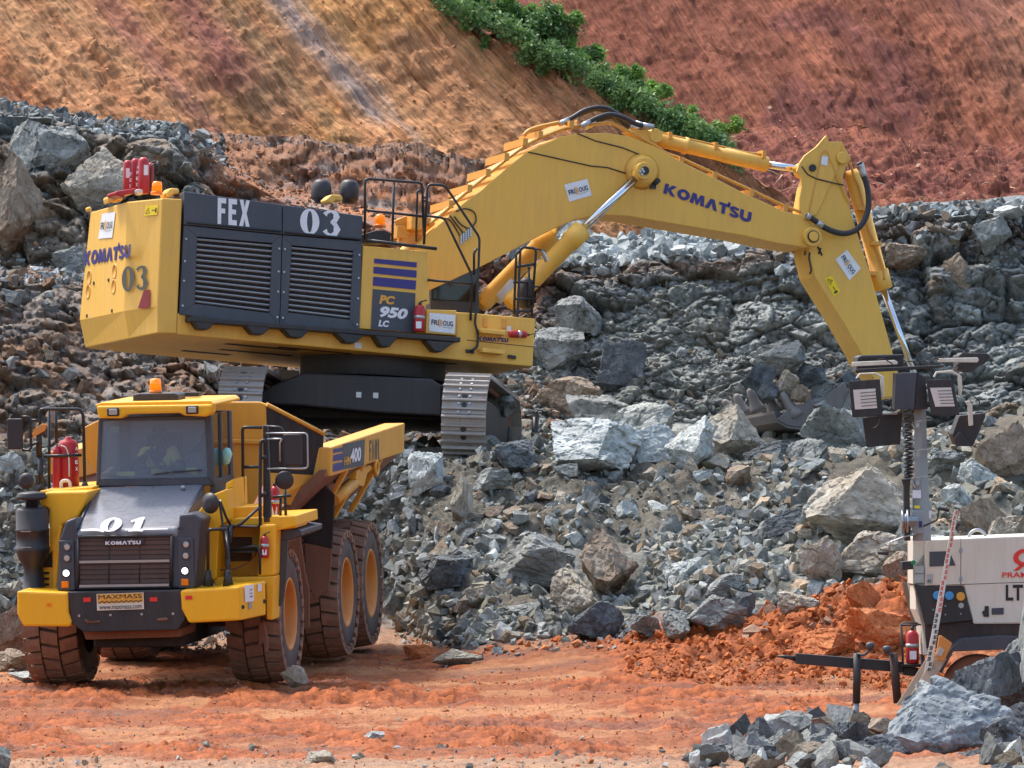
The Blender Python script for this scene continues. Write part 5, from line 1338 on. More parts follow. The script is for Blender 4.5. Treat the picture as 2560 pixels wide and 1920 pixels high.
lump(C4, [(165,440),(188,428),(195,455),(180,470)], 1.0, .2, M['yel'], "corner_lamp_guard")
lump(C4, [(497,312),(545,308),(552,350),(500,352)], -1.0, .12, M['lens'], "work_lamp")
for u, v0, v1, w_, yy in ((440,112,345,31,-.3), (492,100,340,31,-.1), (550,92,345,38,-.7), (598,130,330,24,.1)):
    a = E.at(*C4(u, v1), 1, yy); c = E.at(*C4(u, v0), 1, yy); r_ = w_*.3125/137; L = np.linalg.norm(c-a); d = (c-a)/L
    o = MB().lathe(a, d, [(0,r_*.9),(.02,r_),(L*.88,r_),(L*.96,r_*.8),(L,r_*.4)], 20).build("suppression_cylinder", M['red'], exc)
    for k in range(2 if u in (440,550) else 0):
        pass
for u, v in ((550,180),(440,198)):
    pass
for tx, u0, v0 in (("A",505,160),("F",503,195),("E",502,238),("X",499,282),("F",463,208),("E",459,250),("X",455,290)):
    cc4 = [E.at(*C4(a, b_), 1, -.98) for a, b_ in ((u0-7,v0+12),(u0+7,v0+12),(u0+7,v0-12),(u0-7,v0-12))]
for (u, v, w_, h_, yy) in ((567,180,15,35,-.90),(441,200,13,33,-.52)):
    decal("cylinder_label", SQ, e(C4, [(u-w_,v+h_),(u+w_,v+h_),(u+w_,v-h_),(u-w_,v-h_)], yy), M['white'], exc, (0,0,0))
for tx, u0, v0, yy in (("A",510,160,-.9),("F",508,197,-.9),("E",505,238,-.9),("X",502,280,-.9),("F",462,208,-.5),("E",460,250,-.5),("X",457,290,-.5)):
    decal("lettering", font_polys(tx, .03), e(C4, [(u0-7,v0+12),(u0+7,v0+12),(u0+7,v0-12),(u0-7,v0-12)], yy), M['white'], exc, (0,0,0))
lump(C4, [(360,325),(500,305),(500,340),(420,350),(420,370),(362,352)], -.9, .5, M['red'], "cylinder_rack")
c = E.at(*C4(640, 160), 1, -.2); MB().lathe(c, (.94,-.34,0), [(0,.10),(.03,.10)], 20).build("round_mirror", M['black'], exc)
b = MB(); b.tube(round_path(e(C4, [(595,330),(600,150),(635,130),(625,260)], -.3), .03), .01, 6); b.build("mirror_arm", M['blackr'], exc)
# hand extinguishers clipped on
def extinguisher(fr, a, c, r_, label):
    a, c = fr.w(a), fr.w(c); L = np.linalg.norm(c-a); d = (c-a)/L
    t = thing("fire_extinguisher", label, "extinguisher"); t.location = tuple(a)
    MB().lathe((0,0,0), d, [(0,r_*.85),(.02,r_),(L*.74,r_),(L*.84,r_*.7),(L*.88,r_*.3)], 18).build("cylinder", M['red'], t)
    MB().lathe(d*L*.86, d, [(0,r_*.32),(L*.1,r_*.32)], 10).tube([d*L*.97, d*L*.99+np.array((r_*1.2,0,.02))], r_*.14, 6).build("valve", M['black'], t)
    MB().lathe(d*L*.42, d, [(0,r_*1.02),(.05,r_*1.02)], 18).build("strap", M['silver'], t)
    MB().add([np.array(q)+np.array((0,-r_*1.03,0)) for q in ((-r_*.5,0,L*.12),(r_*.5,0,L*.12),(r_*.5,0,L*.34),(-r_*.5,0,L*.34))], [(0,1,2,3)]).build("label_plate", M['white'], t)
    return t
extinguisher(E, E.at(*C5(535, 1288), 1, -1.86), E.at(*C5(545, 1066), 1, -1.86), .088, "red fire extinguisher standing against the excavator's figure panel, beside the white sticker box")
extinguisher(E, E.at(*C5(1180, 1300), 1, -1.86), E.at(*C5(1330, 1308), 1, -1.86), .06, "small red extinguisher lying flat on the excavator's front step box")
# ---------------------------------------------------------------- the articulated dump truck
M['rubber'] = paint("tyre_rubber", rgb(74, 68, 66), .8, .6, rgb(136, 108, 92))
M['tread'] = paint("dusty_tread", rgb(126, 96, 80), .9, .8, rgb(168, 124, 98))
a9 = math.radians(9)
tx = np.array((math.cos(a9), -math.sin(a9), .016)); ty = np.array((math.sin(a9), math.cos(a9), .040))
T = Frame(P(357, 1476, 100), tx, np.cross(tx, ty))
truck = thing("dump_truck", "yellow six-wheeled articulated dump truck with dark bonnet, facing the camera", "dump truck", frame=T)
def tp(name, cr, pts, y0, y1, mat, parent=truck, bevel=.015):
    return MB().prism([T.at(*cr(u, v), 1, y0) for u, v in pts], (0, y1-y0, 0)).build(name, mat, parent, bevel)
def t_(cr, pts, y): return [T.at(*cr(u, v), 1, y) for u, v in pts]
def sp(name, cr, pts, x0, x1, mat, parent=truck, bevel=.015):
    return MB().prism([T.at(*cr(u, v), 0, x0) for u, v in pts], (x1-x0, 0, 0)).build(name, mat, parent, bevel)
# wheels
def wheel_parts(cx, cy, side):
    c = np.array((cx, cy, .93)); w = .37; ax = (side, 0, 0); o_ = c-np.array(ax)*w
    tyre = MB().lathe(o_, ax, [(.0,.50),(-.0,.66),(.03,.80),(.08,.855),(w,.875),(2*w-.08,.855),(2*w-.03,.80),(2*w,.66),(2*w-.01,.52),(2*w-.05,.46)], 56, False).build("tyre", M['rubber'], None)
    tr = MB(); N_ = 26
    def q(x, a, r): return (c[0]+side*x, c[1]+r*math.sin(a), c[2]+r*math.cos(a))
    for k in range(N_):
        da = 2*math.pi/N_
        for (xa, xb, sh, ga, ra, rb) in ((-.375,-.135,.0,.12,.885,.925), (-.115,.115,.45,-.10,.93,.93), (.135,.375,.9,.12,.925,.885)):
            a0 = (k+sh)*da; h_ = da*.39
            inner = [q(xa, a0-h_+ga*da, ra), q(xb, a0-h_-ga*da, rb), q(xb, a0-ga*da, rb+.005), q(xb, a0+h_-ga*da, rb), q(xa, a0+h_+ga*da, ra), q(xa, a0+ga*da, ra+.005)]
            base = [q(x*1.0, a_, .84) for x, a_ in ((xa,a0-h_*1.05+ga*da),(xb,a0-h_*1.05-ga*da),(xb,a0-ga*da),(xb,a0+h_*1.05-ga*da),(xa,a0+h_*1.05+ga*da),(xa,a0+ga*da))]
            tr.loft(base, inner)
        for sgn in (-1, 1):   # shoulder lugs wrap onto the sidewall
            a0 = (k+(0 if sgn < 0 else .9))*da; h_ = da*.30; s_ = sgn*.37
            tr.loft([q(s_, a0-h_+.12*da, .885), q(s_, a0+h_+.12*da, .885), q(s_*1.02, a0+h_*.8+.12*da, .78), q(s_*1.02, a0-h_*.8+.12*da, .78)],
                    [q(s_*.9, a0-h_+.12*da, .88), q(s_*.9, a0+h_+.12*da, .88), q(s_*.96, a0+h_*.8+.12*da, .77), q(s_*.96, a0-h_*.8+.12*da, .77)])
    trd = tr.build("tread", M['tread'], None)
    rim = MB().lathe(c+np.array((side*.34,0,0)), ax, [(.01,.50),(.02,.475),(.0,.455),(-.03,.44),(-.10,.425),(-.24,.40),(-.28,.36),(-.30,.27)], 40, False).build("rim", M['rim'], None)
    hub = MB().lathe(c+np.array((side*.34,0,0)), ax, [(-.30,.30),(-.28,.24),(-.18,.22),(-.12,.17),(-.10,.06),(-.10,.01)], 30, False).build('hub', M['mud'], None)  # darker brown than the rim: the deep dish's shading painted in
    b_ = MB()
    for k in range(12):
        a_ = 2*math.pi*k/12; p_ = c+np.array((side*.05, .29*math.sin(a_), .29*math.cos(a_))); b_.lathe(p_, ax, [(0,.022),(.03,.02)], 6)
    nuts = b_.build("wheel_nuts", M['mud'], None)
    return tyre, trd, rim, hub, nuts
def wheel(cx, cy, side, steer=0.0, zoff=0.0):
    w_ = bpy.data.objects.new("wheel", None); C.objects.link(w_); w_.parent = truck
    for o in wheel_parts(0, 0, side): o.parent = w_
    w_.location = (cx, cy, zoff); w_.rotation_euler = (0, 0, steer)
    return w_
HW = 1.41
for cy in (0, 4.35, 6.32):
    wheel(HW, cy, 1); wheel(-HW, cy, -1)
    MB().cyl((-1.2, cy, .93), (1.2, cy, .93), .16, 16).build("axle", M['mud'], truck)
MB().box((-.62,-1.7,.62), (.62,2.4,1.25)).box((-.5,2.3,.75), (.5,7.2,1.25)).pieces("chassis", M['soot'], truck, .03)
MB().box((-1.3,4.2,.8), (-1.0,6.5,1.1)).box((1.0,4.2,.8), (1.3,6.5,1.1)).pieces("bogie_beam", M['mud'], truck, .03)
# bumper
YB = -2.25
tp("bumper", ID, [(145,1279),(389,1275),(400,1338),(384,1361),(182,1366),(154,1346)], YB, YB+.5, M['black'])
bl_ = tp("bumper_corner", C9, [(66,940),(442,953),(447,1100),(470,1165),(462,1205),(112,1202),(66,1110)], YB-.03, YB+.8, M['tyel'], bevel=.03)
decal("reflector", SQ, t_(C9, [(288,1056),(320,1056),(320,1030),(288,1030)], YB-.03), M['orange'], bl_, (0,-.012,0))
br_ = tp("bumper_corner", C10, [(88,948),(520,922),(528,1168),(150,1187),(98,1085)], YB-.03, YB+.7, M['tyel'], bevel=.03)
F1_ = t_(C10, [(520,922),(528,1168)], YB-.03); F2_ = t_(C10, [(712,878),(714,1128)], -1.55)
MB().loft([F1_[0]+(0,.01,0), F2_[0], F2_[1], F1_[1]+(0,.01,0)], [F1_[0]+(-.4,.5,0), F2_[0]+(-.4,.2,0), F2_[1]+(-.4,.2,0), F1_[1]+(-.4,.5,0)]).build("bumper_side", M['tyel'], br_, .02)
def bs(cr, pts):
    n_ = np.cross(F2_[0]-F1_[0], F1_[1]-F1_[0]); return [plane_at(T, *cr(u, v), F1_[0], n_) for u, v in pts]
decal("notice", SQ, bs(C10, [(560,1035),(625,1025),(622,903),(556,912)]), M['white'], br_, (.004,-.012,0))
decal("notice_text", [[(0,0),(1,.05),(1,.2),(0,.15)], [(.1,.4),(.9,.42),(.9,.55),(.1,.5)], [(.2,.75),(1,.8),(1,.95),(.2,.9)]], bs(C10, [(596,1000),(614,998),(610,935),(596,938)]), M['dgrey'], br_, (.006,-.02,0))
decal("notice", SQ, bs(C10, [(652,958),(680,952),(680,898),(652,903)]), M['white'], br_, (.004,-.012,0))
decal("notice", SQ, bs(C10, [(585,1083),(612,1078),(612,1032),(585,1036)]), M['silver'], br_, (.004,-.012,0))
for u, v in ((543,1070),(700,1028)):
    c = bs(C10, [(u, v)])[0]; MB().lathe(c, (.5,-.8,0), [(0,.03),(.015,.025)], 12).build("hole_plug", M['black'], br_)
decal("reflector", SQ, t_(C10, [(128,1016),(178,1014),(176,986),(128,988)], YB-.03), M['redrefl'], br_, (0,-.012,0))
for q in ([(560,1022),(613,1020),(613,988),(560,990)], [(1052,1018),(1107,1017),(1106,986),(1052,988)]):
    decal("reflector", SQ, t_(C9, q, YB), M['redrefl'], truck, (0,-.01,0))
# number board on the bumper
pl_ = decal("name_board", SQ, t_(C9, [(662,1085),(1010,1074),(1006,950),(658,962)], YB), M['cream'], truck, (0,-.02,0))
c_ = t_(C9, [(662,1085),(1010,1074),(1006,950),(658,962)], YB)
decal("board_band", SQ, sub(c_, .02, .42, .98, .97), M['yel_txt'], pl_, (0,-.024,0))
decal("lettering", font_polys("MAXMASS", 0), sub(c_, .04, .67, .96, .93), M['black_txt'], pl_, (0,-.028,0))
decal("lettering", font_polys("www.maxmass.com", .004), sub(c_, .05, .06, .95, .26), M['black_txt'], pl_, (0,-.028,0))
ch = []
for k in range(18): ch.append([(k, (k % 2)*.5), (k+1, (k % 2)*.5), (k+1, (k % 2)*.5+.5), (k, (k % 2)*.5+.5)])
decal("chequer_strip", ch, sub(c_, .04, .44, .96, .56), M['black_txt'], pl_, (0,-.028,0))
b = MB()
for u, v in ((528,1124),(760,1118),(992,1112)): b.lathe(T.at(*C9(u, v), 1, YB), (0,-1,0), [(0,.02),(.02,.018)], 8)
b.lathe(T.at(*C10(38,1118), 1, YB), (0,-1,0), [(0,.02),(.02,.018)], 8)
b.pieces("bumper_bolts", M['silver'], truck)
for q in ([(566,1150),(585,1150),(600,1165),(680,1160),(680,1175),(590,1180),(570,1170)], [(1103,1145),(1180,1135),(1185,1160),(1105,1165)]):
    tp("tow_plate", C9, q, YB-.02, YB+.02, M['mud'])
tp("belly_plate", ID, [(178,1362),(392,1357),(390,1376),(185,1382)], YB+.25, -1.0, M['mud'])
# nose: lamp surround, grille, bonnet
YN = -2.0
nose = tp("nose_panel", ID, [(122,1276),(129,1162),(142,1126),(163,1118),(166,1150),(385,1143),(387,1112),(419,1109),(439,1121),(433,1146),(422,1270)], YN, -1.2, M['grey'], bevel=.03)
gq = [(169,1160),(371,1157),(369,1268),(169,1271)]
tp("grille", ID, gq, YN-.03, YN+.01, M['brownmesh'], nose, .01)
gr = t_(ID, gq, YN-.035); b = MB()
for s in (.33, .66): b.tube([gr[0]+(gr[1]-gr[0])*s, gr[3]+(gr[2]-gr[3])*s], .007, 5)
for s in np.linspace(.08, .92, 10): b.tube([gr[0]+(gr[3]-gr[0])*s, gr[1]+(gr[2]-gr[1])*s], .005, 5)
b.pieces("grille_wires", M['black'], nose)
b = MB()
for s in (.46, .93): b.loft([gr[0]+(gr[3]-gr[0])*s+(.02,-.02,0), gr[0]+(gr[3]-gr[0])*(s+.05)+(.02,-.02,0), gr[0]+(gr[3]-gr[0])*(s+.05)+(.02,-.03,0), gr[0]+(gr[3]-gr[0])*s+(.02,-.03,0)], [gr[1]+(gr[2]-gr[1])*s+(-.02,-.02,0), gr[1]+(gr[2]-gr[1])*(s+.05)+(-.02,-.02,0), gr[1]+(gr[2]-gr[1])*(s+.05)+(-.02,-.03,0), gr[1]+(gr[2]-gr[1])*s+(-.02,-.03,0)])
b.pieces("grille_bars", M['silver'], nose)
b = MB()
for i in range(4):
    j = (i+1) % 4; b.tube([gr[i], gr[j]], .022, 8)
b.build("grille_frame", M['black'], nose)
tp("badge", C9, [(706,557),(1006,546),(1006,600),(712,606)], YN-.06, YN-.02, M['black'], nose, .005)
decal("lettering", glyphs("KOMATSU", .06), t_(C9, [(722,600),(985,594),(985,560),(722,566)], YN-.06), M['white'], nose, (0,-.012,0))
for cr, us in ((C9, (438, 437, 432, 425)), (C10, (132, 130, 124, 124))):
    vs_ = (615, 697, 808, 892) if cr is C9 else (614, 696, 806, 888)
    c = T.at(*cr(us[0], (vs_[0]+vs_[2])/2+20), 1, YN); z = lambda v: T.at(*cr(us[0], v), 1, YN)[2]
    MB().box((c[0]-.105, YN-.03, z(vs_[3]+45)), (c[0]+.105, YN+.0, z(vs_[0]-50))).build("lamp_panel", M['grey'], nose, .015)
    for k, (u, v) in enumerate(zip(us, vs_)):
        c = T.at(*cr(u, v), 1, YN-.03)
        if k < 3:
            h_ = MB().lathe(c, (0,-1,0), [(0,.055),(.02,.055),(.022,.045),(.01,.043)], 20).build("headlight", M['grey'], nose)
            MB().lathe(c, (0,-1,0), [(.0,.044),(.014,.044),(.02,.03)], 20).build("lens", M['lamp'] if k == 2 else M['lens'], h_)
        else:
            MB().box(c-(.05,.025,.045), c+(.05,0,.045)).build("indicator", M['orange'], nose, .01)
HF = t_(ID, [(165,1147),(386,1140),(386,1162),(165,1166)], YN-.02); HR = t_(ID, [(204,1050),(444,1044),(444,1165),(204,1165)], -.46)
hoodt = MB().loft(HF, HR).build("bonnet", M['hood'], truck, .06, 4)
hn = np.cross(HF[1]-HF[0], HR[0]-HF[0]); hn /= np.linalg.norm(hn); hn = hn if hn[2] > 0 else -hn
def hp(cr, pts): return [plane_at(T, *cr(u, v), HF[0], hn) for u, v in pts]
decal("lettering", glyphs("01", .3), hp(C1, [(850,1500),(1235,1497),(1285,1372),(900,1382)]), M['white'], hoodt, hn*.03)
decal("paint_smear", [[(0,.2),(.4,.35),(.7,.3),(1,.0),(1,.6),(.5,.8),(0,.5)]], hp(C1, [(700,1495),(900,1500),(900,1470),(700,1468)]), M['white'], hoodt, hn*.022)
decal("paint_line", SQ, hp(C1, [(1080,1484),(1450,1474),(1450,1468),(1080,1474)]), M['white'], hoodt, hn*.022)
lo = hp(C1, [(1000,1040),(1350,1040),(1310,1075),(1170,1118),(1080,1110)])
decal("wiper_cowl", [[(0,1),(1,1),(.9,.5),(.5,0),(.2,.1)]], [lo[0]+(0,0,-.06), lo[1]+(0,0,-.06), lo[1], lo[0]], M['black'], hoodt, hn*.02)
b = MB(); b.lathe(hp(C1, [(1585,1118)])[0], hn, [(0,.03),(.05,.03),(.06,.01)], 12); b.build("bonnet_latch", M['silver'], hoodt)
MB().tube(hp(C1, [(1760,1085),(1545,1455)]), .018, 8).tube(hp(C1, [(825,1095),(668,1460)]), .018, 8).pieces("bonnet_edge", M['grey'], hoodt)
# left wing with the air cleaner
wl = tp("left_wing", C9, [(215,938),(212,745),(305,640),(305,330),(235,300),(238,255),(280,207),(600,202),(525,390),(400,452),(385,545),(362,938)], -1.35, -.2, M['tyel'], bevel=.03)
tp("wing_flange", C9, [(325,938),(332,640),(345,560),(370,480),(398,450),(400,470),(385,545),(362,938)], -1.42, -1.33, M['tyel'], wl, .02)
for v0 in (800, 842, 884): tp("louvre_slot", C9, [(208,v0),(305,v0),(302,v0+17),(208,v0+17)], -1.37, -1.34, M['soot'], wl, .003)
tp("wing_recess", C9, [(240,740),(325,640),(325,765),(240,765)], -1.375, -1.345, M['soot'], wl, .003)
zc = lambda v: T.at(*C9(185, v), 1, -1.5)[2]
c = T.at(*C9(186, 700), 1, -1.5); base = np.array((c[0], -1.5, 0))
MB().lathe(base, (0,0,1), [(zc(930),.17),(zc(925),.15),(zc(780),.13),(zc(755),.14),(zc(700),.2),(zc(650),.225),(zc(640),.232),(zc(615),.232),(zc(612),.222),(zc(500),.222),(zc(497),.23),(zc(480),.23),(zc(477),.222),(zc(345),.22),(zc(325),.19),(zc(318),.09)], 32).build("air_cleaner", M['black'], truck)
MB().lathe(base, (0,0,1), [(zc(322),.085),(zc(270),.085),(zc(262),.16),(zc(258),.205),(zc(238),.212),(zc(225),.19),(zc(215),.19),(zc(208),.13),(zc(203),.05)], 32).build("air_cleaner_cap", M['hose'], truck)
b = MB()
for v in (492, 610): b.box(np.array((c[0]-.11, -1.735, zc(v)-.006)), np.array((c[0]+.03, -1.725, zc(v)+.006)))
b.pieces("clamp_band", M['silver'], truck)
q = t_(C9, [(250,440),(290,400),(330,360),(345,330)], -1.1); MB().tube(smooth_path(t_(C9, [(345,440),(345,360),(315,320),(270,320)], -1.15), 4), .11, 16).build("intake_elbow", M['hose'], truck)
# left deck: rails, red tanks, mirrors
def trail(cr, lst, y, r=.02, name="handrail", mat=None):
    b = MB()
    for pts in lst:
        b.tube(round_path([T.at(*cr(*p_[:2]), 1, p_[2] if len(p_) > 2 else y) for p_ in pts], .05), r, 8)
    return (b.pieces if name == "mirror_arm" else b.build)(name, mat or M['blackr'], truck)
tp("left_deck", C1, [(340,1185),(345,1130),(800,1095),(800,1150)], -.9, 1.0, M['tyel'])
trail(C1, [[(355,1135,-.4),(345,430,-.4),(385,425,-.4),(690,425,-.3),(718,470,-.3),(735,1120,-.3)], [(372,832,-.4),(705,822,-.3)], [(425,1120,.6),(425,430,.6)], [(490,720,.9),(480,430,.9)], [(345,430,-.4),(470,398,.9)]], -.4, .022)
trail(C1, [[(330,560,-.4),(335,840,-.4)], [(350,1110,-.4),(350,840,-.4)]], -.4, .036)
for u, v in ((360,1120),(735,1115)): MB().lathe(T.at(*C1(u, v), 1, -.4)-(0,0,.02), (0,0,1), [(0,.07),(.12,.03)], 12).build("rail_foot", M['black'], truck)
for u0, v0, v1, w_, y in ((598,665,1130,88,-.15), (500,740,1130,42,-.25)):
    a = T.at(*C1(u0, v1), 1, y); c = T.at(*C1(u0, v0), 1, y); r_ = w_*.25/157; L = c[2]-a[2]
    MB().lathe(a, (0,0,1), [(0,r_*.9),(.02,r_),(L*.84,r_),(L*.93,r_*.8),(L*.97,r_*.3),(L,r_*.3)], 24).build("suppression_cylinder", M['red'], truck)
for tx_, v in (("A",765),("F",822),("E",882),("X",940)):
    decal("lettering", font_polys(tx_, .02), t_(C1, [(650,v+15),(674,v+15),(674,v-15),(650,v-15)], -.32), M['white'], truck, (0,0,0))
MB().tube(smooth_path(t_(C1, [(525,740),(570,760),(595,850),(598,1010)], -.34), 4), .010, 6).build("suppression_hose", M['cream'], truck)
MB().tube(round_path(t_(C1, [(535,1160),(525,1045),(600,1040),(618,1155)], -.5), .05), .024, 8).build("lifting_hook", M['cream'], truck)
o = MB().box(T.at(*C1(62,775), 1, -.5), T.at(*C1(190,505), 1, -.5)+(0,.06,0)).build("mirror", M['hose'], truck, .02)
trail(C1, [[(190,490),(260,490),(268,780),(190,780)], [(260,520),(345,520)], [(268,740),(345,700)], [(100,500),(100,470)]], -.45, .018, "mirror_arm")
MB().lathe(T.at(*C1(230,1045), 1, -.9), (-.1,-1,0), [(0,.11),(.03,.11),(.05,.06)], 24).build("round_mirror", M['hose'], truck)
trail(C1, [[(235,1110,-.9),(240,1180,-.9)]], -.9, .014, "mirror_arm")
MB().prism(t_(C1, [(272,640),(300,590),(370,548),(405,560),(385,610),(290,668)], -.5), (0,.05,0)).build("deck_lamp", M['rim'], truck, .01)
# cab
YC = -.5
low = tp("cab", C1, [(822,1092),(848,1030),(1798,1008),(1850,1085)], YC, .95, M['grey'])
tp("cab_pillar", C1, [(828,1090),(850,495),(885,500),(862,1035)], YC-.02, YC+.12, M['grey'], low)
tp("cab_pillar", C1, [(1766,490),(1822,470),(1850,1085),(1792,1012)], YC-.02, YC+.12, M['grey'], low)
tp("cab_header", C1, [(850,500),(1822,475),(1822,520),(850,530)], YC-.01, YC+.1, M['grey'], low)
Xl = T.at(*C1(850, 700), 1, YC)[0]; Xr_ = T.at(*C1(1835, 700), 1, YC)[0]; zt = T.at(*C1(1400, 480), 1, YC)[2]; zb = T.at(*C1(1400, 1050), 1, YC)[2]
MB().box((Xl,.86,zb),(Xr_,.92,zt)).build("cab_rear_wall", M['cabmesh'] if 'cabmesh' in M else M['grey'], low)
MB().box((Xr_-.05,.75,zb),(Xr_,.92,zt)).box((Xl,.75,zb),(Xl+.05,.92,zt)).box((Xr_-.05,.1,zb),(Xr_+.005,.17,zt)).pieces("cab_pillar", M['grey'], low, .01)
MB().box((Xr_-.06,-.45,zb-.25),(Xr_+.01,.92,zb+.02)).box((Xl,-.45,zb-.2),(Xl+.05,.92,zb+.02)).pieces("door_panel", M['grey'], low, .02)
MB().box((Xr_-.035,-.40,zb),(Xr_-.02,.76,zt)).build("side_window", M['sglass'], low)
MB().box((Xl+.02,-.40,zb),(Xl+.035,.76,zt)).build("side_window", M['glass'], low)
ws = MB().prism(t_(C1, [(880,512),(1772,492),(1793,1012),(860,1032)], YC-.005), (0,.012,0)).build("windscreen", M['glass'], low)
MB().prism(t_(C1, [(1005,1000),(1010,968),(1165,962),(1160,1004)], YC+.03), (0,.01,0)).build("dash_card", M['lime'], low)
MB().prism(t_(C1, [(1600,950),(1605,928),(1700,930),(1695,990),(1665,985)], YC+.03), (0,.01,0)).build("dash_card", M['lime'], low)
MB().prism(t_(C1, [(880,985),(940,925),(988,922),(930,975)], YC+.05), (0,.01,0)).build("dash_paper", M['white'], low)
MB().prism(t_(C1, [(942,628),(1022,628),(1026,578),(945,576)], YC+.02), (0,.006,0)).build("screen_sticker", M['mint'], low)
MB().box((Xl+.1,YC+.1,zb-.02),(Xr_-.1,YC+.42,zb+.09)).build("dashboard", M['black'], low, .04)
MB().tube(t_(C1, [(1330,988),(1480,968),(1740,952)], YC-.03), .009, 6).build("wiper", M['black'], low)
MB().lathe(T.at(*C1(1955,835), 1, .2), (.2,0,1), [(-.12,.02),(-.08,.06),(.05,.08),(.12,.03)], 14).build("water_jug", M['mint'], low)
rf = tp("roof", C1, [(822,388),(870,368),(1815,350),(1850,378),(1846,398),(830,410)], -.72, 1.12, M['tyel'], low, .03)
vs_ = tp("roof_visor", C1, [(848,503),(832,398),(1832,384),(1822,465),(1775,490),(1595,482),(1550,458),(1095,470),(1045,505)], -.80, -.45, M['tyel'], low, .03)
for q in ([(922,488),(1028,486),(1025,412),(922,414)], [(1605,470),(1712,466),(1710,392),(1602,394)]):
    w_ = MB().prism(t_(C1, q, -.83), (0,.06,0)).build("work_lamp", M['black'], low, .02)
    cx_ = [(q[0][0]+q[1][0])/2, (q[0][1]+q[2][1])/2]
    MB().prism(t_(C1, [(cx_[0]-36,cx_[1]+24),(cx_[0]+36,cx_[1]+24),(cx_[0]+36,cx_[1]-26),(cx_[0]-36,cx_[1]-26)], -.84), (0,.02,0)).build("lens", M['lens'], w_, .01)
tp("beacon_rack", C1, [(1145,372),(1148,300),(1200,290),(1500,285),(1540,300),(1540,370),(1470,362),(1440,375),(1230,378),(1200,362)], -.35, .15, M['black'], low, .02)
c = T.at(*C1(1345, 285), 1, -.2)
o = MB().lathe(c, (0,0,1), [(-.01,.09),(.04,.09)], 18).build("beacon_base", M['orange'], low)
MB().lathe(c+(0,0,.03), (0,0,1), [(0,.085),(.1,.078),(.16,.07),(.17,.01)], 20).build("beacon_lens", M['amber'], o)
MB().box((-.1+c[0]+.3,.3,c[2]-.08),(c[0]+.5,.5,c[2]-.02)).build("roof_hatch", M['black'], low)
# seat, wheel
sc_ = T.at(*C1(1400, 850), 1, .35)
MB().box((sc_[0]-.27,.15,zb-.25),(sc_[0]+.27,.6,zb-.1)).box((sc_[0]-.25,.5,zb-.2),(sc_[0]+.25,.68,zb+.62)).build("seat", M['cloth_dark'], low, .06)
MB().prism(t_(C1, [(1590,960),(1585,880),(1640,790),(1720,700),(1790,560),(1800,560),(1800,960)], .4), (0,.2,0)).build("passenger_seat", M['cloth_dark'], low, .04)
MB().prism(t_(C1, [(1600,970),(1592,850),(1660,795),(1730,800),(1745,950)], .32), (0,.06,0)).build("hung_jacket", M['cloth_blue'], low, .03)
sw = T.at(*C1(1290, 930), 1, -.05); b = MB()
b.tube([sw+np.array((.235*math.cos(t), -.10*math.sin(t), .235*math.sin(t)*.85-.02)) for t in np.linspace(0, 2*math.pi, 28)[:-1]], .016, 8, closed=True)
b.tube([sw, sw+(0,-.15,-.25)], .03, 8); b.tube([sw+(-.22,0,0), sw+(.22,0,0)], .012, 6)
b.build("steering_wheel", M['black'], low)
MB().box((Xl+.15,.2,zb),(Xl+.27,.3,zt-.1)).build("radio_post", M['black'], low)
# driver
def skinned(name, joints, edges, radii, mat, parent, sub_=2):
    me = bpy.data.meshes.new(name); me.from_pydata([tuple(map(float, j)) for j in joints], edges, []); me.update()
    o = bpy.data.objects.new(name, me); C.objects.link(o); o.parent = parent; me.materials.append(mat)
    sk = o.modifiers.new("skin", 'SKIN'); sk.use_smooth_shade = True
    if not me.skin_vertices: me.attributes.new
    bm = bmesh.new(); bm.from_mesh(me); lay = bm.verts.layers.skin.verify()
    for i, v in enumerate(bm.verts):
        r_ = radii[i]; v[lay].radius = r_ if isinstance(r_, tuple) else (r_, r_)
    bm.verts.ensure_lookup_table(); bm.verts[0][lay].use_root = True; bm.to_mesh(me); bm.free()
    o.modifiers.new("subd", 'SUBSURF').levels = sub_; o.modifiers["subd"].render_levels = sub_
    return o
drv = thing("person", "truck driver in dark cap and lime shirt seated at the steering wheel behind the windscreen", "person", frame=T)
hd = T.at(*C1(1372, 665), 1, .18); px = lambda u, v, y: T.at(*C1(u, v), 1, y)
pel = np.array((sc_[0], .38, zb-.10)); ch_ = px(1390, 830, .30); nk = px(1385, 760, .26)
shL = px(1250, 800, .28); shR = px(1500, 795, .28); elL = px(1200, 900, .02); haL = px(1325, 748, .02); elR = px(1560, 930, .05); haR = px(1430, 935, -.12)
J = [pel, pel+(0,-.02,.2), ch_, nk, px(1378, 715, .22), px(1372, 672, .20), px(1372, 625, .20), shL, elL, haL, shR, elR, haR,
     pel+(-.12,0,-.02), pel+(-.17,-.42,.02), pel+(-.17,-.48,-.35), pel+(.12,0,-.02), pel+(.17,-.42,.02), pel+(.17,-.48,-.35)]
Ed = [(0,1),(1,2),(2,3),(3,4),(4,5),(5,6),(2,7),(7,8),(8,9),(2,10),(10,11),(11,12),(0,13),(13,14),(14,15),(0,16),(16,17),(17,18)]
Rd = [.15,.14,(.17,.12),.07,.055,(.075,.09),(.07,.085),.07,.05,.032,.07,.05,.032,.09,.075,.05,.09,.075,.05]
body = skinned("body", J, Ed, Rd, M['skin'], drv)
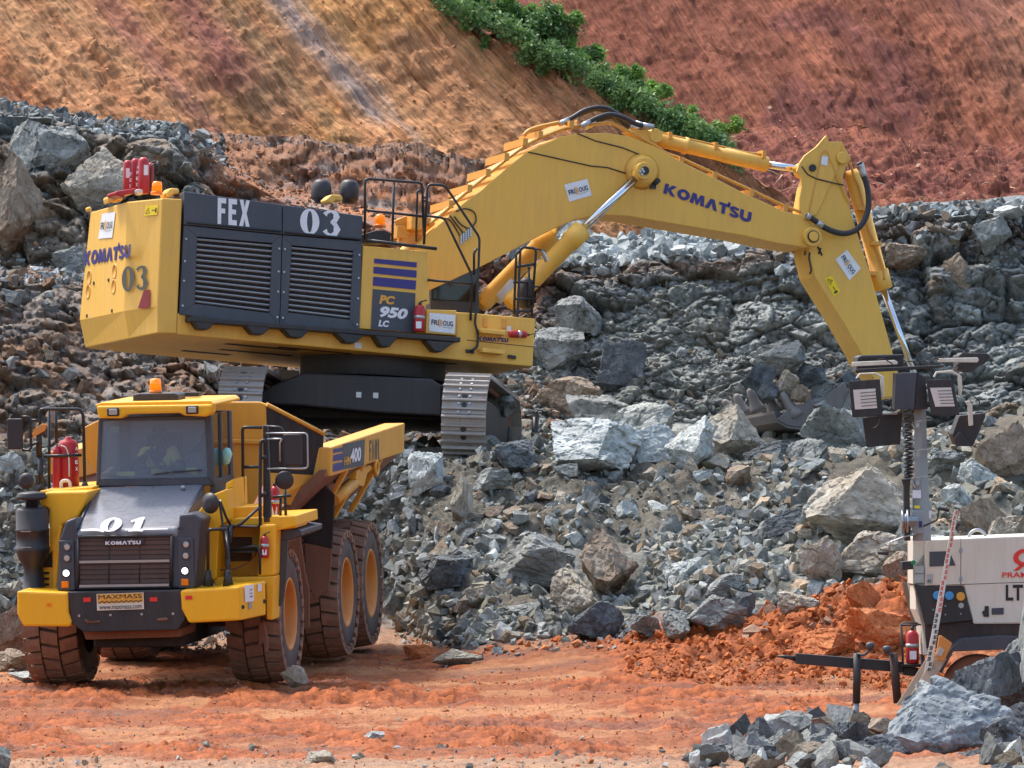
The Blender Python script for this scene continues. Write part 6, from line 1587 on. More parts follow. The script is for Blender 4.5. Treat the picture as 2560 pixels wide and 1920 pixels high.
for hb_, dirv in ((haL, np.array((.3,0,.9))), (haR, np.array((-.8,-.3,.2)))):
    d = dirv/np.linalg.norm(dirv); sd_ = np.cross(d, (0,1,0)); sd_ /= np.linalg.norm(sd_); js = [hb_]; es = []; rs = [.03]
    for k in range(4):
        a = hb_+d*.04+sd_*(k-1.5)*.018; f_ = len(js); js += [a, a+d*.045, a+d*.07-(0,.02,0)]; rs += [.010,.009,.008]; es += [(0,f_),(f_,f_+1),(f_+1,f_+2)]
    f_ = len(js); js += [hb_+sd_*.04+d*.01, hb_+sd_*.055+d*.04]; rs += [.011,.009]; es += [(0,f_),(f_,f_+1)]
    skinned("hand", js, es, rs, M['skin'], body, 1)
skinned("shirt", [pel+(0,0,.02), pel+(0,-.02,.2), ch_+(0,0,.0), ch_+(0,0,.1), shL, shL+(elL-shL)*.75, shR, shR+(elR-shR)*.75], [(0,1),(1,2),(2,3),(2,4),(4,5),(2,6),(6,7)], [.165,.16,(.19,.14),.07,.088,.068,.088,.068], M['vest'], drv)
hc = px(1372, 650, .20)
MB().ball(hc+(0,0,.045), .105, 16, (1,1,.9)).prism([hc+(-.08,-.07,.05), hc+(.08,-.07,.05), hc+(.06,-.19,.035), hc+(-.06,-.19,.035)], (0,0,.012)).build("cap", M['cloth_dark'], drv)
b = MB()
fc = px(1372, 668, .115)
b.prism([fc+(-.012,0,-.012), fc+(.012,0,-.012), fc+(.004,-.0,.03), fc+(-.004,0,.03)], (0,-.025,0)); b.ball(fc+(-.032,.01,.02), .011, 8); b.ball(fc+(.032,.01,.02), .011, 8); b.box(fc+(-.028,-.004,-.045), fc+(.028,.01,-.037)); b.ball(fc+(-.085,.08,0), .022, 8); b.ball(fc+(.085,.08,0), .022, 8)
b.build("face", M['skin'], drv)
# right side: cowl, steps, rails
cowl = tp("engine_cowl", C10, [(215,925),(238,600),(250,480),(255,430),(200,400),(270,310),(330,250),(418,215),(440,440),(372,485),(366,600),(352,860)], -1.45, -.5, M['tyel'])
tp("cab_base", C10, [(322,252),(418,215),(420,170),(475,138),(482,330),(470,430),(365,480),(330,420)], -.95, .0, M['tyel'])
for k in range(7): tp("vent_slot", C10, [(440+k*2.5,205+k*18),(465+k*2,198+k*18),(466+k*2,206+k*18),(441+k*2.5,213+k*18)], -.965, -.94, M['soot'], cowl, .002)
tp("step_well", C10, [(358,478),(668,430),(668,845),(350,862)], -.75, -.3, M['tyel'])
tp("step_recess", C10, [(372,560),(610,560),(610,735),(365,740)], -.765, -.74, M['brownmesh'])
tp("battery_box", C10, [(665,475),(785,465),(775,842),(648,850)], -1.35, -.45, M['tyel'], bevel=.03)
tp("lower_skirt", C10, [(330,856),(775,846),(762,1165),(716,1160),(712,900),(340,925)], -1.38, -.9, M['tyel'])
tp("right_deck", C10, [(370,475),(480,425),(930,405),(935,480),(795,515),(780,470),(450,482)], -1.2, .4, M['tyel'])
tp("deck_box", C10, [(478,420),(478,345),(665,335),(665,430),(560,432)], -1.0, -.2, M['tyel'])
tp("deck_post_box", C10, [(795,512),(790,450),(885,410),(930,405),(935,495)], -1.0, -.2, M['tyel'])
for q in ([(455,478),(648,480),(645,492),(455,490)], [(450,662),(635,665),(632,678),(450,674)]):
    tp("step_tread", C10, q, -1.45, -.75, M['black'])
tp("bumper_top", C10, [(330,862),(640,858),(710,878),(520,920),(330,925)], -2.1, -1.3, M['tyel']) if 0 else None
fn = tp("mudguard", C10, [(795,522),(870,497),(970,512),(966,550),(872,590),(800,588)], -.98, .6, M['grey'])
tp("mudguard_flap", C10, [(800,580),(872,588),(862,830),(845,1000),(822,1062),(768,1066),(780,850)], -.99, -.95, M['grey'], fn, .004)
b = MB()
for u, v in ((797,624),(795,676),(789,777),(781,886),(775,1040)): b.lathe(T.at(*C10(u, v), 1, -.99), (0,-1,0), [(0,.016),(.015,.014)], 8)
b.pieces("flap_bolts", M['silver'], fn)
tp("rear_mudflap", C10, [(872,592),(962,552),(1000,820),(1028,950),(1030,1210),(1012,1232),(985,1230),(975,950),(930,700),(870,640)], 1.02, 1.06, M['mud'])
tp("mud_lump", C10, [(660,1180),(700,1180),(710,1230),(725,1300),(722,1400),(700,1402),(690,1330),(655,1370)], -1.1, -1.02, M['mud'])
trail(C10, [[(722,1090,-1.2),(728,1160,-1.2)]], -1.2, .03, "rubber_stop")
trail(C3, [[(250,650,-.2),(245,203,-.2),(358,205,-.2)], [(385,200,-.2),(470,205,-.2),(480,250,-.2)], [(250,432,-.2),(345,432,-.2)]], -.2, .022)
tp("mirror_post", C3, [(362,190),(388,195),(410,755),(362,760)], -1.2, -1.1, M['blackr'])
trail(C3, [[(375,275),(350,285),(345,600),(352,1065)], [(352,380),(380,372)], [(350,600),(380,580)]], -1.3, .024)
trail(C3, [[(380,237),(618,237),(622,440),(388,442)], [(385,270),(475,270),(460,290),(460,400)]], -1.2, .012, "mirror_frame", M['silver'])
MB().box(T.at(*C3(480,430), 1, -1.2), T.at(*C3(583,238), 1, -1.2)+(0,.07,0)).build("mirror", M['hose'], truck, .04, 3)
MB().lathe(T.at(*C3(487,508), 1, -1.1), (.15,-1,0), [(0,.125),(.02,.125),(.03,.10),(.05,.03)], 28).build("round_mirror", M['hose'], truck)
trail(C3, [[(490,560),(495,735)], [(465,590),(462,735)]], -1.0, .02); trail(C3, [[(420,605),(525,598)]], -1.05, .022)
MB().lathe(T.at(*C3(62,640), 1, -1.9), (-.5,-1,0), [(0,.14),(.02,.14),(.05,.05)], 24).build("round_mirror", M['hose'], truck)
trail(C3, [[(75,632,-1.85),(112,625,-1.8),(128,740,-1.8),(158,960,-1.9)], [(115,625,-1.8),(150,720,-1.6),(178,770,-1.5)]], -1.8, .018, "mirror_arm")
trail(C3, [[(46,1050),(46,792),(150,790)]], -1.95, .022)
trail(C3, [[(150,770,-1.5),(165,1050,-1.95)], [(180,765,-1.5),(172,870,-1.6)]], -1.8, .034)
trail(C3, [[(185,778),(230,765),(342,665)], [(170,912),(330,885),(345,930),(345,1050)]], -1.5, .02)
trail(C3, [[(100,1025),(200,1020),(280,985),(325,930)]], -1.2, .01, "hose", M['mud'])
for u in (48, 162): MB().lathe(T.at(*C3(u, 1118), 1, -1.95), (0,0,1), [(0,.075),(.22,.035)], 4).build("rail_foot", M['black'], truck)
# dump body
YH = 1.45
hb_ = tp("dump_body", ID, [(175,926),(215,906),(300,868),(560,868),(575,873),(579,1024),(545,1092),(250,1092),(184,985)], YH, YH+.08, M['tyel2'], bevel=.02)
tp("headboard_rib", ID, [(300,945),(578,950),(578,960),(300,955)], YH-.06, YH, M['tyel2'], hb_)
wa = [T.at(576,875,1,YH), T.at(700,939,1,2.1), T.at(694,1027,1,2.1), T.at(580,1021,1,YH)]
MB().prism(wa, (-.02,.06,0)).build("body_shoulder", M['soot'], hb_, .005)  # upper plate in plain near-black, yellow plate joined below
MB().tube([wa[0]+(0,0,.01), wa[1]+(0,0,.01)], .03, 8).build("body_rim", M['tyel2'], hb_)
wb = [wa[3], wa[2], T.at(634,1092,1,1.9), T.at(580,1085,1,YH)]
MB().prism(wb, (-.02,.06,0)).build("body_shoulder", M['tyel2'], hb_, .005)
XR_ = T.at(*C3(755, 315), 1, 2.05)[0]
def rx(pts): return [T.at(*C3(u, v), 0, XR_) for u, v in pts]
RA = rx([(755,318),(1180,178),(1176,347),(755,487)])
rail_o = MB().prism(RA, (-.32,0,0)).build("body_rail", M['tyel2'], hb_, .02)
mirr = [np.array((-q[0]+.0, q[1], q[2])) for q in RA]
MB().prism(mirr, (.32,0,0)).build("body_rail", M['tyel2'], hb_, .02)
zA = lambda y: RA[3][2]+(RA[2][2]-RA[3][2])*(y-RA[3][1])/(RA[2][1]-RA[3][1])
y0_, y1_ = RA[0][1], RA[1][1]
print("rail y", y0_, y1_, "XR", XR_, "z", RA[0][2], RA[1][2])
def sect(y, dz, k):
    z = zA(y); xo = XR_-.06; w_ = 1.05*k
    return [(-xo, y, z+.1), (-xo, y, z), (-w_, y, z-dz), (w_, y, z-dz), (xo, y, z), (xo, y, z+.1), (xo-.08, y, z+.1), (w_-.05, y, z-dz+.08), (-w_+.05, y, z-dz+.08), (-xo+.08, y, z+.1)]
sh = MB(); ss = [sect(y0_-.2, 1.0, .8), sect(y0_+2.2, 1.05, 1.0), sect(y1_-1.9, .95, 1.0), sect(y1_-.05, .55, .95)]
for i in range(3): sh.loft(ss[i], ss[i+1])
sh.build("body_trough", M['mud'], hb_)
b = MB()
for y in (y0_+1.2, y0_+2.6, y0_+4.0):
    z = zA(y); b.prism([(XR_+.0,y,z),(XR_+.0,y+.16,z),(XR_-.45,y+.16,z-.75),(XR_-.45,y,z-.75)], (-.08,0,0))
b.pieces("body_rib", M['tyel2'], hb_, .01)
for k, q in enumerate(([(765,352),(818,343),(820,318),(767,328)], [(765,400),(820,390),(822,352),(767,364)], [(763,460),(818,448),(820,402),(765,414)])):
    decal("stripe", SQ, rx(q), M['blue'], rail_o, (.006,0,0))
pp = rx([(820,446),(942,424),(948,272),(822,300)])
decal("panel", SQ, pp, M['grey'], rail_o, (.006,0,0))
decal("lettering", font_polys("HM", .03), sub(pp, .05, .15, .34, .48), M['yel_txt'], rail_o, (.012,0,0))
decal("lettering", font_polys("400", .04), sub(pp, .34, .2, .82, .75), M['white'], rail_o, (.012,0,0))
decal("lettering", glyphs("F", .16)+[[(x+.8, y) for x, y in q] for q in glyphs("1", .1)]*0+[[(x+.75, y) for x, y in q] for q in [[(0,0),(.22,.0),(.5,1),(.3,1)], [(.78,0),(.62,0),(.42,1),(.5,1)]]]+[[(x+1.75, y) for x, y in q] for q in glyphs("01", .12)], rx([(975,398),(1032,385),(1032,265),(975,278)]), M['dgrey'], rail_o, (.006,0,0))
b = MB(); b.tube([T.at(*C3(770,625), 1, 3.4), T.at(*C3(885,525), 1, 4.4)], .085, 16); b.build("hoist_cylinder", M['tyel2'], truck)
b = MB(); b.tube([T.at(*C3(720,560), 1, 3.0), T.at(*C3(830,490), 1, 3.9)], .06, 12); b.build("hoist_rod", M['mud'], truck)
sp("hoist_bracket", C3, [(905,450),(985,420),(1000,440),(965,470),(945,545),(920,540),(900,500)], XR_-.06, XR_-.2, M['tyel2'])
MB().tube([T.at(*C3(1015,435), 0, XR_-.02)+np.array((0, .13*math.cos(t), .10*math.sin(t))) for t in np.linspace(0, 2*math.pi, 16)[:-1]], .03, 8, closed=True).build("tie_ring", M['tyel2'], truck)
mf = tp("inner_mudflap", C3, [(540,662),(705,522),(776,592),(762,905),(680,885),(600,870)], 2.9, 2.94, M['soot'])
tp("inner_mudflap", C3, [(600,866),(680,883),(762,902),(742,1150),(715,1160),(660,1195),(635,1140),(610,1130)], 2.905, 2.945, M['mud'])
sp("body_prow", C3, [(715,520),(1000,410),(960,470),(760,600),(740,560)], XR_-.5, XR_-.55, M['mud'])
# canopy seen through the cab
extinguisher(T, T.at(*C3(430,735), 1, -.6), T.at(*C3(430,515), 1, -.6), .075, "red fire extinguisher with a cream label strapped behind the truck's right mirror post")
extinguisher(T, T.at(*C3(372,955), 1, -1.42), T.at(*C3(372,812), 1, -1.42), .06, "small red and white extinguisher on the truck's battery box beside the steps")
# ---------------------------------------------------------------- the mobile lighting tower
lx = np.array((1, .10, .012)); 
Lf = Frame(P(2100, 1540, 89.5), lx, np.cross(lx, np.array((-.10, 1, 0))))
tw = thing("lighting_tower", "cream trailer lighting tower with black lamp heads on a telescopic mast, at the right edge", "lighting tower", frame=Lf)
def lp(name, cr, pts, y0, y1, mat, parent=tw, bevel=.008):
    return MB().prism([Lf.at(*cr(u, v), 1, y0) for u, v in pts], (0, y1-y0, 0)).build(name, mat, parent, bevel)
def l_(cr, pts, y): return [Lf.at(*cr(u, v), 1, y) for u, v in pts]
cabn = lp("cabinet", C12, [(1050,185),(1066,132),(1713,106),(2350,84),(2350,692),(1376,697),(1310,441),(1050,446)], 0, 1.15, M['cream'], bevel=.02)
lp("cabinet_base", C12, [(985,430),(1050,446),(1310,441),(1376,697),(2350,692),(2350,830),(1560,800),(1250,860),(1060,860),(1050,700),(1000,500)], .03, 1.1, M['mudblack'] if 'mudblack' in M else M['soot'], cabn)
lp("socket_panel", C12, [(975,425),(1048,447),(1308,443),(1370,672),(1062,705)], -.012, .03, M['black'], cabn)
for u, v, m_ in ((1132,505,'hvblue'), (1212,507,'hvblue'), (1288,512,'yel_txt')):
    MB().lathe(Lf.at(*C12(u, v), 1, -.012), (0,-1,0), [(0,.055),(.02,.055),(.03,.045)], 18).build("socket", M[m_], cabn)
MB().lathe(Lf.at(*C12(1292, 572), 1, -.012), (0,-1,0), [(0,.034),(.004,.034)], 18).build("round_label", M['silver'], cabn)
b = MB()
for u, v in ((1187,575),(1187,633),(1290,628),(1105,600)): b.lathe(Lf.at(*C12(u, v), 1, -.012), (0,-1,0), [(0,.01),(.006,.01)], 6)
b.pieces("screws", M['silver'], cabn)
decal("window", [[(0,0),(1,0),(.83,.7),(.72,1),(0,1)]], l_(C12, [(1080,312),(1256,305),(1256,207),(1080,212)], 0), M['grey'], cabn, (0,-.008,0))
decal("notice", SQ, l_(C12, [(1062,428),(1102,428),(1102,362),(1062,364)], 0), M['silver'], cabn, (0,-.008,0))
decal("lettering", font_polys("85", .02), l_(C12, [(1066,418),(1092,418),(1092,398),(1066,398)], 0), M['black_txt'], cabn, (0,-.012,0))
decal("lettering", font_polys("PRAMAC", .02), l_(C12, [(1566,386),(1836,383),(1836,347),(1566,350)], 0), M['redrefl'], cabn, (0,-.008,0))
decal("lettering", font_polys("LT 6", .03), l_(C12, [(1590,541),(1790,538),(1790,428),(1590,431)], 0), M['black_txt'], cabn, (0,-.008,0))
decal("emblem", ell(.5, .5, .5, .5, .28, .28, 24)+[[(.0,-.25),(.3,.1),(.45,.0),(.2,-.25)]], l_(C12, [(1640,340),(1800,335),(1800,190),(1640,195)], 0), M['redrefl'], cabn, (0,-.008,0))
lp("door_latch", C12, [(1432,612),(1450,606),(1450,576),(1478,575),(1480,648),(1445,648)], -.02, 0, M['black'], cabn)
lp("door_handle", C12, [(1497,590),(1578,587),(1578,632),(1497,634)], -.012, 0, M['grey'], cabn)
decal("rust", [[(0,0),(1,0),(1,.3),(.8,.25),(.6,.8),(.5,.3),(.3,.5),(.1,.2)]], l_(C12, [(1400,690),(1713,686),(1713,640),(1400,650)], 0), M['rust'] if 'rust' in M else M['mud'], cabn, (0,-.006,0)) if 0 else None
MB().tube([Lf.at(*C12(1400, 110), 1, .5)+np.array((.105*math.cos(t), 0, .10*math.sin(t)-.02)) for t in np.linspace(-.2, math.pi+.2, 14)], .02, 8).build("lifting_eye", M['silver'], cabn)
lp("front_column", C12, [(985,300),(1048,215),(1050,185),(1062,132),(1048,105),(975,120),(975,430),(1052,445),(1078,690),(1075,900),(1040,905),(1030,700),(988,600)], .04, .5, M['cream'])
lp("control_box", C12, [(898,278),(972,275),(972,330),(898,335)], -.1, .1, M['black'])
MB().lathe(Lf.at(*C12(972, 285), 1, -.11), (0,-1,0), [(0,.03),(.02,.03)], 14).build("start_button", M['green'] if 'green' in M else M['mint'], tw)
decal("notice", SQ, l_(C12, [(975,420),(1040,418),(1038,305),(975,308)], .04), M['silver'], tw, (0,-.05,0))
decal("notice_line", SQ, l_(C12, [(975,362),(1040,360),(1040,356),(975,358)], .04), M['black_txt'], tw, (0,-.056,0))
lp("front_panel", C12, [(985,430),(1040,445),(1075,700),(1040,905),(1048,1000),(1030,1010),(1020,700),(990,560)], .3, .4, M['soot'])
# mast
def mast(name, top, bot, w0, w1, y, parent):
    """square tube standing on edge: two faces show"""
    A_ = Lf.at(*top, 1, y); B_ = Lf.at(*bot, 1, y)
    o = MB().loft([A_+(-w0,.0,0), A_+(w0*.05,-w0*.8,0), A_+(w0,.1*w0,0), A_+(0,w0,0)], [B_+(-w1,.0,0), B_+(w1*.05,-w1*.8,0), B_+(w1,.1*w1,0), B_+(0,w1,0)])
    return o.build(name, M['galv'], parent, .004)
m1 = mast("mast", C11(760, 470), C11(772, 1180), .072, .088, -.25, tw)
m2 = mast("mast_section", C11(764, 1165), C11(778, 1700), .10, .118, -.25, m1)
b = MB()
for v, w_ in ((655,150),(905,150),(1140,190)): b.tube(l_(C11, [(695,v+30),(760,v+10),(860,v)], -.42), .009, 6)
b.pieces("mast_clamp", M['silver'], m1)
b = MB()
for v in (700, 950, 1200): b.tube(smooth_path(l_(C11, [(690,v-20),(700,v+10),(720,v+45)], -.38), 3), .012, 6); b.box(Lf.at(*C11(738, v), 1, -.36)-(.02,.02,.03), Lf.at(*C11(738, v), 1, -.36)+(.02,0,.03))
b.pieces("roller_bracket", M['silver'], m1)
lp("cable_channel", C11, [(605,1168),(680,1165),(672,1280),(680,1700),(628,1700),(622,1230)], -.33, -.25, M['black'], m1)
decal("sticker", SQ, l_(C11, [(695,1332),(770,1332),(768,1262),(697,1262)], -.37), M['white'], m1, (0,0,0))
decal("sticker", SQ, l_(C11, [(712,1420),(760,1420),(758,1396),(712,1396)], -.39), M['warn'], m1, (0,0,0))
decal("sticker", SQ, l_(C11, [(838,1508),(860,1508),(858,1440),(838,1440)], -.35), M['white'], m1, (0,0,0))
c = Lf.at(*C11(690, 1530), 1, -.5)
MB().lathe(c+(-.13,0,0), (1,-.1,0), [(0,.135),(.02,.135),(.025,.09),(.06,.09),(.065,.14),(.085,.14),(.09,.06),(.2,.05)], 28).build("winch_drum", M['silver'], m1)
lp("winch_bracket", C11, [(690,1440),(790,1440),(800,1640),(700,1640)], -.42, -.36, M['galv'], m1)
decal("sticker", SQ, l_(C11, [(752,1585),(778,1585),(778,1530),(752,1530)], -.43), M['blue'], m1, (0,0,0))
MB().tube(round_path(l_(C11, [(790,1575),(910,1520),(925,1420)], -.5), .02), .012, 6).tube(l_(C11, [(920,1418),(1010,1438)], -.5), .022, 8).build("winch_handle", M['black'], m1)
MB().tube(round_path(l_(C12, [(985,95),(915,112),(815,150),(808,220)], -.5), .02), .012, 6).build("winch_crank", M['silver'], m1)
MB().tube(l_(C12, [(735,218),(806,224)], -.5), .024, 8).build("crank_grip", M['black'], m1)
hx = []; 
for i in range(0, 330):
    s = i/330; v = 565+590*s; 
    dens = 9+5*s; ph = 2*math.pi*(9*s+5.5*s*s)
    c = Lf.at(*C11(652+12*s, v), 1, -.45); hx.append(c+np.array((.046*math.cos(ph), .046*math.sin(ph), 0)))
MB().tube(hx, .013, 6).build("coiled_cable", M['blackr'], m1)
# lamp heads
bar = lp("crossbar", C13, [(275,290),(820,262),(1290,240),(1290,268),(1180,280),(820,305),(280,335)], -.30, -.20, M['black'])
lp("junction_box", C13, [(733,335),(980,325),(950,755),(718,755)], -.42, -.2, M['grey'])
MB().prism(l_(C13, [(980,325),(1080,400),(1105,750),(950,755)], -.40), (0,.2,0)).build("junction_side", M['black'], tw, .005)
def flood(front, lens, y, depth, name="floodlight", tilt=(0,0,0), bars=True):
    A_ = [np.array(q) for q in l_(C13, front, y)]; c = sum(A_)/len(A_); Bk = [c+(q-c)*.62+np.array((tilt[0], depth, tilt[2])) for q in A_]
    o = MB().loft(A_, Bk).build(name, M['black'], tw, .012)
    if lens:
        L4 = l_(C13, lens, y-.012); decal("lens", SQ, L4, M['ledpanel'] if 'ledpanel' in M else M['lens'], o, (0,0,0))
        if bars:
            b = MB()
            for k in range(1, 6):
                p0_ = L4[0]+(L4[3]-L4[0])*k/6; p1_ = L4[1]+(L4[2]-L4[1])*k/6; b.tube([p0_+(.08,-.004,0), p1_+(0,-.004,0)], .004, 4)
            b.build("led_strip", M['dgrey'], o)
    return o
flood([(233,850),(590,828),(556,400),(188,428)], [(265,755),(520,738),(500,512),(243,528)], -.62, .28)
flood([(1140,825),(1475,825),(1395,400),(1080,410)], [(1190,722),(1415,718),(1372,500),(1128,505)], -.62, .28, tilt=(.06,0,0))
flood([(395,1195),(790,1160),(815,780),(345,850)], None, -.1, .2)
flood([(1425,1180),(1615,1182),(1470,1000),(1400,1090)], None, -.45, .1)
lp("floodlight", C13, [(1390,1040),(1470,825),(1770,795),(1765,850),(1625,1180),(1430,1160)], -.35, -.05, M['black'], bevel=.01)
o = lp("floodlight", C13, [(272,330),(300,150),(345,130),(830,118),(826,200),(815,262)], -.12, .25, M['black'], bevel=.01)
b = MB()
for k in range(22):
    a = Lf.at(*C13(320+k*22, 190-k*1.2), 1, -.12); a2 = Lf.at(*C13(318+k*22, 128-k*.6), 1, -.12); b.tube([a-(0,.012,0), a2-(0,.012,-.0)], .005, 4)
b.build("cooling_fins", M['grey'], o)
lp("floodlight", C13, [(1460,135),(1500,100),(1790,108),(1832,150),(1600,325),(1560,330),(1440,300)], -.12, .2, M['black'], bevel=.01)
lp("lamp_yoke", C13, [(228,258),(232,210),(290,205),(720,185),(760,205),(755,235)], -.34, -.32, M['cream'])
lp("lamp_yoke", C13, [(1225,165),(1680,155),(1694,185),(1675,213),(1220,208)], -.34, -.32, M['cream'])
for q in ([(275,395),(320,335),(505,328),(600,375),(605,615),(575,618),(560,385),(500,350),(400,350),(330,352),(300,395)], [(1165,380),(1200,315),(1390,300),(1495,375),(1505,520),(1490,600),(1462,590),(1452,370),(1385,330),(1210,340),(1190,385)]):
    lp("lamp_yoke", C13, q, -.50, -.46, M['cream'])
lp("lamp_yoke", C13, [(1530,660),(1585,655),(1618,715),(1628,938),(1580,945),(1565,720)], -.45, -.41, M['cream'])
b = MB()
for q in ([(520,180),(600,175),(660,205),(700,235)], [(830,240),(850,205),(920,200),(960,240)], [(1115,245),(1150,180),(1190,160),(1230,180)], [(1190,175),(1230,150),(1290,160)], [(1420,280),(1450,230),(1500,215)], [(1440,290),(1520,320),(1545,380),(1500,430)], [(370,860),(420,950),(480,970),(530,930),(550,870)], [(1640,610),(1690,650),(1705,710)]):
    b.tube(smooth_path(l_(C13, q, -.38), 4), .008, 6)
b.pieces("lamp_cable", M['hose'], tw)
lp("lamp_slider", C13, [(570,795),(750,790),(765,805),(740,815),(575,815)], -.14, -.11, M['silver'])
# drawbar, jacks, wheel
lp("drawbar", C12, [(187,892),(905,948),(905,1022),(187,962)], .2, .32, M['black'])
MB().tube(l_(C12, [(60,912),(120,915),(190,930)], .26), [.012,.022,.035], 10).build("tow_hitch", M['black'], tw)
j1 = MB().tube(l_(C12, [(597,892),(592,1225)], .15), .048, 14).build("jack_leg", M['black'], tw); MB().tube(l_(C12, [(592,1225),(590,1325)], .15), .036, 14).build("jack_ram", M['galv'], j1)
MB().lathe(Lf.at(*C12(575, 1336), 1, .15), (0,0,1), [(0,.22),(.012,.22),(.014,.03),(.05,.03)], 20).build("jack_foot", M['steel'], tw)
MB().tube(l_(C12, [(597,895),(640,905),(682,872)], .1), .016, 8).lathe(Lf.at(*C12(684, 862), 1, .1), (0,0,1), [(-.02,.02),(.03,.055),(.07,.05),(.08,.02)], 14).build("jack_handle", M['grey'], tw)
MB().tube(l_(C12, [(838,890),(868,1225)], .1), .052, 14).build("jack_leg", M['mudblack'], tw)
MB().tube(l_(C12, [(795,885),(835,905)], .05), .018, 8).lathe(Lf.at(*C12(796, 885), 1, .05), (0,0,1), [(-.02,.02),(.03,.055),(.07,.05),(.08,.02)], 14).build("jack_handle", M['grey'], tw)
b = MB()
for q in ([(890,702),(1032,700),(1042,970),(905,972),(890,702)],): b.tube(l_(C12, q, .1), .016, 6)
b.tube(l_(C12, [(890,702),(905,690),(1030,692)], .35), .016, 6)
b.build("extinguisher_cage", M['black'], tw)
lp("cage_floor", C12, [(900,965),(1045,965),(1045,985),(900,985)], .1, .5, M['black'])
lp("cross_member", C12, [(905,985),(1010,990),(1000,1045),(910,1040)], .2, .6, M['black'])
b = MB()
for q in ([(1376,697),(1376,690)],): pass
for q in ([(1290,430),(1290,120)], [(1052,440),(2300,395)]): b.tube(l_(C12, q, -.001), .004, 4)
b.pieces("panel_seam", M['dgrey'], cabn)
for v in (190, 380): lp("hinge", C12, [(1282,v),(1300,v-1),(1300,v+30),(1282,v+31)], -.02, 0, M['galv'], cabn)
fd = lp("mudguard", C12, [(1130,1010),(1165,930),(1240,845),(1300,795),(1575,775),(1700,780),(1700,880),(1560,868),(1240,880),(1165,1025)], -.28, .2, M['grey'])
c = Lf.at(*C12(1400, 1135), 1, .0)
tyc = MB().lathe(c+(0,.12,0), (0,-1,0), [(0,.25),(.0,.3),(.02,.40),(.05,.435),(.12,.44),(.19,.435),(.22,.40),(.24,.3),(.2,.25)], 40, False).build("tyre", M['mud'], tw)
MB().lathe(c+(0,-.05,0), (0,-1,0), [(0,.26),(.02,.24),(-.02,.1),(.01,.06),(.02,.01)], 30).build("rim", M['mud'], tyc)
# things left around the trailer
extinguisher(Lf, Lf.at(*C12(968, 962), 1, .2), Lf.at(*C12(965, 705), 1, .2), .082, "red fire extinguisher standing in the black cage on the trailer's drawbar")
Wl = lambda cr, pts, y: [Lf.w(Lf.at(*cr(u, v), 1, y)) for u, v in pts]
s0, s1 = Wl(C12, [(1044,1165)], -.45)[0], Wl(C11, [(1075,1432)], -.20)[0]
st_ = MB(); wv = np.array((.045, 0, 0)); st_.prism([s0-wv, s0+wv, s1+wv*.55, s1-wv*.55], (0,.03,0))
so = tag(st_.build("measuring_staff", M['cream'], None, .002), "cream levelling staff with black and red E marks leaning against the trailer cabinet", "measuring staff")
N_ = 34; r1, r2 = [], []
for k in range(N_):
    s = (k+.5)/N_; c = s0+(s1-s0)*s+np.array((0,-.006,0)); w_ = .045*(1-.45*s); h_ = np.linalg.norm(s1-s0)/N_*.34; up_ = (s1-s0)/np.linalg.norm(s1-s0)
    sg = 1 if (k//3) % 2 else -1
    E3 = [[(-.1,-1),(.9,-1),(.9,-.55),(-.1,-.55)], [(-.1,-.25),(.7,-.25),(.7,.2),(-.1,.2)], [(-.1,.5),(.9,.5),(.9,.95),(-.1,.95)], [(-.1,-1),(.15,-1),(.15,.95),(-.1,.95)]]
    for q in E3: (r2 if s > .45 else r1).append([c+np.array((x*w_*sg,0,0))+up_*z*h_ for x, z in q])
for lst, mt in ((r1, 'black_txt'), (r2, 'redrefl')):
    b = MB()
    for q in lst: b.add(q, [(0,1,2,3)])
    b.build("staff_marks", M[mt], so)
for k, (qa, qb, yy, lab) in enumerate((((905,1240),(1120,905),-.3,"left weathered plank leaning on the trailer behind the measuring staff"), ((975,1215),(1150,930),-.36,"right weathered plank leaning on the trailer behind the measuring staff"))):
    a = Wl(C12, [qa], yy-.25)[0]; c = Wl(C12, [qb], yy)[0]
    MBp = MB().prism([a+(-.085,0,0), a+(.085,0,0), c+(.085,0,0), c+(-.085,0,0)], (0,.035,0)); tag(MBp.build("plank", M['wood'], None, .004), lab, "plank", "planks leaning on the trailer")
oc = thing("tool_case", "small orange case on the trailer's wheel guard beside the measuring staff", "case")
MB().prism(Wl(C12, [(1125,905),(1145,775),(1160,772),(1235,825),(1180,945),(1140,935)], -.5), (0,.12,0)).build("case_body", M['rim'], oc, .012)
MB().prism(Wl(C12, [(1122,900),(1150,850),(1182,870),(1160,915)], -.52), (0,.03,0)).build("case_window", M['lens'], oc, .004)

# ---------------------------------------------------------------- green growth on the crest
def leaf_mat(name, c1, c2):
    m, t, b = new_mat(name)
    oi = _n(t, "ShaderNodeNewGeometry"); n = _n(t, "ShaderNodeTexNoise"); n.inputs["Scale"].default_value = 2.5; t.links.new(oi.outputs["Position"], n.inputs["Vector"])
    c = mixc(t, ramp(t, n.outputs["Fac"], [(.35, g(0)), (.65, g(1))]), c1, c2); c = mixc(t, oi.outputs["Random Per Island"], c, mixc(t, 1.0, c, (1.5, 1.5, 1.2, 1), 'MULTIPLY'))
    t.links.new(c, b.inputs["Base Color"]); b.inputs["Roughness"].default_value = .55
    b.inputs["Transmission Weight"].default_value = 0
    tr = _n(t, "ShaderNodeBsdfTranslucent"); t.links.new(c, tr.inputs[0]); mx = _n(t, "ShaderNodeMixShader"); mx.inputs[0].default_value = .3
    t.links.new(b.outputs[0], mx.inputs[1]); t.links.new(tr.outputs[0], mx.inputs[2]); t.links.new(mx.outputs[0], t.nodes["Material Output"].inputs[0]); return m
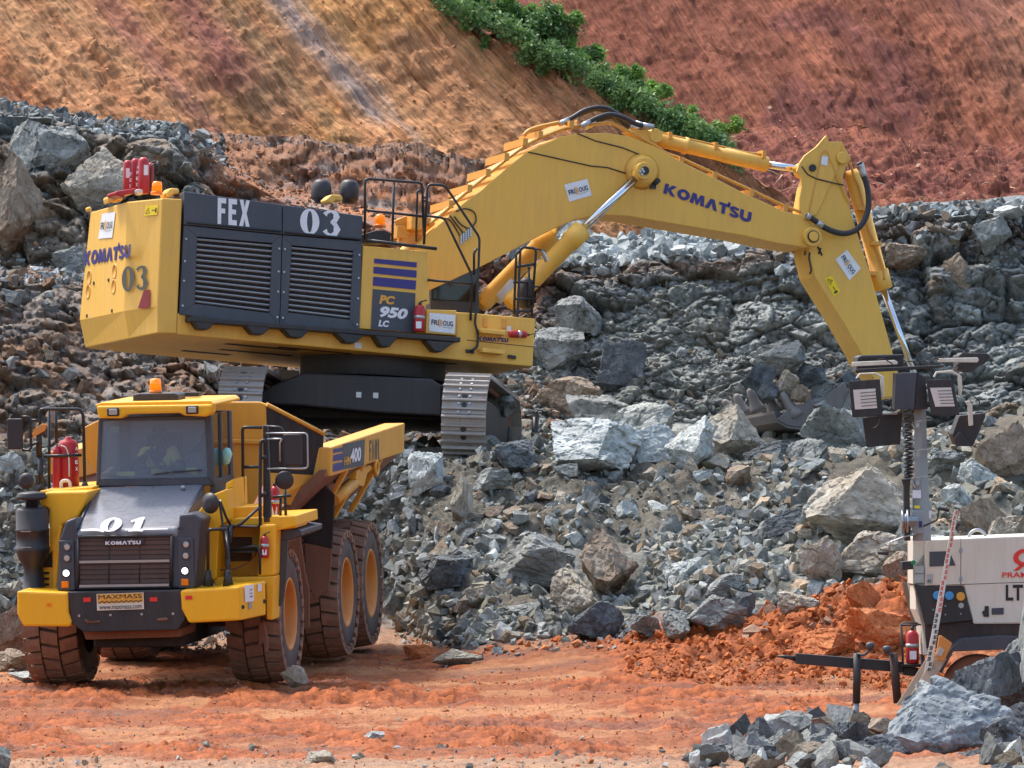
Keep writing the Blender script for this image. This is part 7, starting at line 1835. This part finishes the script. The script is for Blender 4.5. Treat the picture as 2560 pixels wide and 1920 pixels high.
M['leaf'] = leaf_mat("leaf_green", rgb(64, 96, 56), rgb(100, 130, 76)); M['leafb'] = leaf_mat("leaf_bright_green", rgb(84, 120, 60), rgb(122, 156, 78)); M['stem'] = plain("stem_bark", rgb(110, 92, 70), .9)
def shrub(rg, n, lsize, spread, mat, nlobe=7):
    lob = rg.normal(size=(nlobe, 3))*np.array(spread)*.62; lob[:, 2] = np.abs(lob[:, 2])*1.1+spread[2]*.35; rad = rg.uniform(.18, .42, nlobe)*spread[0]
    k = rg.integers(nlobe, size=n); d = rg.normal(size=(n, 3)); d /= np.linalg.norm(d, axis=1, keepdims=True)
    p_ = lob[k]+d*(rad[k]*(.5+1.1*rg.random(n)**1.6))[:, None]
    V_ = []; F_ = []
    ax = rg.normal(size=(n, 3)); ax[:, 2] *= .5; ax /= np.linalg.norm(ax, axis=1, keepdims=True)
    nn_ = np.cross(ax, rg.normal(size=(n, 3))); nn_ /= np.linalg.norm(nn_, axis=1, keepdims=True); s = lsize*rg.uniform(.6, 1.5, n)
    A_ = p_; B_ = p_+ax*(s*.5)[:, None]+nn_*(s*.32)[:, None]; Cc = p_+ax*s[:, None]-np.array((0,0,1))*(s*.25)[:, None]; D_ = p_+ax*(s*.5)[:, None]-nn_*(s*.32)[:, None]
    V_ = np.stack([A_, B_, Cc, D_], 1).reshape(-1, 3); F_ = np.arange(4*n).reshape(n, 4)
    root = thing("shrub", "x", "shrub")
    fo = raw_mesh("foliage", V_, F_, None, mat, False); fo.parent = root
    b = MB()
    for i in range(nlobe): b.tube([(0,0,-.25), lob[i]*.5+(0,0,.05), lob[i]+(0,0,rad[i]*.5)], [.02,.013,.006], 5)
    so_ = b.build("stem", M['stem'], root); return root, fo, so_
rg = np.random.default_rng(5)
protos = [shrub(rg, 3000, .085, (.52,.4,.38), M['leaf'], 8), shrub(rg, 2600, .09, (.5,.4,.42), M['leafb'], 7), shrub(rg, 1800, .075, (.4,.35,.25), M['leaf'], 6), shrub(rg, 200, .13, (.2,.2,.3), M['leafb'], 3)]
SH = [ # place in crop units, kind, size, label
 (530,8,0,1.0,"dark leafy shrub at the very top of the crest, cut by the upper edge"), (640,30,0,1.15,"dark shrub second from the top of the green ridge"),
 (740,50,0,1.25,"dense shrub on the ridge with its top at the picture's upper edge"), (840,110,0,1.1,"mid green shrub between the two tallest ones on the ridge"),
 (880,20,1,.9,"bright shrub behind the crest near the picture's upper edge"), (960,90,0,1.2,"bushy dark shrub under the far red slope"), (1020,60,1,.8,"light green shrub leaning over the crest"),
 (1130,80,1,.95,"tall bright shrub standing out against the red slope"), (980,190,0,1.25,"dark shrub in the broad middle of the green ridge"), (1070,150,0,1.1,"dark green shrub under the tall bright one"),
 (1020,290,0,1.0,"low dark shrub spilling down the tan slope"), (1110,340,2,1.2,"low spreading shrub at the lower edge of the ridge's widest part"), (1230,270,1,1.1,"bright shrub with a pointed leaf above the ridge"),
 (1180,330,0,1.1,"shaded shrub below the pointed bright one"), (1290,360,1,1.05,"bright green shrub half-way down the ridge"), (1340,420,0,1.05,"dark shrub just above the hoses of the boom"),
 (1420,420,1,1.0,"pale green shrub lower on the ridge"), (1480,400,1,.8,"small bright shrub against the red slope"), (1450,490,0,1.0,"dark shrub near the lower end of the ridge"),
 (1540,470,1,1.0,"yellow-green shrub near the lower end of the thick growth"), (1570,530,0,.9,"last dark shrub of the thick growth"), (1650,500,1,.7,"small yellow-green shrub at the foot of the thick growth"),
 (1720,680,2,1.1,"low creeping shrub above the arm cylinder"), (1800,720,2,1.1,"second low creeping shrub, right of the first above the arm cylinder"), (1880,730,2,1.1,"third low creeping shrub above the arm cylinder"), (1950,760,1,.8,"bright low shrub at the right end of the creeping ones"),
 (1480,560,2,1.1,"trailing low shrub at the left foot of the ridge end"), (1600,590,2,1.2,"sparse low shrub between the thick growth and the creeping ones"), (1680,620,2,1.1,"thin low shrub just before the creeping ones above the arm cylinder"),
 (900,160,0,1.1,"dark shrub in the upper half of the ridge, below the mid green one"), (1380,470,0,.9,"dark low shrub under the pale green ones"), (1000,130,0,1.0,"deep green shrub filling the ridge below the leaning one"), (790,90,0,1.0,"dark shrub between the dense one and the mid green one near the top"),
 (2030,690,1,.85,"round bright shrub alone on the red bench, right end"), (680,215,3,.8,"tiny yellow-green sprout on the bare brown slope"), (600,118,3,.7,"tiny pale sprout right below the ridge's upper end"), (1850,615,3,1.1,"small pale sprout between the ridge and the red bench")]
rg2 = np.random.default_rng(12); n_ = 9000; xs_ = rg2.uniform(930, 1600, n_)
rv2 = np.interp(xs_, UH, ridge_v); rd2 = np.interp(xs_, UH, ridge_d); dens_ = fbm(np.stack([xs_/38, xs_*0, xs_*0], 1), 3, 5)
keep = rg2.random(n_) < np.clip(.75+.7*dens_, .05, 1); xs_, rv2, rd2, dens_ = xs_[keep], rv2[keep], rd2[keep], dens_[keep]; m_ = len(xs_)
off = rg2.normal(0, 13, m_)-6+rg2.random(m_)**2*18; base_ = np.stack([(xs_-CX)/F*rd2, rd2-.3+rg2.uniform(-.3, .3, m_), H-(rv2+off-CY)/F*rd2], 1)
ax_ = rg2.normal(size=(m_, 3)); ax_ /= np.linalg.norm(ax_, axis=1, keepdims=True); nn2 = np.cross(ax_, rg2.normal(size=(m_, 3))); nn2 /= np.linalg.norm(nn2, axis=1, keepdims=True); s2_ = rg2.uniform(.05, .13, m_)[:, None]
lv_ = np.stack([base_, base_+ax_*s2_*.5+nn2*s2_*.3, base_+ax_*s2_, base_+ax_*s2_*.5-nn2*s2_*.3], 1).reshape(-1, 3)
gc = raw_mesh("undergrowth", lv_, np.arange(4*m_).reshape(m_, 4), None, M['leaf'], False); gc["kind"] = "stuff"; gc["label"] = "low weeds and creepers covering the crest between the shrubs"
used = set()
for (u, v, k, sc_2, lab) in SH:
    x, y = C15(u, v); x -= 4; y += 4 if y < 100 else 2
    rv_ = np.interp(x, UH, ridge_v); rd_ = np.interp(x, UH, ridge_d)
    d_ = rd_-.25 if y > rv_-8 and x < 1560 else rd_+1.0
    if x >= 1480: d_ = 143.2
    base, fo, so_ = protos[k]
    if k in used:
        r_ = base.copy(); C.objects.link(r_)
        for ch_o in (fo, so_): c = ch_o.copy(); C.objects.link(c); c.parent = r_
    else: r_ = base; used.add(k)
    q_ = P(x, y, d_); r_.location = (q_[0], q_[1], q_[2]-.18*sc_2)
    sc_2 *= .66; r_.scale = (sc_2, sc_2, sc_2); r_.rotation_euler = (0, 0, (u*1.7) % 6.28); r_["label"] = lab; r_["category"] = "shrub"; r_["group"] = "shrubs along the crest"
# rocks piled in the bucket and a few lodged by the track
R2 = random.Random(5)
BK = [(1700,770,112,62,118.0,'rock_grey',.05,3,"big grey block balanced on the heap in the bucket"), (1640,815,62,54,117.6,'rock_dark',.6,1,"dark round-backed rock on the left side of the bucket load"), (1700,830,60,60,117.5,'rock_tan',.8,2,"flat brown triangular slab standing in the bucket load"),
 (1745,815,70,44,117.8,'rock_dark',-.5,0,"dark rock with a pale streak in the bucket, right of the brown slab"), (1660,850,50,40,117.4,'rock_dark',.2,5,"small dark rock between the bucket teeth"), (1790,850,70,50,117.9,'rock_grey',.1,7,"grey rock on the right part of the bucket load"),
 (1770,880,50,40,117.5,'rock_grey',.3,6,"rounded grey rock low on the bucket's right side"), (1830,830,70,60,118.2,'rock_dark',.4,4,"dark rock at the bucket's right edge under the dipper arm"), (1830,880,80,70,117.8,'rock_grey',.2,2,"large grey-green rock at the lower right of the bucket"), (1730,850,44,34,117.3,'rock_brown',.2,3,"reddish small rock right behind the nearest bucket tooth"),
 (1085,870,50,50,116.6,'rock_grey',.4,6,"pale rock caught in the side of the nearer track")]
for b_ in BK: put_boulder(*b_)
